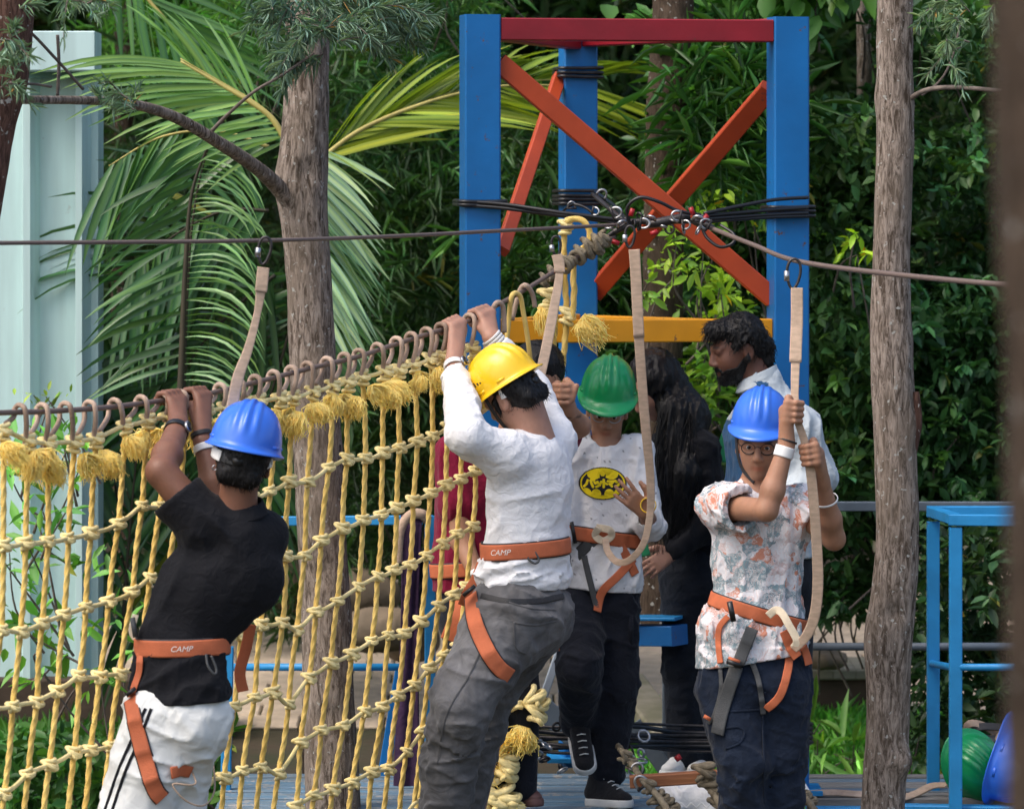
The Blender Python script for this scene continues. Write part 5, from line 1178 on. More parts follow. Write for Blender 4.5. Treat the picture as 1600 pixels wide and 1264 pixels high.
def garment(name, S_, m, parent, h=.006, cols=None, **kw):
    fz = kw.pop('fz', None); v, f = S_.mesh(h)
    o = obj(name, (v, f, cols(v)) if cols else (v, f), m, parent, **kw)
    if fz: fuzz(o, S_, v, *fz)
    return o

# ------------------------------------------------------------------ A: black shirt, blue helmet, from behind
Y = 13.55; A = thing('person', P(230, 1540, Y), 'person seen from behind in black shirt and white trousers gripping the net cable', 'person')
fw = V(.05, 1, -.05); up = V(.21, .05, 1); hc = P(381, 722, Y)
sh1, el1, wr1 = P(318, 815, Y - .03), P(252, 737, Y - .02), P(279, 664, Y + .22); c1 = cab(262)
sh2, el2, wr2 = P(412, 836, Y + .05), P(346, 800, Y + .22), P(317, 690, Y + .30); c2 = cab(303)
B_ = Sdf(.02); g, Mx = head(B_, hc, fw, up)
B_.cap(hc - nrm(up) * .05 - fw * .02, P(370, 805, Y), .056, .062, k=.03); B_.cap(P(370, 870, Y), P(300, 1010, Y), .11, .09, flat=.55, k=.03)
B_.cap(P(370, 815, Y), sh1, .05, .05, k=.03); B_.cap(P(370, 815, Y), sh2, .05, .05, k=.03)
B_.cap(sh1, el1, .055, .047, k=.02); B_.cap(el1 + V(.0, .01, -.0), lerp(el1, wr1, .35), .045, .046, k=.02); B_.cap(lerp(el1, wr1, .35), wr1, .045, .027, k=.02); B_.cap(lerp(el1, wr1, .7), wr1, .030, .027, flat=.85, k=.02)
B_.cap(sh2, el2, .05, .045); B_.cap(el2, lerp(el2, wr2, .4), .042, .044); B_.cap(lerp(el2, wr2, .4), wr2, .044, .028)
bd = nrm(cab(310) - cab(255))
fist(B_, wr1, c1, bd, V(0, -1, -.25), V(0, -.25, 1), .011, 1, 1.08); fist(B_, wr2, c2, bd, V(.1, -1, -.25), V(0, -.25, 1), .011, -1, 1.02)
for a, b in ((P(262, 1100, Y), P(215, 1330, Y)), (P(215, 1330, Y), P(180, 1520, Y)), (P(310, 1100, Y), P(285, 1330, Y + .1)), (P(285, 1330, Y + .1), P(290, 1530, Y + .1))): B_.cap(a, b, .045, .03)
v, f = B_.mesh(.0055); body = obj('body', (v, f, facecols(v, g, hc, Mx, 1)), M['skinA'], A)
Sh = Sdf(.035)
Sh.cap(P(328, 915, Y), P(364, 893, Y), .138, .146, flat=.68, k=.05); Sh.cap(P(281, 1003, Y), P(322, 925, Y), .112, .138, flat=.66, k=.04)
Sh.cap(P(283, 1012, Y), P(282, 1085, Y), .118, .145, flat=.80, k=.03)
Sh.cap(P(372, 838, Y), sh1 + V(.005, 0, -.012), .072, .066, k=.05); Sh.cap(P(372, 838, Y), sh2, .072, .064, k=.05); Sh.cap(P(374, 800, Y), P(372, 825, Y), .066, .075, k=.03)
Sh.cap(sh1, P(280, 778, Y - .025), .076, .085, k=.04); cutend(Sh, P(283, 779, Y - .025), el1 - sh1, .105); Sh.cap(P(280, 776, Y - .025), P(255, 745, Y - .025), .060, .060, k=.004, op='s')
Sh.cap(sh2, P(378, 815, Y + .14), .066, .068, k=.04); cutend(Sh, P(372, 812, Y + .16), el2 - sh2, .12)
Sh.ell(P(381, 768, Y), (.062, .062, .05), k=.008, op='s')
Sh.post += [plane_cut(P(282, 1096, Y), V(.05, 0, -1))]
ax0 = nrm(P(366, 893, Y) - P(290, 1020, Y))
Sh.post += [dirfolds(.012, .10, nrm(V(.35, 0, 1)), 6, 3, mask=lambda p: np.clip((P(0, 840, Y)[2] - p[:, 2]) / .15, .15, 1)), folds(.003, .05, (1.5, 1, 1), 8), dirfolds(.013, .07, nrm(V(1, 0, -.7)), 3, 5, mask=lambda p: np.exp(-((p[:, 2] - P(0, 845, Y)[2]) / .09) ** 2) * np.exp(-((p[:, 0] - P(330, 0, Y)[0]) / .1) ** 2)), dirfolds(.014, .06, nrm(V(1, 0, .25)), 3, 6, mask=lambda p: (p[:, 2] < P(0, 1015, Y)[2]) * 1.)]
shirtA = garment('shirt', Sh, M['blackcloth'], A)
# collar and yoke seam
a = np.linspace(0, 2 * np.pi, 30, endpoint=False); cc = P(377, 792, Y); d = np.stack([np.cos(a), np.sin(a), .12 * np.cos(a) + .25 * np.sin(a)], 1)
obj('collar', ribbon(cc + d * V(.072, .066, .07) + V(0, 0, -.008), .042, .005, np.stack([np.cos(a), np.sin(a), a * 0 + .5], 1), True), M['blackcloth'], shirtA)
Tr = Sdf(.03)
Tr.cap(P(284, 1098, Y), P(284, 1125, Y), .110, .135, flat=.72, k=.04); Tr.cap(P(255, 1120, Y), P(203, 1310, Y - .02), .122, .108, k=.04); Tr.cap(P(203, 1310, Y - .02), P(165, 1540, Y), .105, .085, k=.04)
Tr.cap(P(303, 1120, Y + .03), P(286, 1200, Y + .05), .108, .078, k=.05); Tr.cap(P(286, 1200, Y + .08), P(282, 1320, Y + .1), .072, .075, k=.03); Tr.cap(P(282, 1320, Y + .1), P(290, 1540, Y + .1), .08, .075, k=.03); Tr.ell(P(300, 1135, Y - .02), (.09, .10, .09), k=.04)
Tr.post += [dirfolds(.012, .08, nrm(V(1, 0, -.6)), 3, 31), folds(.006, .06, seed=33), plane_cut(P(0, 1540, Y), V(0, 0, -1))]
trA = garment('trousers', Tr, M['whitetrack'], A)
for dx in (0, 12):
    strappath(Tr, [P(232 + dx * .75, 1100, Y), P(212 + dx, 1145, Y), P(192 + dx, 1190, Y), P(174 + dx, 1240, Y), P(160 + dx, 1290, Y), P(150 + dx, 1350, Y)], .0095, M['blackcloth'], trA, 'side_stripe', off=.0015, th=.002)
for q0, q1 in ((P(160, 1560, Y + .02), P(150, 1560, Y + .22)), (P(290, 1560, Y + .1), P(285, 1560, Y + .3))): shoe(A, q0, q1, V(0, 0, 1), 'shoe', lace=False)
hatA = hardhat(A, P(382, 701, Y) + V(0, .01, 0), fw + V(0, 0, -.02), up, 'hblue', .97, ridges=3, peak=.035)
H = Sdf(.02); r_, f_, u_ = ortho(fw, up); q = lambda x, y, z: hc + r_ * x + f_ * y + u_ * z
H.ell(q(0, -.022, .02), (.084, .094, .085)); H.cap(q(-.035, -.070, -.045), q(.035, -.070, -.045), .033, k=.03); H.ell(q(0, -.01, .08), (.075, .08, .05)); H.ell(q(0, .075, 0), (.075, .045, .09), op='s', k=.02); H.post.append(folds(.003, .018, seed=4))
H.post.append(plane_cut(q(0, 0, -.078), -u_)); garment('hair', H, M['hair'], A, .005, fz=(900, .014, V(0, -.1, -1)))
obj('ear_ornament', ring(q(-.084, 0, -.035), .007, .002), M['metal'], A); 
watch(A, lerp(wr1, el1, .13) + V(0, .0, 0), wr1 - el1, .037, V(.75, -.65, .1), 'blackplastic')
band(A, lerp(wr2, el2, .10), wr2 - el2, .034, .022, M['whiteplastic'], 'wristband'); band(A, lerp(wr2, el2, -.10), wr2 - el2, .031, .014, M['blackstrap'], 'wristband')
def harness(Pn, sdfs, beltc, beltax, u, w=.050, txt=None, nor=None, tparam=.5, a=(0, 360), tdz=0, mm='strap', size=.034, flip=False, nm='harness_belt'):
    o, p, d = strapwrap(sdfs, beltc, beltax, u, a[0], a[1], w, M[mm], Pn, nm, off=.006, n=72, closed=(a[1] - a[0] >= 359), th=.005)
    b, _, _ = strapwrap(sdfs, beltc, beltax, u, a[0], a[1], w * 1.18, M['blackstrap'], o, 'belt_backing', off=.003, n=72, closed=(a[1] - a[0] >= 359), th=.003)
    return o, p, d
bA, pA, dA = harness(A, Sh, P(284, 1009, Y), V(-.02, 0, 1), V(1, 0, 0), .050)
k = np.argsort(pA[:, 1])[:26]; k = k[np.argsort(pA[k, 0])]; text_on('CAMP', pA[k], dA[k], .024, M['print'], bA, t0=.55, off=.005)
strappath(Tr, [P(206, 1088, Y), P(213, 1110, Y), P(224, 1150, Y), P(236, 1190, Y), P(248, 1225, Y), P(258, 1240, Y)], .047, M['strap'], bA, 'leg_strap', off=.006, th=.005)
strappath(Tr, [P(206, 1088, Y), P(213, 1110, Y), P(224, 1150, Y), P(236, 1190, Y), P(248, 1225, Y), P(258, 1240, Y)], .055, M['blackstrap'], bA, 'leg_strap_backing', off=.003, th=.003)
strappath(Sh, [P(221, 1018, Y), P(220, 1045, Y), P(212, 1070, Y), P(205, 1090, Y)], .024, M['strap'], bA, 'side_strap', off=.006)
obj('buckle', box(P(198, 1086, Y - .06), P(212, 1074, Y - .06), .035, .012, bev=.003), M['blackplastic'], bA)
strappath(Tr, [P(272, 1200, Y), P(285, 1198, Y), P(300, 1202, Y)], .036, M['strap'], bA, 'leg_strap', off=.01, th=.006)
obj('gear_loop', tube(catmull([P(322, 1022, Y - .12), P(325, 1040, Y - .13), P(335, 1053, Y - .13), P(338, 1045, Y - .12), P(330, 1024, Y - .12)], 6), .004, 6), M['greystrap'], bA)
obj('cord', tube(catmull([P(300, 1205, Y - .05), P(306, 1222, Y - .08), P(297, 1226, Y - .1), P(270, 1225, Y - .12), P(290, 1250, Y - .1), P(318, 1258, Y - .05), P(335, 1235, Y + .1), P(333, 1190, Y + .2)], 6), .003, 5), M['web'], bA)
obj('buckle', box(P(207, 965, Y - .05), P(212, 995, Y - .05), .03, .014, bev=.003), M['greystrap'], bA); strappath(Sh, [P(212, 960, Y), P(206, 985, Y), P(212, 998, Y)], .02, M['webcream'], bA, 'webbing_end', proj=False)
# harness parts hanging on the far side of his hip
strappath(Tr, [P(392, 975, Y + .2), P(385, 1010, Y + .2), P(375, 1050, Y + .2), P(380, 1080, Y + .2)], .035, M['strap'], bA, 'leg_strap', proj=False)

# ------------------------------------------------------------------ B: white long sleeves, yellow helmet
Y = 15.0; Bp = thing('person', P(690, 1330, Y), 'person in white long sleeved top, grey jeans and yellow hard hat holding the cable', 'person')
fw = V(-.66, .55, -.50); up = V(-.50, .08, .86); hc = P(802, 618, Y); uB = V(.65, .75, 0)
sh1, el1, wr1 = P(790, 712, Y - .12), P(730, 682, Y - .20), P(709, 568, Y + .06); c1 = cab(703)
sh2, el2, wr2 = P(868, 690, Y + .14), P(836, 606, Y + .26), P(768, 528, Y + .24); c2 = cab(748)
B_ = Sdf(.02); g, Mx = head(B_, hc, fw, up)
B_.cap(hc - nrm(up) * .04 - nrm(fw) * .03, P(838, 690, Y), .058, .066, k=.03); B_.cap(P(830, 740, Y), P(818, 900, Y), .14, .12, flat=.6, u=uB, k=.03)
B_.cap(P(835, 705, Y), sh1, .045, .045, k=.03); B_.cap(P(835, 705, Y), sh2, .045, .045, k=.03)
B_.cap(sh1, el1, .047, .042); B_.cap(el1, wr1, .043, .027); B_.cap(sh2, el2, .045, .04); B_.cap(el2, wr2, .041, .027)
bd = nrm(cab(760) - cab(690))
fist(B_, wr1, c1, bd, V(.15, -1, -.2), V(0, -.2, 1), .011, 1, 1.05); fist(B_, wr2, c2, bd, V(.1, -1, -.3), V(0, -.3, 1), .011, -1, 1.05)
for a, b in ((P(790, 960, Y - .1), P(718, 1100, Y - .2)), (P(718, 1100, Y - .2), P(690, 1310, Y - .1)), (P(850, 960, Y + .1), P(780, 1080, Y + .2)), (P(780, 1080, Y + .2), P(735, 1310, Y + .2))): B_.cap(a, b, .045, .03)
v, f = B_.mesh(.0055); obj('body', (v, f, facecols(v, g, hc, Mx, 1)), M['skinB'], Bp)
Sh = Sdf(.04)
Sh.cap(P(829, 762, Y), P(822, 840, Y), .172, .158, flat=.70, u=uB, k=.05); Sh.cap(P(822, 850, Y), P(817, 900, Y), .150, .166, flat=.80, u=uB, k=.02)
Sh.cap(P(835, 715, Y), sh1, .075, .072, k=.05); Sh.cap(P(840, 712, Y + .05), sh2, .07, .062, k=.05)
Sh.cap(sh1, el1, .072, .062, k=.04); Sh.cap(el1, lerp(el1, wr1, .45), .062, .052, k=.03); Sh.cap(lerp(el1, wr1, .45), lerp(el1, wr1, .9), .056, .038, k=.02)
Sh.cap(sh2, el2, .062, .047, k=.04); Sh.cap(el2, lerp(el2, wr2, .92), .050, .036, k=.03)
cutend(Sh, lerp(el1, wr1, .80), wr1 - el1, .09); cutend(Sh, lerp(el2, wr2, .82), wr2 - el2, .08); Sh.cap(lerp(el1, wr1, .75), lerp(el1, wr1, 1.05), .034, .034, k=.003, op='s'); Sh.cap(lerp(el2, wr2, .75), lerp(el2, wr2, 1.05), .030, .030, k=.003, op='s')
Sh.ell(P(822, 648, Y), (.062, .062, .05), k=.01, op='s'); Sh.cap(P(828, 690, Y), P(832, 720, Y), .072, .10, flat=.8, u=uB, k=.03)
Sh.post += [plane_cut(P(817, 917, Y), V(-.05, 0, -1))]
arm_m = lambda a, b, w: (lambda p: np.exp(-(np.linalg.norm(np.cross(p - a, nrm(b - a)), axis=1) / w) ** 4) * (((p - a) @ nrm(b - a)) > -.02))
body_m = lambda p: np.clip((P(0, 715, Y)[2] - p[:, 2]) / .12, 0, 1)
Sh.post += [dirfolds(.009, .08, V(1, .4, .15), 8, 51, mask=body_m), dirfolds(.008, .085, nrm(V(.9, .2, .55)), 8, 53, mask=lambda p: 1 - .7 * body_m(p)), folds(.003, .04, seed=55), dirfolds(.018, .045, V(1, .3, .1), 4, 57, mask=lambda p: np.exp(-((p[:, 2] - P(0, 893, Y)[2]) / .05) ** 2)), dirfolds(.008, .03, nrm(np.cross(el1 - wr1, V(0, 1, 0))), 3, 59, mask=arm_m(el1, wr1, .08))]
garment('top', Sh, M['whitecloth'], Bp)
Tr = Sdf(.03)
Tr.cap(P(820, 945, Y), P(824, 955, Y), .142, .160, flat=.72, u=uB, k=.03); Tr.cap(P(796, 965, Y - .08), P(722, 1095, Y - .18), .138, .104, k=.05); Tr.ell(P(845, 955, Y), (.10, .12, .10), k=.05)
Tr.cap(P(722, 1095, Y - .18), P(703, 1190, Y - .12), .100, .079, k=.03); Tr.cap(P(703, 1190, Y - .12), P(688, 1325, Y - .08), .079, .083, k=.03)
Tr.cap(P(845, 965, Y + .1), P(778, 1060, Y + .18), .105, .085, k=.03); Tr.cap(P(778, 1060, Y + .18), P(735, 1210, Y + .16), .075, .06, k=.02); Tr.cap(P(735, 1210, Y + .16), P(722, 1325, Y + .16), .06, .06, k=.02)
knee = P(700, 1190, Y - .12)
Tr.post += [dirfolds(.011, .075, nrm(V(1, .2, -.45)), 4, 61), dirfolds(.016, .045, V(1, .2, .15), 5, 63, mask=lambda p: np.exp(-((p[:, 2] - P(0, 1165, Y)[2]) / .10) ** 2)), dirfolds(.012, .05, V(1, .2, -.3), 5, 64, mask=lambda p: np.exp(-((p[:, 2] - P(0, 1250, Y)[2]) / .05) ** 2)), folds(.004, .04, seed=65), plane_cut(P(0, 1322, Y), V(0, 0, -1))]
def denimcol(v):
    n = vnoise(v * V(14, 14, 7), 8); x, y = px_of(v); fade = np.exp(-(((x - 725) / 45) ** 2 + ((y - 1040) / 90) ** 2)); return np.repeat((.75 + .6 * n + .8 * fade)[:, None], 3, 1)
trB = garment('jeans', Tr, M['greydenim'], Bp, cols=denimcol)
for pts in ([P(790, 930, Y), P(830, 942, Y), P(868, 948, Y)], [P(803, 962, Y), P(835, 968, Y), P(870, 965, Y)], [P(803, 962, Y), P(806, 1000, Y), P(822, 1012, Y)], [P(760, 985, Y), P(735, 1040, Y), P(700, 1100, Y), P(685, 1180, Y)]):
    strappath(Tr, pts, .005, M['greydenim'], trB, 'seam', off=.002, th=.002)
strappath(Tr, [P(752, 924, Y), P(790, 930, Y), P(840, 932, Y), P(880, 928, Y)], .02, M['blackstrap'], Bp, 'belt', off=.003)
for q0, q1 in ((P(690, 1345, Y - .04), P(665, 1345, Y - .2)), (P(730, 1345, Y + .2), P(700, 1345, Y + .05))): shoe(Bp, q0, q1, V(0, 0, 1), 'shoe', lace=False)
r_, f_, u_ = ortho(fw, up); q = lambda x, y, z: hc + r_ * x + f_ * y + u_ * z
hatB = hardhat(Bp, q(0, .0, .040), fw, up, 'hyel', .92, ridges=3, peak=.045)
obj('chin_strap', ribbon(catmull([q(-.083, .045, .04), q(-.076, .052, -.02), q(-.056, .060, -.075), q(0, .078, -.115)], 6), .012, .003, -r_), M['blackstrap'], hatB)
strapm = M['blackcloth']
mbm = MB()
for (x, y, s) in [(-.12, .0, .010), (-.12, .012, .016), (-.12, .026, .020), (-.12, .036, .012), (-.12, .050, .008), (-.12, -.012, .006)]:
    b0 = q(-.1115 * (1 - .2 * 0), y + .02, .085); mbm.add(*box(b0, b0 + u_ * s, .007, .004))
obj('printed_crest', mbm.vf(), M['blackplastic'], hatB, smooth=False)
H = Sdf(.02); H.ell(q(0, -.024, .02), (.083, .092, .084)); H.cap(q(-.035, -.072, -.04), q(.035, -.072, -.04), .034, k=.03); H.ell(q(0, -.01, .07), (.076, .08, .05)); H.ell(q(0, .085, -.02), (.085, .058, .09), op='s', k=.01); H.ell(q(-.088, .004, -.012), (.034, .030, .044), op='s', k=.008)
H.cap(q(-.072, .03, .01), q(-.072, .035, -.03), .012, .006, k=.01); H.post += [folds(.003, .018, seed=4), plane_cut(q(0, 0, -.070), -u_)]; garment('hair', H, M['hair'], Bp, .005, fz=(900, .016, V(.4, -.2, -1)))
watch(Bp, lerp(wr1, el1, .04), wr1 - el1, .034, V(.8, -.7, 0), 'whiteplastic'); band(Bp, lerp(wr1, el1, .14), wr1 - el1, .034, .008, M['blackstrap'], 'wristband')
for k in (0, .05, .10): band(Bp, lerp(wr2, el2, k), wr2 - el2, .033, .009, M['whiteplastic'], 'bead_bracelet', th=.008)
bB, pB_, dB = harness(Bp, Sh, P(818, 856, Y), V(-.06, 0, 1), uB, .052)
k = np.argsort(pB_[:, 1])[:30]; k = k[np.argsort(pB_[k, 0])]; text_on('CAMP', pB_[k], dB[k], .026, M['print'], bB, t0=.32, off=.005)
strappath(Tr, [P(736, 925, Y), P(742, 960, Y), P(757, 995, Y), P(778, 1028, Y), P(798, 1046, Y)], .052, M['strap'], bB, 'leg_strap', off=.006, th=.005)
strappath(Tr, [P(736, 925, Y), P(742, 960, Y), P(757, 995, Y), P(778, 1028, Y), P(798, 1046, Y)], .060, M['blackstrap'], bB, 'leg_strap_backing', off=.003, th=.003)
strappath(Tr, [P(752, 880, Y - .05), P(742, 905, Y - .05), P(730, 925, Y - .05), P(722, 945, Y)], .030, M['strap'], bB, 'side_strap', proj=False)
obj('buckle', box(P(724, 930, Y - .16), P(742, 915, Y - .16), .04, .012, bev=.003), M['blackplastic'], bB)
strappath(Tr, [P(858, 985, Y + .1), P(862, 1000, Y + .1), P(866, 1018, Y + .12)], .04, M['strap'], bB, 'leg_strap', proj=False)
obj('gear_loop', tube(catmull([P(826, 862, Y - .14), P(825, 872, Y - .15), P(835, 880, Y - .15), P(842, 875, Y - .14), P(836, 862, Y - .14)], 6), .004, 6), M['greystrap'], bB)

# ------------------------------------------------------------------ C: boy with green helmet
Y = 16.0; Cp = thing('person', P(945, 1255, Y), 'boy in green hard hat and white top with yellow oval emblem stepping forward', 'person')
fw = V(-.05, -.92, -.36); up = V(.05, -.36, .92); r_, f_, u_ = ortho(fw, up); br = P(950, 622, Y); hc = br - u_ * .047 ; q = lambda x, y, z: hc + r_ * x + f_ * y + u_ * z
sh1, el1, wr1 = P(905, 700, Y), P(886, 775, Y - .02), P(880, 840, Y - .1); sh2, el2, wr2 = P(994, 703, Y), P(1016, 822, Y - .05), P(1009, 800, Y - .24)
B_ = Sdf(.02); g, Mx = head(B_, hc, fw, up, .90)
B_.cap(hc - V(0, -.03, .05), P(946, 705, Y), .048, .054, k=.03); B_.cap(P(950, 740, Y), P(940, 900, Y), .105, .10, flat=.62, k=.03); B_.cap(P(947, 705, Y), sh1, .04, .04); B_.cap(P(947, 705, Y), sh2, .04, .04)
B_.cap(sh1, el1, .038, .034); B_.cap(el1, wr1, .034, .024); B_.cap(sh2, el2, .038, .036); B_.cap(el2, wr2, .036, .024); openhand(B_, wr2, V(-.62, -.35, .62), V(.25, -.9, -.3), V(1, 0, .6), .92, .12, .42); B_.ell(wr1, (.03, .03, .04))
for a, b in ((P(912, 930, Y), P(906, 1040, Y - .2)), (P(906, 1040, Y - .2), P(905, 1150, Y + .02)), (P(962, 930, Y), P(958, 1070, Y - .03)), (P(958, 1070, Y - .03), P(944, 1228, Y))): B_.cap(a, b, .035, .025)
v, f = B_.mesh(.005); obj('body', (v, f, facecols(v, g, hc, Mx, .90)), M['skinD'], Cp)
Sh = Sdf(.03)
Sh.cap(P(952, 765, Y), P(940, 830, Y), .128, .115, flat=.66, k=.04); Sh.cap(P(937, 840, Y), P(942, 905, Y), .112, .140, flat=.80, k=.02); Sh.cap(P(948, 718, Y), sh1, .056, .055, k=.04); Sh.cap(P(948, 718, Y), sh2, .056, .053, k=.04); Sh.cap(P(947, 705, Y), P(947, 730, Y), .066, .085, flat=.8, k=.03)
Sh.cap(sh1, el1, .053, .048); Sh.cap(el1, wr1, .046, .036); Sh.cap(sh2, el2, .053, .050, k=.03); Sh.cap(el2, lerp(el2, wr2, .5), .048, .040); cutend(Sh, lerp(el2, wr2, .62), wr2 - el2, .09); Sh.cap(lerp(el2, wr2, .5), wr2, .033, .033, k=.003, op='s')
Sh.ell(P(946, 681, Y - .012), (.064, .075, .05), k=.008, op='s'); Sh.post += [plane_cut(P(942, 921, Y), V(-.08, 0, -1)), dirfolds(.009, .055, V(.3, .2, 1), 4, 71), folds(.005, .04, seed=73), dirfolds(.012, .04, V(.3, 0, 1), 3, 75, mask=lambda p: np.exp(-((p[:, 2] - P(0, 870, Y)[2]) / .06) ** 2))]
def fleck(v):
    n = vnoise(v * V(120, 120, 220), 3); m_ = (n > .88) & (vnoise(v * V(30, 30, 60), 5) > .5); c = np.ones((len(v), 3)); c[m_] = .25; return c
M['whitefleck'] = cloth('white_flecked_cotton', (.82, .82, .83), var=.03, attr=True)
topC = garment('top', Sh, M['whitefleck'], Cp, cols=fleck)
a = np.linspace(0, 2 * np.pi, 30, endpoint=False)
# printed oval emblem, laid on the chest
def emblem():
    n1, n2 = 150, 100; X, Z = np.meshgrid(np.linspace(-1.03, 1.03, n1), np.linspace(-1.03, 1.03, n2)); rr_ = np.sqrt(X ** 2 + Z ** 2)
    yel = np.array([.86, .66, .015]); blk = np.array([.02, .02, .025]); col = np.tile(yel, (n2, n1, 1)); col[rr_ > .93] = blk
    ax_ = np.abs(X); dsc = lambda cx, cz, r, sx=1.0: ((ax_ - cx) / sx) ** 2 + (Z - cz) ** 2 < r * r
    bat = (rr_ < .86) & (Z < .66) & (Z > -.70)
    bat &= ~dsc(.36, .60, .36, .80) & ~((ax_ < .2) & (Z > .34)) ; bat |= (ax_ < .13) & (Z > .2) & (Z < .44 + np.where(ax_ > .05, (ax_ - .05) * 1.8, 0))
    bat &= ~dsc(.27, -.66, .33, .62) & ~dsc(.68, -.64, .36, .62); bat &= ~((ax_ > .16) & (ax_ < .9) & (Z < -.52))
    col[bat] = blk
    st = {'ba': [[(-.62, .18), (-.66, -.02), (-.76, -.18)], [(-.50, .18), (-.46, -.02), (-.40, -.2)], [(-.46, .26), (-.42, .2)], [(-.40, .28), (-.36, .22)]], 'tsu': [[(-.34, .08), (-.30, 0)], [(-.22, .10), (-.19, .02)], [(-.06, .10), (-.12, -.10), (-.26, -.20)]], 'to': [[(.04, .22), (.04, -.22)], [(.04, .06), (.18, -.04)]], 'ma': [[(.22, .14), (.46, .14), (.34, -.04)], [(.28, -.02), (.38, -.16)]], 'n': [[(.52, .16), (.58, .08)], [(.52, -.16), (.64, -.10), (.76, .12)]]}
    D = np.full(X.shape, 9.)
    for ls in st.values():
        for l in ls:
            for (x0, z0_), (x1, z1_) in zip(l[:-1], l[1:]):
                dx, dz = x1 - x0, z1_ - z0_; h = np.clip(((X - x0) * dx + (Z - z0_) * dz) / (dx * dx + dz * dz), 0, 1); D = np.minimum(D, np.hypot((X - x0 - h * dx) * 1.0, (Z - z0_ - h * dz) * .75))
    col[D < .052] = yel
    W_, H_ = .0865, .059; ce = P(941, 753, Y); p = np.stack([ce[0] + X * W_, np.full(X.shape, Y - .4), ce[2] + Z * H_ - .0 * X], -1).reshape(-1, 3)
    t = np.linspace(0, .5, 220); out = np.zeros(len(p)); D2 = Sh.at(p[::1][:, None] + t[None, ::4, None] * V(0, 1, 0), False); k0 = np.argmax(D2 < 0, 1); base = t[::4][k0]; 
    # smooth the cloth depth so that the print stays just proud of the folds
    yv = base.reshape(X.shape); 
    fine = np.array([Sh.at(p + V(0, 1, 0) * (yv.reshape(-1) + o)[:, None], True) for o in np.linspace(-.03, .012, 22)]); kk = np.argmax(fine < 0, 0); dep = yv.reshape(-1) + np.linspace(-.03, .012, 22)[kk]
    dep = dep.reshape(X.shape)
    for _ in range(3): dep = (dep + np.roll(dep, 1, 0) + np.roll(dep, -1, 0) + np.roll(dep, 1, 1) + np.roll(dep, -1, 1)) / 5
    p[:, 1] += dep.reshape(-1) - .005
    ff = grid_faces(n2, n1, False, False); inn = (rr_.reshape(-1) <= 1.0); ff = ff[inn[ff].all(1)]
    return p, [ff], col.reshape(-1, 3)
M['printm'] = mat('flat_shirt_print', (1, 1, 1), .8, attr=True, spec=.2)
obj('oval_emblem', emblem(), M['printm'], topC, label='yellow and black oval emblem with katakana lettering')
Tr = Sdf(.03)
Tr.cap(P(940, 920, Y), P(938, 935, Y), .106, .122, flat=.70, k=.03); Tr.cap(P(912, 940, Y), P(905, 1040, Y - .2), .088, .076, k=.04); Tr.cap(P(905, 1045, Y - .2), P(904, 1128, Y - .02), .076, .062, k=.02); Tr.cap(P(963, 940, Y), P(962, 1070, Y - .03), .085, .078, k=.04); Tr.cap(P(962, 1070, Y - .03), P(948, 1205, Y), .078, .062, k=.03)
Tr.post += [dirfolds(.009, .06, V(1, .2, -.3), 4, 81), folds(.004, .04, seed=83)]; cutend(Tr, P(904, 1140, Y), V(0, .4, -1), .1); cutend(Tr, P(948, 1216, Y), V(0, 0, -1), .1)
trC = garment('trousers', Tr, M['navydark'], Cp)
for (x, y) in ((992, 985), ): obj('cargo_pocket', box(P(985, 960, Y - .06), P(985, 1010, Y - .06), .05, .02, up=(1, 0, 0), bev=.006), M['navydark'], trC)
shoe(Cp, P(904, 1142, Y + .02), P(916, 1208, Y - .14), V(0, -.85, .45), 'shoe', sc=1.0); shoe(Cp, P(920, 1252, Y + .02), P(984, 1256, Y - .14), V(0, 0, 1), 'shoe')
hatC = hardhat(Cp, br + u_ * .016 - f_ * .012, fw + V(0, 0, .05), up, 'hgreen', .88, ridges=3, peak=.045)
obj('hat_clip', ring(g(0, .09, .16), .012, .003), M['hgreen'], hatC)
H = Sdf(.02); H.ell(q(0, -.022, .02), (.080, .090, .080)); H.ell(q(0, .08, -.01), (.08, .05, .09), op='s'); H.post.append(plane_cut(q(0, 0, -.05), -u_)); garment('hair', H, M['hair'], Cp, .006)
def glasses(parent, g, m, sc=1, rad=(.0235, .0195), clear=True, z=.008, y=.104):
    o = None
    for s in (-1, 1):
        a_ = np.linspace(0, 2 * np.pi, 24, endpoint=False); p = np.array([g(s * .032 + math.cos(t) * rad[0], y - .012 * abs(s * .032 + math.cos(t) * rad[0]) / .05, z + math.sin(t) * rad[1]) for t in a_]); k_ = obj('glasses_rim' , tube(p, .0016 * sc, 6, True), M[m], parent if o is None else o); o = o or k_
    obj('bridge', tube(np.array([g(-.010, y, z + .006), g(0, y + .003, z + .009), g(.010, y, z + .006)]), .0016, 5), M[m], o)
    for s in (-1, 1): obj('temple', tube(np.array([g(s * .055, y - .014, z + .006), g(s * .075, .05, z + .006), g(s * .080, -.01, z + .004)]), .0015, 5), M[m], o)
glasses(Cp, g, 'palesteel', .95); eyes(g, Cp, .95)
band(Cp, lerp(wr2, el2, -.1) + V(.01, -.02, .02), wr2 - el2, .027, .012, M['hyel'], 'wristband')
M['hb'] = M['strap']
bC, pC, dC = harness(Cp, Sh, P(937, 836, Y), V(.16, 0, 1), V(1, 0, 0), .048)
SC = Sdf(.02); SC.pr = Sh.pr + Tr.pr
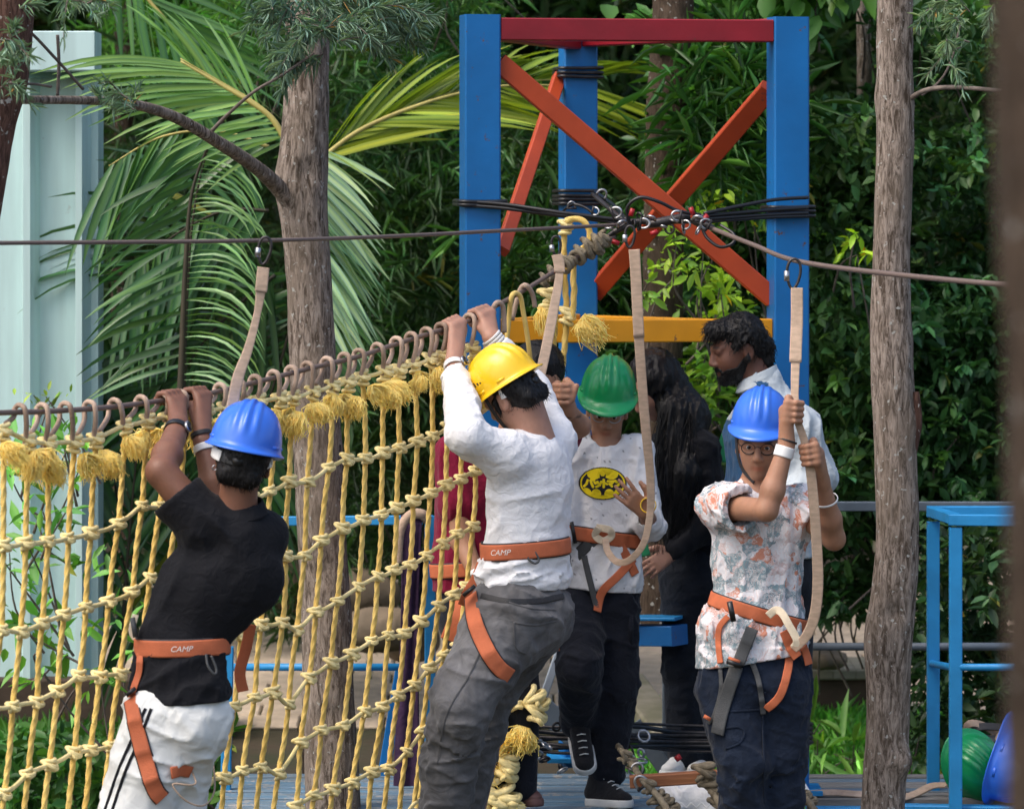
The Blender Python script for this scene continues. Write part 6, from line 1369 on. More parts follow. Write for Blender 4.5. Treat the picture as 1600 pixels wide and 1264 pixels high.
for pts, m, w in (([P(888, 880, Y), P(905, 860, Y), P(932, 835, Y)], 'greystrap', .042), ([P(888, 885, Y), P(896, 870, Y), P(902, 850, Y)], 'blackstrap', .03), ([P(965, 845, Y), P(980, 870, Y), P(992, 895, Y)], 'strap', .034), ([P(990, 870, Y), P(965, 895, Y), P(940, 920, Y), P(932, 950, Y)], 'strap', .030), ([P(912, 865, Y), P(920, 900, Y), P(932, 945, Y)], 'greystrap', .022)):
    strappath(SC, pts, w, M[m], bC, 'leg_strap', off=.012)
obj('buckle', box(P(893, 815, Y - .10), P(899, 848, Y - .10), .045, .014, up=(1, 0, 0), bev=.003), M['blackplastic'], bC)
obj('knotted_webbing', ribbon(catmull([P(932, 824, Y - .12), P(952, 828, Y - .14), P(955, 838, Y - .13), P(942, 845, Y - .13), P(930, 836, Y - .12), P(936, 825, Y - .14)], 6), .026, .004, V(0, -1, 0)), M['webcream'], bC)

# ------------------------------------------------------------------ D: patterned shirt, blue helmet, glasses
Y = 15.0; Dp = thing('person', P(1180, 1320, Y), 'person in glasses, blue hard hat and patterned shirt holding a tan strap', 'person')
fw = V(-.14, -.96, -.17); up = V(.02, -.16, 1); r_, f_, u_ = ortho(fw, up); hc = P(1188, 695, Y); q = lambda x, y, z: hc + r_ * x + f_ * y + u_ * z
sh1, el1, wr1 = P(1122, 792, Y - .01), P(1198, 797, Y - .30), P(1229, 694, Y - .28); c1 = P(1243, 643, Y - .28); sh2, el2, wr2 = P(1246, 792, Y + .03), P(1303, 842, Y - .08), P(1284, 752, Y - .20); c2 = P(1262, 710, Y - .26)
B_ = Sdf(.02); g, Mx = head(B_, hc, fw, up, 1.0)
B_.cap(q(0, -.02, -.05), P(1184, 775, Y), .054, .058, k=.03); B_.cap(P(1184, 800, Y), P(1180, 1000, Y), .12, .11, flat=.6, k=.03); B_.cap(P(1184, 785, Y), sh1, .045, .045); B_.cap(P(1184, 785, Y), sh2, .045, .045)
B_.cap(sh1, el1, .045, .037); B_.cap(el1, lerp(el1, wr1, .3), .036, .040, k=.015); B_.cap(lerp(el1, wr1, .3), wr1, .039, .025, k=.015); B_.cap(sh2, el2, .045, .038); B_.cap(el2, lerp(el2, wr2, .35), .036, .040, k=.015); B_.cap(lerp(el2, wr2, .35), wr2, .039, .025, k=.015)
fist(B_, wr1, c1, V(.06, 0, 1), V(-1, -.25, -.1), V(0, -1, 0), .010, 1, 1.02, thumb=True); fist(B_, wr2, c2, V(-.14, 0, 1), V(1, -.3, -.2), V(0, -1, 0), .010, 1, 1.0)
for a, b in ((P(1138, 1050, Y), P(1155, 1190, Y - .05)), (P(1155, 1190, Y - .05), P(1160, 1305, Y)), (P(1218, 1050, Y), P(1222, 1190, Y + .02)), (P(1222, 1190, Y + .02), P(1212, 1305, Y + .05))): B_.cap(a, b, .045, .03)
v, f = B_.mesh(.0045); obj('body', (v, f, facecols(v, g, hc, Mx, 1, .25)), M['skinD'], Dp)
Sh = Sdf(.035)
Sh.cap(P(1184, 832, Y), P(1182, 925, Y), .155, .142, flat=.66, k=.04); Sh.cap(P(1180, 955, Y), P(1176, 985, Y), .130, .165, flat=.72, k=.03); Sh.cap(P(1176, 985, Y), P(1176, 1045, Y), .165, .185, flat=.68, k=.03)
Sh.cap(P(1184, 800, Y), sh1, .062, .062, k=.04); Sh.cap(P(1184, 800, Y), sh2, .062, .058, k=.04); Sh.cap(P(1184, 778, Y), P(1184, 805, Y), .066, .09, flat=.8, k=.03)
e1 = lerp(sh1, el1, .42); Sh.cap(sh1, e1, .067, .078, k=.03); cutend(Sh, lerp(sh1, el1, .46), el1 - sh1, .12); Sh.cap(lerp(sh1, el1, .2), lerp(sh1, el1, .6), .062, .062, k=.003, op='s'); e2 = lerp(sh2, el2, .4); Sh.cap(sh2, e2, .06, .062, k=.03); cutend(Sh, lerp(sh2, el2, .45), el2 - sh2, .1)
Sh.ell(P(1184, 758, Y - .015), (.062, .07, .055), k=.01, op='s'); Sh.cap(P(1184, 762, Y - .09), P(1186, 800, Y - .14), .036, .012, k=.008, op='s')
Sh.post += [plane_cut(P(1140, 1036, Y), V(.16, 0, -1)), dirfolds(.009, .06, V(.15, 0, 1), 4, 91), dirfolds(.016, .05, V(.1, 0, 1), 3, 93, mask=lambda p: np.exp(-((p[:, 2] - P(0, 985, Y)[2]) / .10) ** 2)), folds(.005, .04, seed=95), folds(.018, .09, seed=97, mask=lambda p: (p[:, 2] < P(0, 1005, Y)[2]) * 1.), dirfolds(.010, .05, V(1, -.8, -.6), 3, 98, mask=lambda p: np.clip((p[:, 2] - P(0, 830, Y)[2]) / .08, 0, 1))]
def patmat():
    m = bpy.data.materials.new('patterned_cotton'); m.use_nodes = True; n = m.node_tree.nodes; l = m.node_tree.links; b = n['Principled BSDF']; b.inputs['Roughness'].default_value = .85; b.inputs['Specular IOR Level'].default_value = .2
    tc0 = n.new('ShaderNodeTexCoord'); nw = n.new('ShaderNodeTexNoise'); nw.inputs['Scale'].default_value = 16; nw.inputs['Detail'].default_value = 3; l.new(tc0.outputs['Object'], nw.inputs['Vector']); va = n.new('ShaderNodeVectorMath'); va.operation = 'MULTIPLY_ADD'; va.inputs[1].default_value = (.10, .10, .10); l.new(nw.outputs['Color'], va.inputs[0]); l.new(tc0.outputs['Object'], va.inputs[2])
    class tc: outputs = {'Object': va.outputs[0]}
    vo = n.new('ShaderNodeTexVoronoi'); vo.inputs['Scale'].default_value = 24; vo.inputs['Randomness'].default_value = 1; vo.distance = 'MANHATTAN'; l.new(tc.outputs['Object'], vo.inputs['Vector'])
    cr = n.new('ShaderNodeValToRGB'); cr.color_ramp.interpolation = 'CONSTANT'; E = cr.color_ramp.elements; E[0].position = 0; E[0].color = (.70, .70, .73, 1); E[1].position = .36; E[1].color = (.23, .33, .37, 1)
    for p_, c_ in ((.66, (.56, .24, .16, 1)), (.82, (.60, .50, .50, 1)), (.92, (.20, .27, .30, 1))):
        e = E.new(p_); e.color = c_
    sx = n.new('ShaderNodeSeparateColor'); l.new(vo.outputs['Color'], sx.inputs[0]); l.new(sx.outputs[0], cr.inputs[0])
    v2 = n.new('ShaderNodeTexVoronoi'); v2.inputs['Scale'].default_value = 62; v2.feature = 'F1'; l.new(tc.outputs['Object'], v2.inputs['Vector'])
    r2 = n.new('ShaderNodeValToRGB'); r2.color_ramp.interpolation = 'CONSTANT'; r2.color_ramp.elements[0].color = (1, 1, 1, 1); r2.color_ramp.elements[1].position = .30; r2.color_ramp.elements[1].color = (0, 0, 0, 1); e = r2.color_ramp.elements.new(.40); e.color = (1, 1, 1, 1); e = r2.color_ramp.elements.new(.5); e.color = (0, 0, 0, 1); l.new(v2.outputs['Distance'], r2.inputs[0])
    wv = n.new('ShaderNodeTexWave'); wv.inputs['Scale'].default_value = 26; wv.inputs['Distortion'].default_value = 9; wv.inputs['Detail'].default_value = 3; wv.inputs['Detail Scale'].default_value = 2; l.new(tc.outputs['Object'], wv.inputs['Vector'])
    r3 = n.new('ShaderNodeValToRGB'); r3.color_ramp.elements[0].position = .72; r3.color_ramp.elements[1].position = .8; l.new(wv.outputs[0], r3.inputs[0])
    ve = n.new('ShaderNodeTexVoronoi'); ve.feature = 'DISTANCE_TO_EDGE'; ve.inputs['Scale'].default_value = 15; l.new(tc.outputs['Object'], ve.inputs['Vector']); re_ = n.new('ShaderNodeValToRGB'); re_.color_ramp.elements[0].position = .03; re_.color_ramp.elements[1].position = .05; re_.color_ramp.elements[0].color = (1, 1, 1, 1); re_.color_ramp.elements[1].color = (0, 0, 0, 1); l.new(ve.outputs['Distance'], re_.inputs[0])
    def mixc(fac, a, c, scale=1):
        x = n.new('ShaderNodeMix'); x.data_type = 'RGBA'; ml = n.new('ShaderNodeMath'); ml.operation = 'MULTIPLY'; ml.inputs[1].default_value = scale; l.new(fac, ml.inputs[0]); l.new(ml.outputs[0], x.inputs[0]); l.new(a, x.inputs[6]); x.inputs[7].default_value = (*c, 1); return x.outputs[2]
    o = mixc(r2.outputs[0], cr.outputs[0], (.80, .79, .80), .6); o = mixc(r3.outputs[0], o, (.66, .34, .28), .22); o = mixc(re_.outputs[0], o, (.74, .72, .73), .35); l.new(o, b.inputs['Base Color'])
    nb = n.new('ShaderNodeTexNoise'); nb.inputs['Scale'].default_value = 25; nb.inputs['Detail'].default_value = 5; nb.inputs['Distortion'].default_value = 1.5; l.new(tc.outputs['Object'], nb.inputs['Vector']); bp = n.new('ShaderNodeBump'); bp.inputs['Strength'].default_value = .4; bp.inputs['Distance'].default_value = .01; l.new(nb.outputs[0], bp.inputs['Height']); l.new(bp.outputs[0], b.inputs['Normal'])
    return m
M['pattern'] = patmat(); shD = garment('shirt', Sh, M['pattern'], Dp, .0055)
for s in (-1, 1):
    p = catmull([P(1184 + s * 28, 752, Y - .01), P(1184 + s * 30, 765, Y - .06), P(1184 + s * 20, 782, Y - .11), P(1186 + s * 5, 808, Y - .135)], 6); nn = np.tile(nrm(V(s * .55, -.8, .25)), (len(p), 1)); obj('collar', ribbon(p, np.interp(np.linspace(0, 1, len(p)), [0, .7, 1], [.035, .045, .02]), .004, nn), M['pattern'], shD)
Tr = Sdf(.03)
Tr.cap(P(1177, 1020, Y), P(1177, 1060, Y), .155, .162, flat=.72, k=.04); Tr.cap(P(1140, 1070, Y), P(1160, 1190, Y - .06), .108, .082, k=.04); Tr.cap(P(1160, 1190, Y - .06), P(1162, 1310, Y), .080, .074, k=.03); Tr.cap(P(1220, 1070, Y), P(1222, 1190, Y + .02), .100, .078, k=.04); Tr.cap(P(1222, 1190, Y + .02), P(1214, 1310, Y + .05), .076, .07, k=.03)
Tr.post += [dirfolds(.012, .07, V(1, 0, -.35), 4, 101), dirfolds(.012, .045, V(1, 0, .25), 4, 103, mask=lambda p: np.exp(-((p[:, 2] - P(0, 1235, Y)[2]) / .09) ** 2)), folds(.005, .04, seed=105), plane_cut(P(0, 1308, Y), V(0, 0, -1))]
trD = garment('trousers', Tr, M['navy'], Dp)
for pts in ([P(1125, 1105, Y), P(1160, 1104, Y), P(1190, 1103, Y)], [P(1125, 1132, Y), P(1148, 1128, Y), P(1160, 1136, Y), P(1152, 1152, Y), P(1130, 1162, Y)], [P(1192, 1075, Y), P(1190, 1130, Y), P(1192, 1250, Y)]):
    strappath(Tr, pts, .006, M['navy'], trD, 'seam', off=.002, th=.003)
for q0, q1 in ((P(1160, 1328, Y + .06), P(1150, 1330, Y - .16)), (P(1214, 1328, Y + .1), P(1222, 1330, Y - .1))): shoe(Dp, q0, q1, V(0, 0, 1), 'sole', lace=False)
hatD = hardhat(Dp, q(0, -.006, .062), fw + V(0, 0, .06), up, 'hblue', .88, ridges=3, peak=.038)
obj('chin_strap', ribbon(catmull([q(.080, .03, .04), q(.072, .052, -.02), q(.052, .06, -.075), q(.01, .085, -.112)], 6), .012, .003, r_ + f_), M['blackstrap'], hatD)
H = Sdf(.02); H.ell(q(0, -.022, .02), (.083, .092, .084)); H.ell(q(0, .07, -.01), (.085, .055, .075), op='s'); H.post.append(plane_cut(q(0, 0, -.05), -u_)); garment('hair', H, M['hair'], Dp, .006)
glasses(Dp, g, 'blackplastic', 1.15); eyes(g, Dp)
band(Dp, lerp(wr1, el1, .12), wr1 - el1, .0315, .036, M['whiteplastic'], 'wristband'); band(Dp, lerp(wr1, el1, -.05), wr1 - el1, .031, .006, M['blackstrap'], 'thread_bracelet'); band(Dp, lerp(wr2, el2, .32), wr2 - el2, .0405, .006, M['whiteplastic'], 'thread_bracelet')
bD, pD, dD = harness(Dp, Sh, P(1181, 955, Y), V(.30, 0, 1), V(1, 0, 0), .046)
obj('buckle', box(P(1140, 940, Y - .16), P(1146, 970, Y - .16), .05, .018, up=(1, 0, 0), bev=.004), M['blackplastic'], bD); obj('buckle', box(P(1136, 1032, Y - .16), P(1158, 1040, Y - .16), .045, .016, bev=.003), M['blackplastic'], bD); obj('buckle_bar', box(P(1138, 1028, Y - .168), P(1156, 1034, Y - .168), .016, .012, bev=.003), M['strap'], bD)
for pts, m, w, S2 in (([P(1172, 975, Y), P(1162, 1000, Y), P(1150, 1030, Y)], 'greystrap', .042, Sh), ([P(1148, 1035, Y), P(1136, 1070, Y), P(1124, 1110, Y), P(1118, 1140, Y)], 'greystrap', .046, Tr), ([P(1135, 958, Y), P(1122, 975, Y), P(1120, 1000, Y), P(1123, 1030, Y)], 'strap', .020, Sh), ([P(1122, 1030, Y), P(1124, 1070, Y), P(1114, 1110, Y), P(1105, 1125, Y)], 'greystrap', .014, Tr),
                      ([P(1168, 1020, Y), P(1180, 1050, Y), P(1186, 1080, Y), P(1190, 1110, Y)], 'greystrap', .018, Tr), ([P(1222, 980, Y), P(1232, 1005, Y), P(1243, 1022, Y)], 'strap', .034, Sh), ([P(1231, 1010, Y), P(1228, 1040, Y), P(1215, 1080, Y), P(1194, 1102, Y)], 'strap', .028, Tr), ([P(1252, 1005, Y), P(1258, 1020, Y), P(1262, 1035, Y)], 'strap', .03, Sh)):
    strappath(S2, pts, w, M[m], bD, 'leg_strap', off=.010, th=.004)
obj('buckle_bar', box(P(1100, 1118, Y - .12), P(1110, 1124, Y - .12), .012, .012), M['strap'], bD)
obj('tie_loop', ribbon(catmull([P(1200, 962, Y - .14), P(1212, 953, Y - .15), P(1222, 958, Y - .16), P(1232, 975, Y - .17), P(1245, 1000, Y - .17), P(1240, 1012, Y - .16)], 6), .026, .004, V(0, -1, 0)), M['webcream'], bD)

# ------------------------------------------------------------------ E: woman with long dark hair
Y = 16.75; E = thing('person', P(1080, 1205, Y), 'woman with long dark hair in black sweater and dark jeans looking down to the left', 'person')
fw = V(-.62, -.38, -.66); up = V(-.5, -.25, .8); r_, f_, u_ = ortho(fw, up); hc = P(1020, 605, Y); q = lambda x, y, z: hc + r_ * x + f_ * y + u_ * z
sh1, el1, wr1 = P(1095, 700, Y - .10), P(1108, 815, Y - .12), P(1052, 862, Y - .18); sh2, el2, wr2 = P(1040, 700, Y + .12), P(1015, 800, Y + .1), P(985, 860, Y)
B_ = Sdf(.02); g, Mx = head(B_, hc, fw, up, .95)
B_.cap(q(0, -.03, -.04), P(1068, 680, Y), .046, .05, k=.03); B_.cap(P(1070, 730, Y), P(1080, 870, Y), .11, .10, flat=.6, u=V(.6, -.8, 0), k=.03); B_.cap(P(1070, 690, Y), sh1, .04, .04); B_.cap(sh1, el1, .038, .034); B_.cap(el1, wr1, .034, .023); B_.cap(sh2, el2, .038, .034); B_.cap(el2, wr2, .034, .023)
openhand(B_, wr1, V(-.75, -.2, -.5), V(0, -1, .2), V(-1, 0, 1), .92, .06, .5); openhand(B_, wr2, V(-.75, -.2, -.5), V(0, -1, .2), V(-1, 0, 1), .92, .06, .5)
for a, b in ((P(1065, 900, Y), P(1062, 1040, Y)), (P(1062, 1040, Y), P(1060, 1190, Y)), (P(1095, 900, Y), P(1092, 1040, Y)), (P(1092, 1040, Y), P(1085, 1190, Y))): B_.cap(a, b, .05, .035)
v, f = B_.mesh(.0065); obj('body', (v, f, facecols(v, g, hc, Mx, .95)), M['skinB'], E)
Sh = Sdf(.03); uE = V(.75, -.66, 0)
Sh.cap(P(1076, 752, Y), P(1082, 850, Y), .140, .118, flat=.68, u=uE, k=.04); Sh.cap(P(1072, 705, Y), sh1, .062, .060, k=.04); Sh.cap(P(1072, 705, Y), sh2, .06, .055, k=.04); Sh.cap(sh1, el1, .060, .056); Sh.cap(el1, lerp(el1, wr1, .9), .054, .038); Sh.cap(sh2, el2, .054, .05); Sh.cap(el2, lerp(el2, wr2, .9), .05, .036); Sh.post += [folds(.009, .06, seed=111), dirfolds(.009, .05, V(.4, 0, 1), 3, 113)]
garment('sweater', Sh, M['blackcloth'], E, .0075)
Tr = Sdf(.03); Tr.cap(P(1082, 875, Y), P(1080, 900, Y), .118, .125, flat=.8, u=uE); Tr.cap(P(1068, 910, Y), P(1066, 1040, Y - .03), .085, .072); Tr.cap(P(1066, 1040, Y - .03), P(1072, 1195, Y), .070, .062); Tr.cap(P(1096, 910, Y), P(1100, 1040, Y), .082, .07); Tr.cap(P(1100, 1040, Y), P(1098, 1195, Y + .05), .07, .06); Tr.post += [dirfolds(.008, .05, V(1, 0, .3), 4, 115), plane_cut(P(0, 1196, Y), V(0, 0, -1))]
garment('jeans', Tr, M['darkjeans'], E, .0075); shoe(E, P(1075, 1206, Y + .05), P(1040, 1210, Y - .12), V(0, 0, 1), 'sole', lace=False); shoe(E, P(1100, 1206, Y + .1), P(1085, 1210, Y - .1), V(0, 0, 1), 'sole', lace=False)
H = Sdf(.04); H.ell(q(0, -.025, .025), (.092, .10, .098)); H.cap(q(.03, -.07, .02), P(1080, 655, Y - .02), .075, .068); H.cap(P(1078, 650, Y - .05), P(1070, 740, Y - .13), .066, .060); H.cap(P(1070, 740, Y - .13), P(1050, 850, Y - .14), .060, .022); H.cap(P(1050, 640, Y - .08), P(1040, 760, Y - .12), .05, .045); H.cap(P(1040, 760, Y - .12), P(1035, 830, Y - .12), .045, .012)
H.ell(q(0, .105, -.02), (.06, .06, .085), op='s', k=.01)
for s in (-1, 1): H.cap(q(s * .07, .01, .05), q(s * .075, .02, -.06), .025, .02, k=.02)
H.post += [dirfolds(.009, .03, V(.15, 0, 1), 9, 117), dirfolds(.004, .011, V(.1, 0, 1), 10, 118)]
hr = garment('hair', H, M['hair'], E, .006)
mb = MB(); rs = np.random.default_rng(5)
for i in range(90):
    a0 = P(rs.uniform(1030, 1085), rs.uniform(640, 680), Y - .13); a1 = a0 + V(rs.normal(-.02, .03), -.05, -.2); a2 = P(rs.uniform(1015, 1090), rs.uniform(800, 900), Y - .2); mb.add(*tube(catmull([a0, a1, a2], 6), np.linspace(.002, .0006, 13), 3, caps=False))
obj('hair_strands', mb.vf(), M['hair'], hr, kind='stuff')

# ------------------------------------------------------------------ F: bearded man in profile
Y = 15.93; Fp = thing('person', P(1205, 1200, Y), 'bearded man in profile wearing a white and blue jacket beside the right blue post', 'person')
fw = V(-.93, -.28, -.22); up = V(-.16, -.05, 1); r_, f_, u_ = ortho(fw, up); hc = P(1156, 548, Y); q = lambda x, y, z: hc + r_ * x + f_ * y + u_ * z
sh1, el1, wr1 = P(1248, 668, Y - .10), P(1276, 745, Y - .1), P(1215, 790, Y - .2); sh2, el2 = P(1165, 670, Y + .12), P(1160, 780, Y + .1)
B_ = Sdf(.02); g, Mx = head(B_, hc, fw, up, 1.02)
B_.cap(q(0, -.035, -.04), P(1196, 625, Y), .055, .065, k=.03); B_.cap(P(1205, 690, Y), P(1215, 880, Y), .13, .12, flat=.6, u=V(.5, -.85, 0)); B_.cap(P(1200, 640, Y), sh1, .05, .05); B_.cap(P(1200, 640, Y), sh2, .05, .05); B_.cap(sh1, el1, .045, .04); B_.cap(el1, wr1, .04, .028); openhand(B_, wr1, V(-1, -.2, -.2), V(0, -1, 0), V(0, 0, 1), 1); B_.cap(sh2, el2, .045, .03); B_.ell(el2, .04)
for a, b in ((P(1195, 900, Y), P(1195, 1050, Y)), (P(1195, 1050, Y), P(1195, 1190, Y)), (P(1235, 900, Y), P(1235, 1050, Y)), (P(1235, 1050, Y), P(1235, 1190, Y))): B_.cap(a, b, .04, .03)
v, f = B_.mesh(.0055); obj('body', (v, f, facecols(v, g, hc, Mx, 1.02, .5)), M['skinF'], Fp); 
Sh = Sdf(.035); Sh.cap(P(1207, 700, Y), P(1212, 860, Y), .17, .15, flat=.72, u=V(.75, -.66, 0), k=.05); Sh.cap(P(1200, 645, Y), sh1, .072, .07, k=.05); Sh.cap(P(1200, 645, Y), sh2, .07, .065, k=.05); Sh.cap(sh1, el1, .068, .062, k=.03); Sh.cap(el1, lerp(el1, wr1, .9), .060, .042); Sh.cap(sh2, el2, .06, .05); Sh.cap(P(1190, 598, Y), P(1200, 630, Y), .068, .085, k=.03); Sh.ell(P(1180, 578, Y), (.07, .065, .05), k=.01, op='s')
Sh.post += [dirfolds(.010, .06, V(.3, 0, 1), 3, 121), folds(.006, .05, seed=123), plane_cut(P(0, 870, Y), V(0, 0, -1))]
def yoke(v):
    x, y = px_of(v); c = np.ones((len(v), 3)); blue = ((x < 1200 - (y - 590) * .0) & (y > 588 + np.abs(x - 1188) * .9) & (y < 612) ) | (x < 1162) & (y > 655); c[blue] = V(.05, .16, .33); return c
garment('jacket', Sh, M['paleshirt'], Fp, .0065, cols=yoke)
a = np.linspace(0, 2 * np.pi, 26, endpoint=False); obj('collar', ribbon(P(1184, 592, Y) + np.stack([np.cos(a) * .070, np.sin(a) * .066, .03 * np.cos(a)], 1), .045, .006, np.stack([np.cos(a), np.sin(a), a * 0 + .3], 1), True), M['paleshirt'], Fp)
Tr = Sdf(.03); Tr.cap(P(1212, 860, Y), P(1212, 900, Y), .14, .14, flat=.75, u=V(.75, -.66, 0)); Tr.cap(P(1195, 910, Y), P(1195, 1190, Y), .09, .065); Tr.cap(P(1235, 910, Y), P(1235, 1190, Y), .09, .065); garment('trousers', Tr, M['darkjeans'], Fp, .009)
for x in (1195, 1235): shoe(Fp, P(x, 1203, Y + .08), P(x - 20, 1205, Y - .12), V(0, 0, 1), 'shoe', lace=False)
H = Sdf(.025); H.ell(q(0, -.020, .045), (.085, .100, .090)); H.ell(q(0, .045, .088), (.065, .070, .034)); H.cap(q(-.02, .095, .085), q(.02, .100, .062), .022, .010); H.cap(q(-.03, -.080, -.005), q(.03, -.080, -.005), .040); H.cap(q(-.03, -.075, -.055), q(.03, -.075, -.055), .030); H.ell(q(0, .09, -.01), (.09, .065, .065), op='s', k=.015)
for s in (-1, 1): H.ell(q(s * .085, .004, -.005), (.03, .030, .04), op='s', k=.01)
H.post += [folds(.008, .022, seed=125, pw=2), folds(.005, .010, seed=127)]; garment('hair', H, M['hair'], Fp, .0045, fz=(2200, .022, V(-.25, -.1, -.55), 3, .0009, .6))
Bd = Sdf(.02); head(Bd, hc, fw, up, 1.02)
Bd.post.append(lambda p, d: d - .0012 - .004 * vnoise(p * 180, 3) - .002 * vnoise(p * 70, 5))
def beardcut(p, d):
    l_ = ((p - hcF) @ MxF.T) / 1.02; x, y, z = np.abs(l_[:, 0]), l_[:, 1], l_[:, 2]
    zj = -.060 + np.clip((.045 - y) * .95, 0, .055) + .012 * np.clip((x - .02) / .03, 0, 1); jaw = np.maximum(z - zj, -(y + .004)); mu = np.maximum(np.maximum(x - .030, np.abs(z + .0455 + .25 * np.maximum(x - .012, 0)) - .0062), .07 - y)
    lip_ = np.maximum(np.maximum(x - .019, np.abs(z + .0605) - .0085), .075 - y); reg = np.maximum(np.minimum(jaw, mu), -lip_); return np.maximum(d, reg)
beardcut.cut = True; hcF, MxF = hc.copy(), Mx.copy(); Bd.post.append(beardcut); vB, fB = Bd.mesh(.0035); bo = obj('beard', (vB, fB), M['hair'], Fp)
Bd2 = Sdf(.02); Bd2.pr = Bd.pr; fuzz(bo, Bd2, vB[((vB - hcF) @ MxF.T)[:, 1] > .0], 700, .007, V(-.1, 0, -1), 5, .0008)

# ------------------------------------------------------------------ G: maroon shirt, behind the net
Y = 15.72; G = thing('person', P(770, 1240, Y), 'person in maroon shirt half hidden behind the white sleeved climber and the net', 'person')
fw = V(.35, -.75, -.45); up = V(.3, -.3, .9); r_, f_, u_ = ortho(fw, up); hc = P(838, 595, Y); q = lambda x, y, z: hc + r_ * x + f_ * y + u_ * z
sh1, el1, wr1 = P(712, 712, Y - .05), P(722, 845, Y - .1), P(748, 905, Y - .2); sh2, el2, wr2 = P(860, 690, Y + .05), P(905, 665, Y - .12), P(888, 640, Y - .26)
B_ = Sdf(.02); g, Mx = head(B_, hc, fw, up, 1); B_.cap(q(0, -.02, -.05), P(805, 670, Y), .055, .06); B_.cap(P(775, 740, Y), P(730, 930, Y), .12, .11, flat=.6); B_.cap(P(800, 690, Y), sh1, .045, .045); B_.cap(P(800, 690, Y), sh2, .045, .045); B_.cap(sh1, el1, .045, .04); B_.cap(el1, wr1, .038, .027); B_.cap(sh2, el2, .045, .04); B_.cap(el2, wr2, .038, .027)
openhand(B_, wr1, V(.3, 0, -1), V(0, -1, 0), V(1, 0, 0), 1); fist(B_, wr2 + V(0, 0, .0), P(881, 615, Y - .32), V(0, 0, 1), V(-.3, .9, 0), V(-1, 0, 0), .012, 1, 1.05)
B_.cap(P(893, 625, Y - .33), P(901, 603, Y - .33), .012, .010, k=.008)
for a, b in ((P(722, 960, Y), P(755, 1100, Y)), (P(755, 1100, Y), P(758, 1225, Y)), (P(800, 960, Y), P(815, 1100, Y)), (P(815, 1100, Y), P(812, 1225, Y))): B_.cap(a, b, .04, .03)
v, f = B_.mesh(.006); obj('body', (v, f, facecols(v, g, hc, Mx, 1)), M['skinD'], G)
Sh = Sdf(.035); Sh.cap(P(756, 752, Y), P(742, 880, Y), .165, .14, flat=.68, k=.05); Sh.cap(P(795, 705, Y), sh1, .066, .066, k=.04); Sh.cap(P(795, 705, Y), sh2, .066, .062, k=.04); Sh.cap(sh1, lerp(sh1, el1, .55), .066, .068); Sh.cap(sh2, lerp(sh2, el2, .45), .062, .066); Sh.cap(P(745, 880, Y), P(738, 930, Y), .14, .14, flat=.7)
Sh.post += [dirfolds(.009, .06, V(.1, 0, 1), 4, 131), plane_cut(P(0, 925, Y), V(0, 0, -1))]; garment('shirt', Sh, M['maroon'], G, .0075)
Tr = Sdf(.03); Tr.cap(P(745, 925, Y), P(750, 960, Y), .14, .14, flat=.75); Tr.cap(P(730, 970, Y), P(757, 1100, Y), .10, .08); Tr.cap(P(757, 1100, Y), P(758, 1228, Y), .08, .07); Tr.cap(P(790, 970, Y), P(815, 1100, Y), .10, .07); Tr.cap(P(815, 1100, Y), P(815, 1228, Y), .065, .055); garment('trousers', Tr, M['navydark'], G, .009)
shoe(G, P(728, 1258, Y + .15), P(752, 1262, Y - .08), V(0, 0, 1), 'brownshoe', lace=False, sc=.9); shoe(G, P(806, 1250, Y + .15), P(840, 1254, Y - .04), V(0, 0, 1), 'brownshoe', lace=False, sc=.9)
H = Sdf(.02); H.ell(q(0, -.022, .045), (.094, .105, .092)); H.ell(q(0, .08, -.02), (.08, .05, .08), op='s'); H.post.append(folds(.010, .03, seed=135)); garment('hair', H, M['hair'], G, .006, fz=(600, .02, V(0, -.1, -1)))
band(G, lerp(wr1, el1, .1), wr1 - el1, .032, .016, M['whiteplastic'], 'bead_bracelet', th=.008)
bG, _, _ = harness(G, Sh, P(744, 885, Y), V(-.1, 0, 1), V(1, 0, 0), .048)
strappath(Tr, [P(692, 870, Y), P(700, 900, Y), P(705, 950, Y), P(698, 990, Y)], .05, M['strap'], bG, 'leg_strap', proj=False); strappath(Tr, [P(715, 930, Y - .1), P(712, 965, Y - .15), P(700, 1000, Y - .15)], .055, M['strap'], bG, 'leg_strap', proj=False)

# ------------------------------------------------------------------ lanyards
lanyard('tan webbing strap clipped to the left wire above the black shirted climber', P(413, 392, 13.74), [P(411, 418, 13.72), P(408, 450, 13.71), P(402, 490, 13.7), P(388, 545, 13.66), P(372, 590, 13.62), P(362, 640, 13.6)], .034, (.3, -1, 0), .085, 8, wid=[.036, .032, .022, .028, .036, .036])
lanyard('pale webbing strap falling from the anchor behind the raised white sleeve', P(869, 385, 15.6), [P(870, 398, 15.6), P(874, 430, 15.58), P(862, 500, 15.5), P(850, 560, 15.42), P(838, 610, 15.35)], .034, (.1, -1, 0), .07, -4, wid=[.020, .028, .036, .036, .036])
lanyard('long tan strap hanging from the anchor down past the green helmeted boy', P(984, 370, 15.55), [P(991, 390, 15.55), P(994, 440, 15.55), P(998, 520, 15.56), P(1004, 610, 15.6), P(1010, 680, 15.64), P(1016, 745, 15.68), P(1016, 800, 15.7), P(1006, 848, 15.7), P(985, 874, 15.72), P(965, 878, 15.76), P(950, 862, 15.8), P(946, 842, 15.84)], .034, (0, -1, .05), .075, 3, wid=[.040, .036, .034, .034, .030, .026, .024, .024, .024, .024])
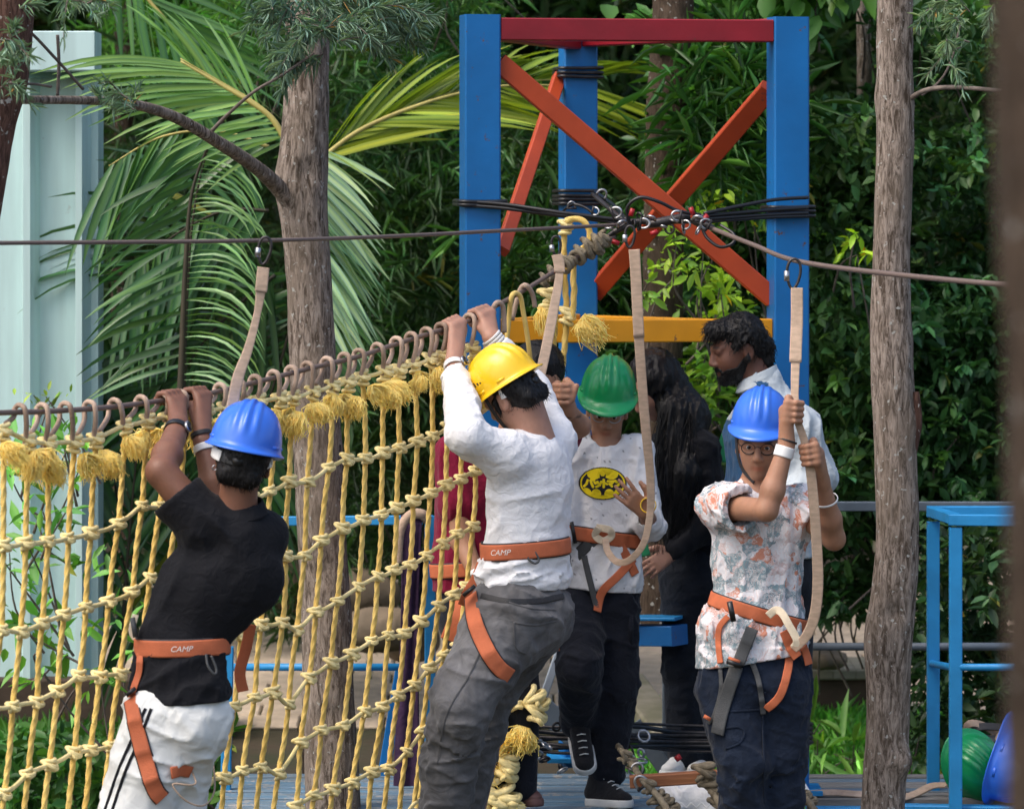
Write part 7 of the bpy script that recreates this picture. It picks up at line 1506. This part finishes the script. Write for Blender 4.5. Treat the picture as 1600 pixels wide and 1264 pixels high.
lanyard('tan strap gripped with both hands by the person in the patterned shirt', P(1240, 428, 14.85), [P(1245, 450, 14.85), P(1245, 500, 14.83), P(1243, 560, 14.78), P(1243, 640, 14.72), P(1257, 690, 14.73), P(1267, 740, 14.74), P(1274, 820, 14.76), P(1278, 900, 14.78), P(1274, 955, 14.8), P(1262, 990, 14.82), P(1240, 1015, 14.84)], .036, (0, -1, 0), .10, 4, wid=[.040, .036, .030, .024, .026, .032, .034, .036, .036, .034, .026])
# ================================================================== SMALL THINGS
# swinging plank bridge end (wooden rung on knotted ropes)
pb = thing('rung_bridge', P(1060, 1225, 15.45), 'orange brown wooden rung tied with knotted grey ropes in front of the deck', 'rope bridge')
obj('wooden_rung', box(P(984, 1221, 15.45), P(1150, 1210, 15.45), .05, .042, bev=.004), M['wood'], pb, smooth=False)
for pts in ([P(966, 1165, 15.9), P(985, 1190, 15.7), P(1000, 1212, 15.5), P(1012, 1226, 15.38), P(1030, 1246, 15.3), P(1050, 1275, 15.2)], [P(1090, 1206, 15.5), P(1104, 1212, 15.4), P(1110, 1232, 15.35), P(1122, 1252, 15.3), P(1130, 1280, 15.2)], [P(1245, 1232, 15.5), P(1262, 1250, 15.3), P(1280, 1275, 15.2)]):
    obj('rope', twisted(catmull(pts, 8), .012, .05, .008, 3, 9)[:2], M['khakirope'], pb)
for (x, y, s) in [(1012, 1228, .8), (1030, 1250, .9), (1044, 1262, .9), (1100, 1205, 1.0), (1108, 1224, .9), (1116, 1242, 1.0), (1126, 1262, .9), (1250, 1240, .8), (1262, 1252, .8), (985, 1192, .7), (975, 1180, .7)]:
    inst('knot', mesh_np('knot', *knotmesh(x)[:2], M['khakirope']), P(x, y, 15.36 if y > 1200 else 15.7), Matrix.Rotation(R(x * 7 % 90 - 45), 3, 'Y'), s, pb)
shackle(P(993, 1205, 15.6), 1.1, rotm('Y', 30), pb); shackle(P(1005, 1226, 15.4), 1.2, rotm('Y', -40), pb); shackle(P(978, 1186, 15.75), 1.0, rotm('Y', 80), pb)
# white cloth bundle on the deck
S_ = Sdf(.02); S_.cap(P(1045, 1248, 15.8), P(1150, 1250, 15.75), .035, .04, flat=1.4, u=(1, 0, 0)); S_.cap(P(1060, 1238, 15.85), P(1130, 1236, 15.85), .03, .03); S_.post += [folds(.014, .06, seed=7), plane_cut(V(0, 0, .004), V(0, 0, -1))]
wc = obj('cloth_bundle', S_.mesh(.006), M['whitecloth'], None, label='crumpled white cloth lying on the deck under the wooden rung', cat='cloth')
zz = [P(1040 + i * 8, 1254 if i % 2 else 1262, 15.62) for i in range(13)]; obj('laced_edge', tube(np.array(zz), .003, 5), M['sole'], wc)
S_ = Sdf(.02); S_.cap(P(1250, 1238, 15.6), P(1247, 1212, 15.6), .035, .012); S_.post.append(folds(.008, .04, seed=9)); obj('cloth_bundle', S_.mesh(.006), M['whitecloth'], None, label='small white cloth tip behind the leg of the patterned shirt wearer', cat='cloth')
# helmets heaped on the deck at the right
def loose_hat(px, py, Y, fwd, up, m, label, sc=1.0, ridges=3):
    c = P(px, py, Y); t = thing('hard_hat', c, label, 'helmet', 'spare hard hats heaped on the deck'); s = hardhat(t, c, fwd, up, m, sc, ridges=ridges, bandparts=False, name='shell'); return t
loose_hat(1522, 1200, 16.25, V(.55, .3, -.8), V(.05, -.85, .42), 'hgreen', 'green hard hat lying on its side on the deck behind the blue cage posts', .98, 5)
loose_hat(1566, 1192, 16.10, V(.38, .25, .9), V(.80, -.50, -.34), 'hblue', 'blue hard hat on its rim leaning against the green one at the right edge', .98, 3)
loose_hat(1592, 1186, 16.5, V(.9, 0, .1), V(0, .2, 1), 'hyel', 'yellow hard hat peeping out behind the green and blue ones', .85)
hb = thing('harness_heap', P(1560, 1150, 16.45), 'heap of black and tan harness webbing behind the spare helmets', 'harness')
rs = random.Random(8)
for i in range(9):
    x = rs.uniform(1500, 1590); y = rs.uniform(1140, 1190); pts = [P(x, y + 40, 16.4), P(x + rs.uniform(-20, 20), y - 8, 16.38), P(x + rs.uniform(10, 50), y - 2, 16.4), P(x + rs.uniform(30, 70), y + 40, 16.45)]
    obj('webbing', ribbon(catmull(pts, 6), .03, .004, V(0, -.8, .6)), M[['blackstrap', 'web', 'greystrap', 'lacing'][i % 4]], hb)
st = obj('loose_strap', ribbon(catmull([P(1255, 1240, 16.2), P(1300, 1238, 16.2), P(1335, 1240, 16.2), P(1360, 1243, 16.2)], 6), .03, .006, V(0, -.6, .8)), M['lacing'], None, label='brown strap lying flat on the grey planks left of the right trunk', cat='strap')
obj('loose_strap', ribbon(catmull([P(1405, 1248, 16.15), P(1430, 1240, 16.2), P(1455, 1228, 16.25), P(1480, 1226, 16.2)], 6), .03, .006, V(0, -.6, .8)), M['web'], None, label='dark strap with tan end lying on the planks beside the cage post', cat='strap')
# purple scarf and dark bag hung over the left railing
sc = thing('scarf', P(640, 1255, 16.55), 'purple and grey scarf hanging over the blue railing behind the net', 'scarf')
def drape(x0, x1, yb, Yd, m, seed):
    xs = np.linspace(0, 1, 14); ys = np.concatenate([np.linspace(0, .04, 5), np.linspace(.06, 1, 40)]); v = []
    for t in ys:
        for s in xs:
            top = 806 - 4 * math.sin(s * 3.1); px = (x0 + (x1 - x0) * s) + (-8 * t) + 3 * math.sin(t * 5 + s * 3); py = top + (yb - top) * t
            fold = .007 * math.sin(s * 9 + seed + t * 2) * min(1, t * 6 + .2); v.append(P(px, py, Yd - .03 + fold + (.03 * max(0, 1 - t * 25))))
    return np.array(v), [grid_faces(len(ys), 14, False, False)]
o = obj('scarf_fall', drape(626, 660, 1262, 16.52, 'purple', 0), M['purple'], sc); md = o.modifiers.new('thick', 'SOLIDIFY'); md.thickness = .006
o = obj('scarf_fold', tube(catmull([P(622, 880, 16.5), P(626, 830, 16.5), P(640, 806, 16.5), P(658, 803, 16.5), P(668, 812, 16.52)], 8), .02, 9), M['web'], sc)
bgS = Sdf(.03); bgS.cap(P(655, 880, 16.62), P(652, 960, 16.62), .05, .06, flat=.7, u=(0, 1, 0)); bgS.post.append(folds(.014, .06, seed=2)); bag = thing('bag', P(655, 980, 16.62), 'dark bag hanging from the railing between the scarf and the blue post', 'bag')
obj('bag_body', bgS.mesh(.008), M['blackcloth'], bag); obj('bag_strap', ribbon(catmull([P(645, 860, 16.6), P(652, 815, 16.56), P(664, 808, 16.56), P(668, 860, 16.6)], 6), .025, .004, V(0, -1, 0)), M['blackstrap'], bag)
# green and orange flat slings seen behind the people
for (pts, w, m, lb) in [([P(871, 560, 16.1), P(868, 590, 16.1), P(872, 625, 16.1)], .03, 'sling', 'mint green sling behind the hanging yellow rope'), ([P(1146, 655, 16.9), P(1134, 690, 16.9), P(1124, 720, 16.9)], .05, 'sling2', 'green sling between the woman in black and the blue helmet'), ([P(992, 815, 16.4), P(998, 845, 16.4), P(1004, 870, 16.4)], .06, 'sling2', 'green sling beside the waist of the boy with the emblem')]:
    if m not in M: M[m] = mat(m, {'sling': (.25, .62, .45), 'sling2': (.03, .34, .13)}[m], .7)
    obj('sling', ribbon(catmull(pts, 6), w, .006, V(0, -1, 0)), M[m], None, label=lb, cat='sling')
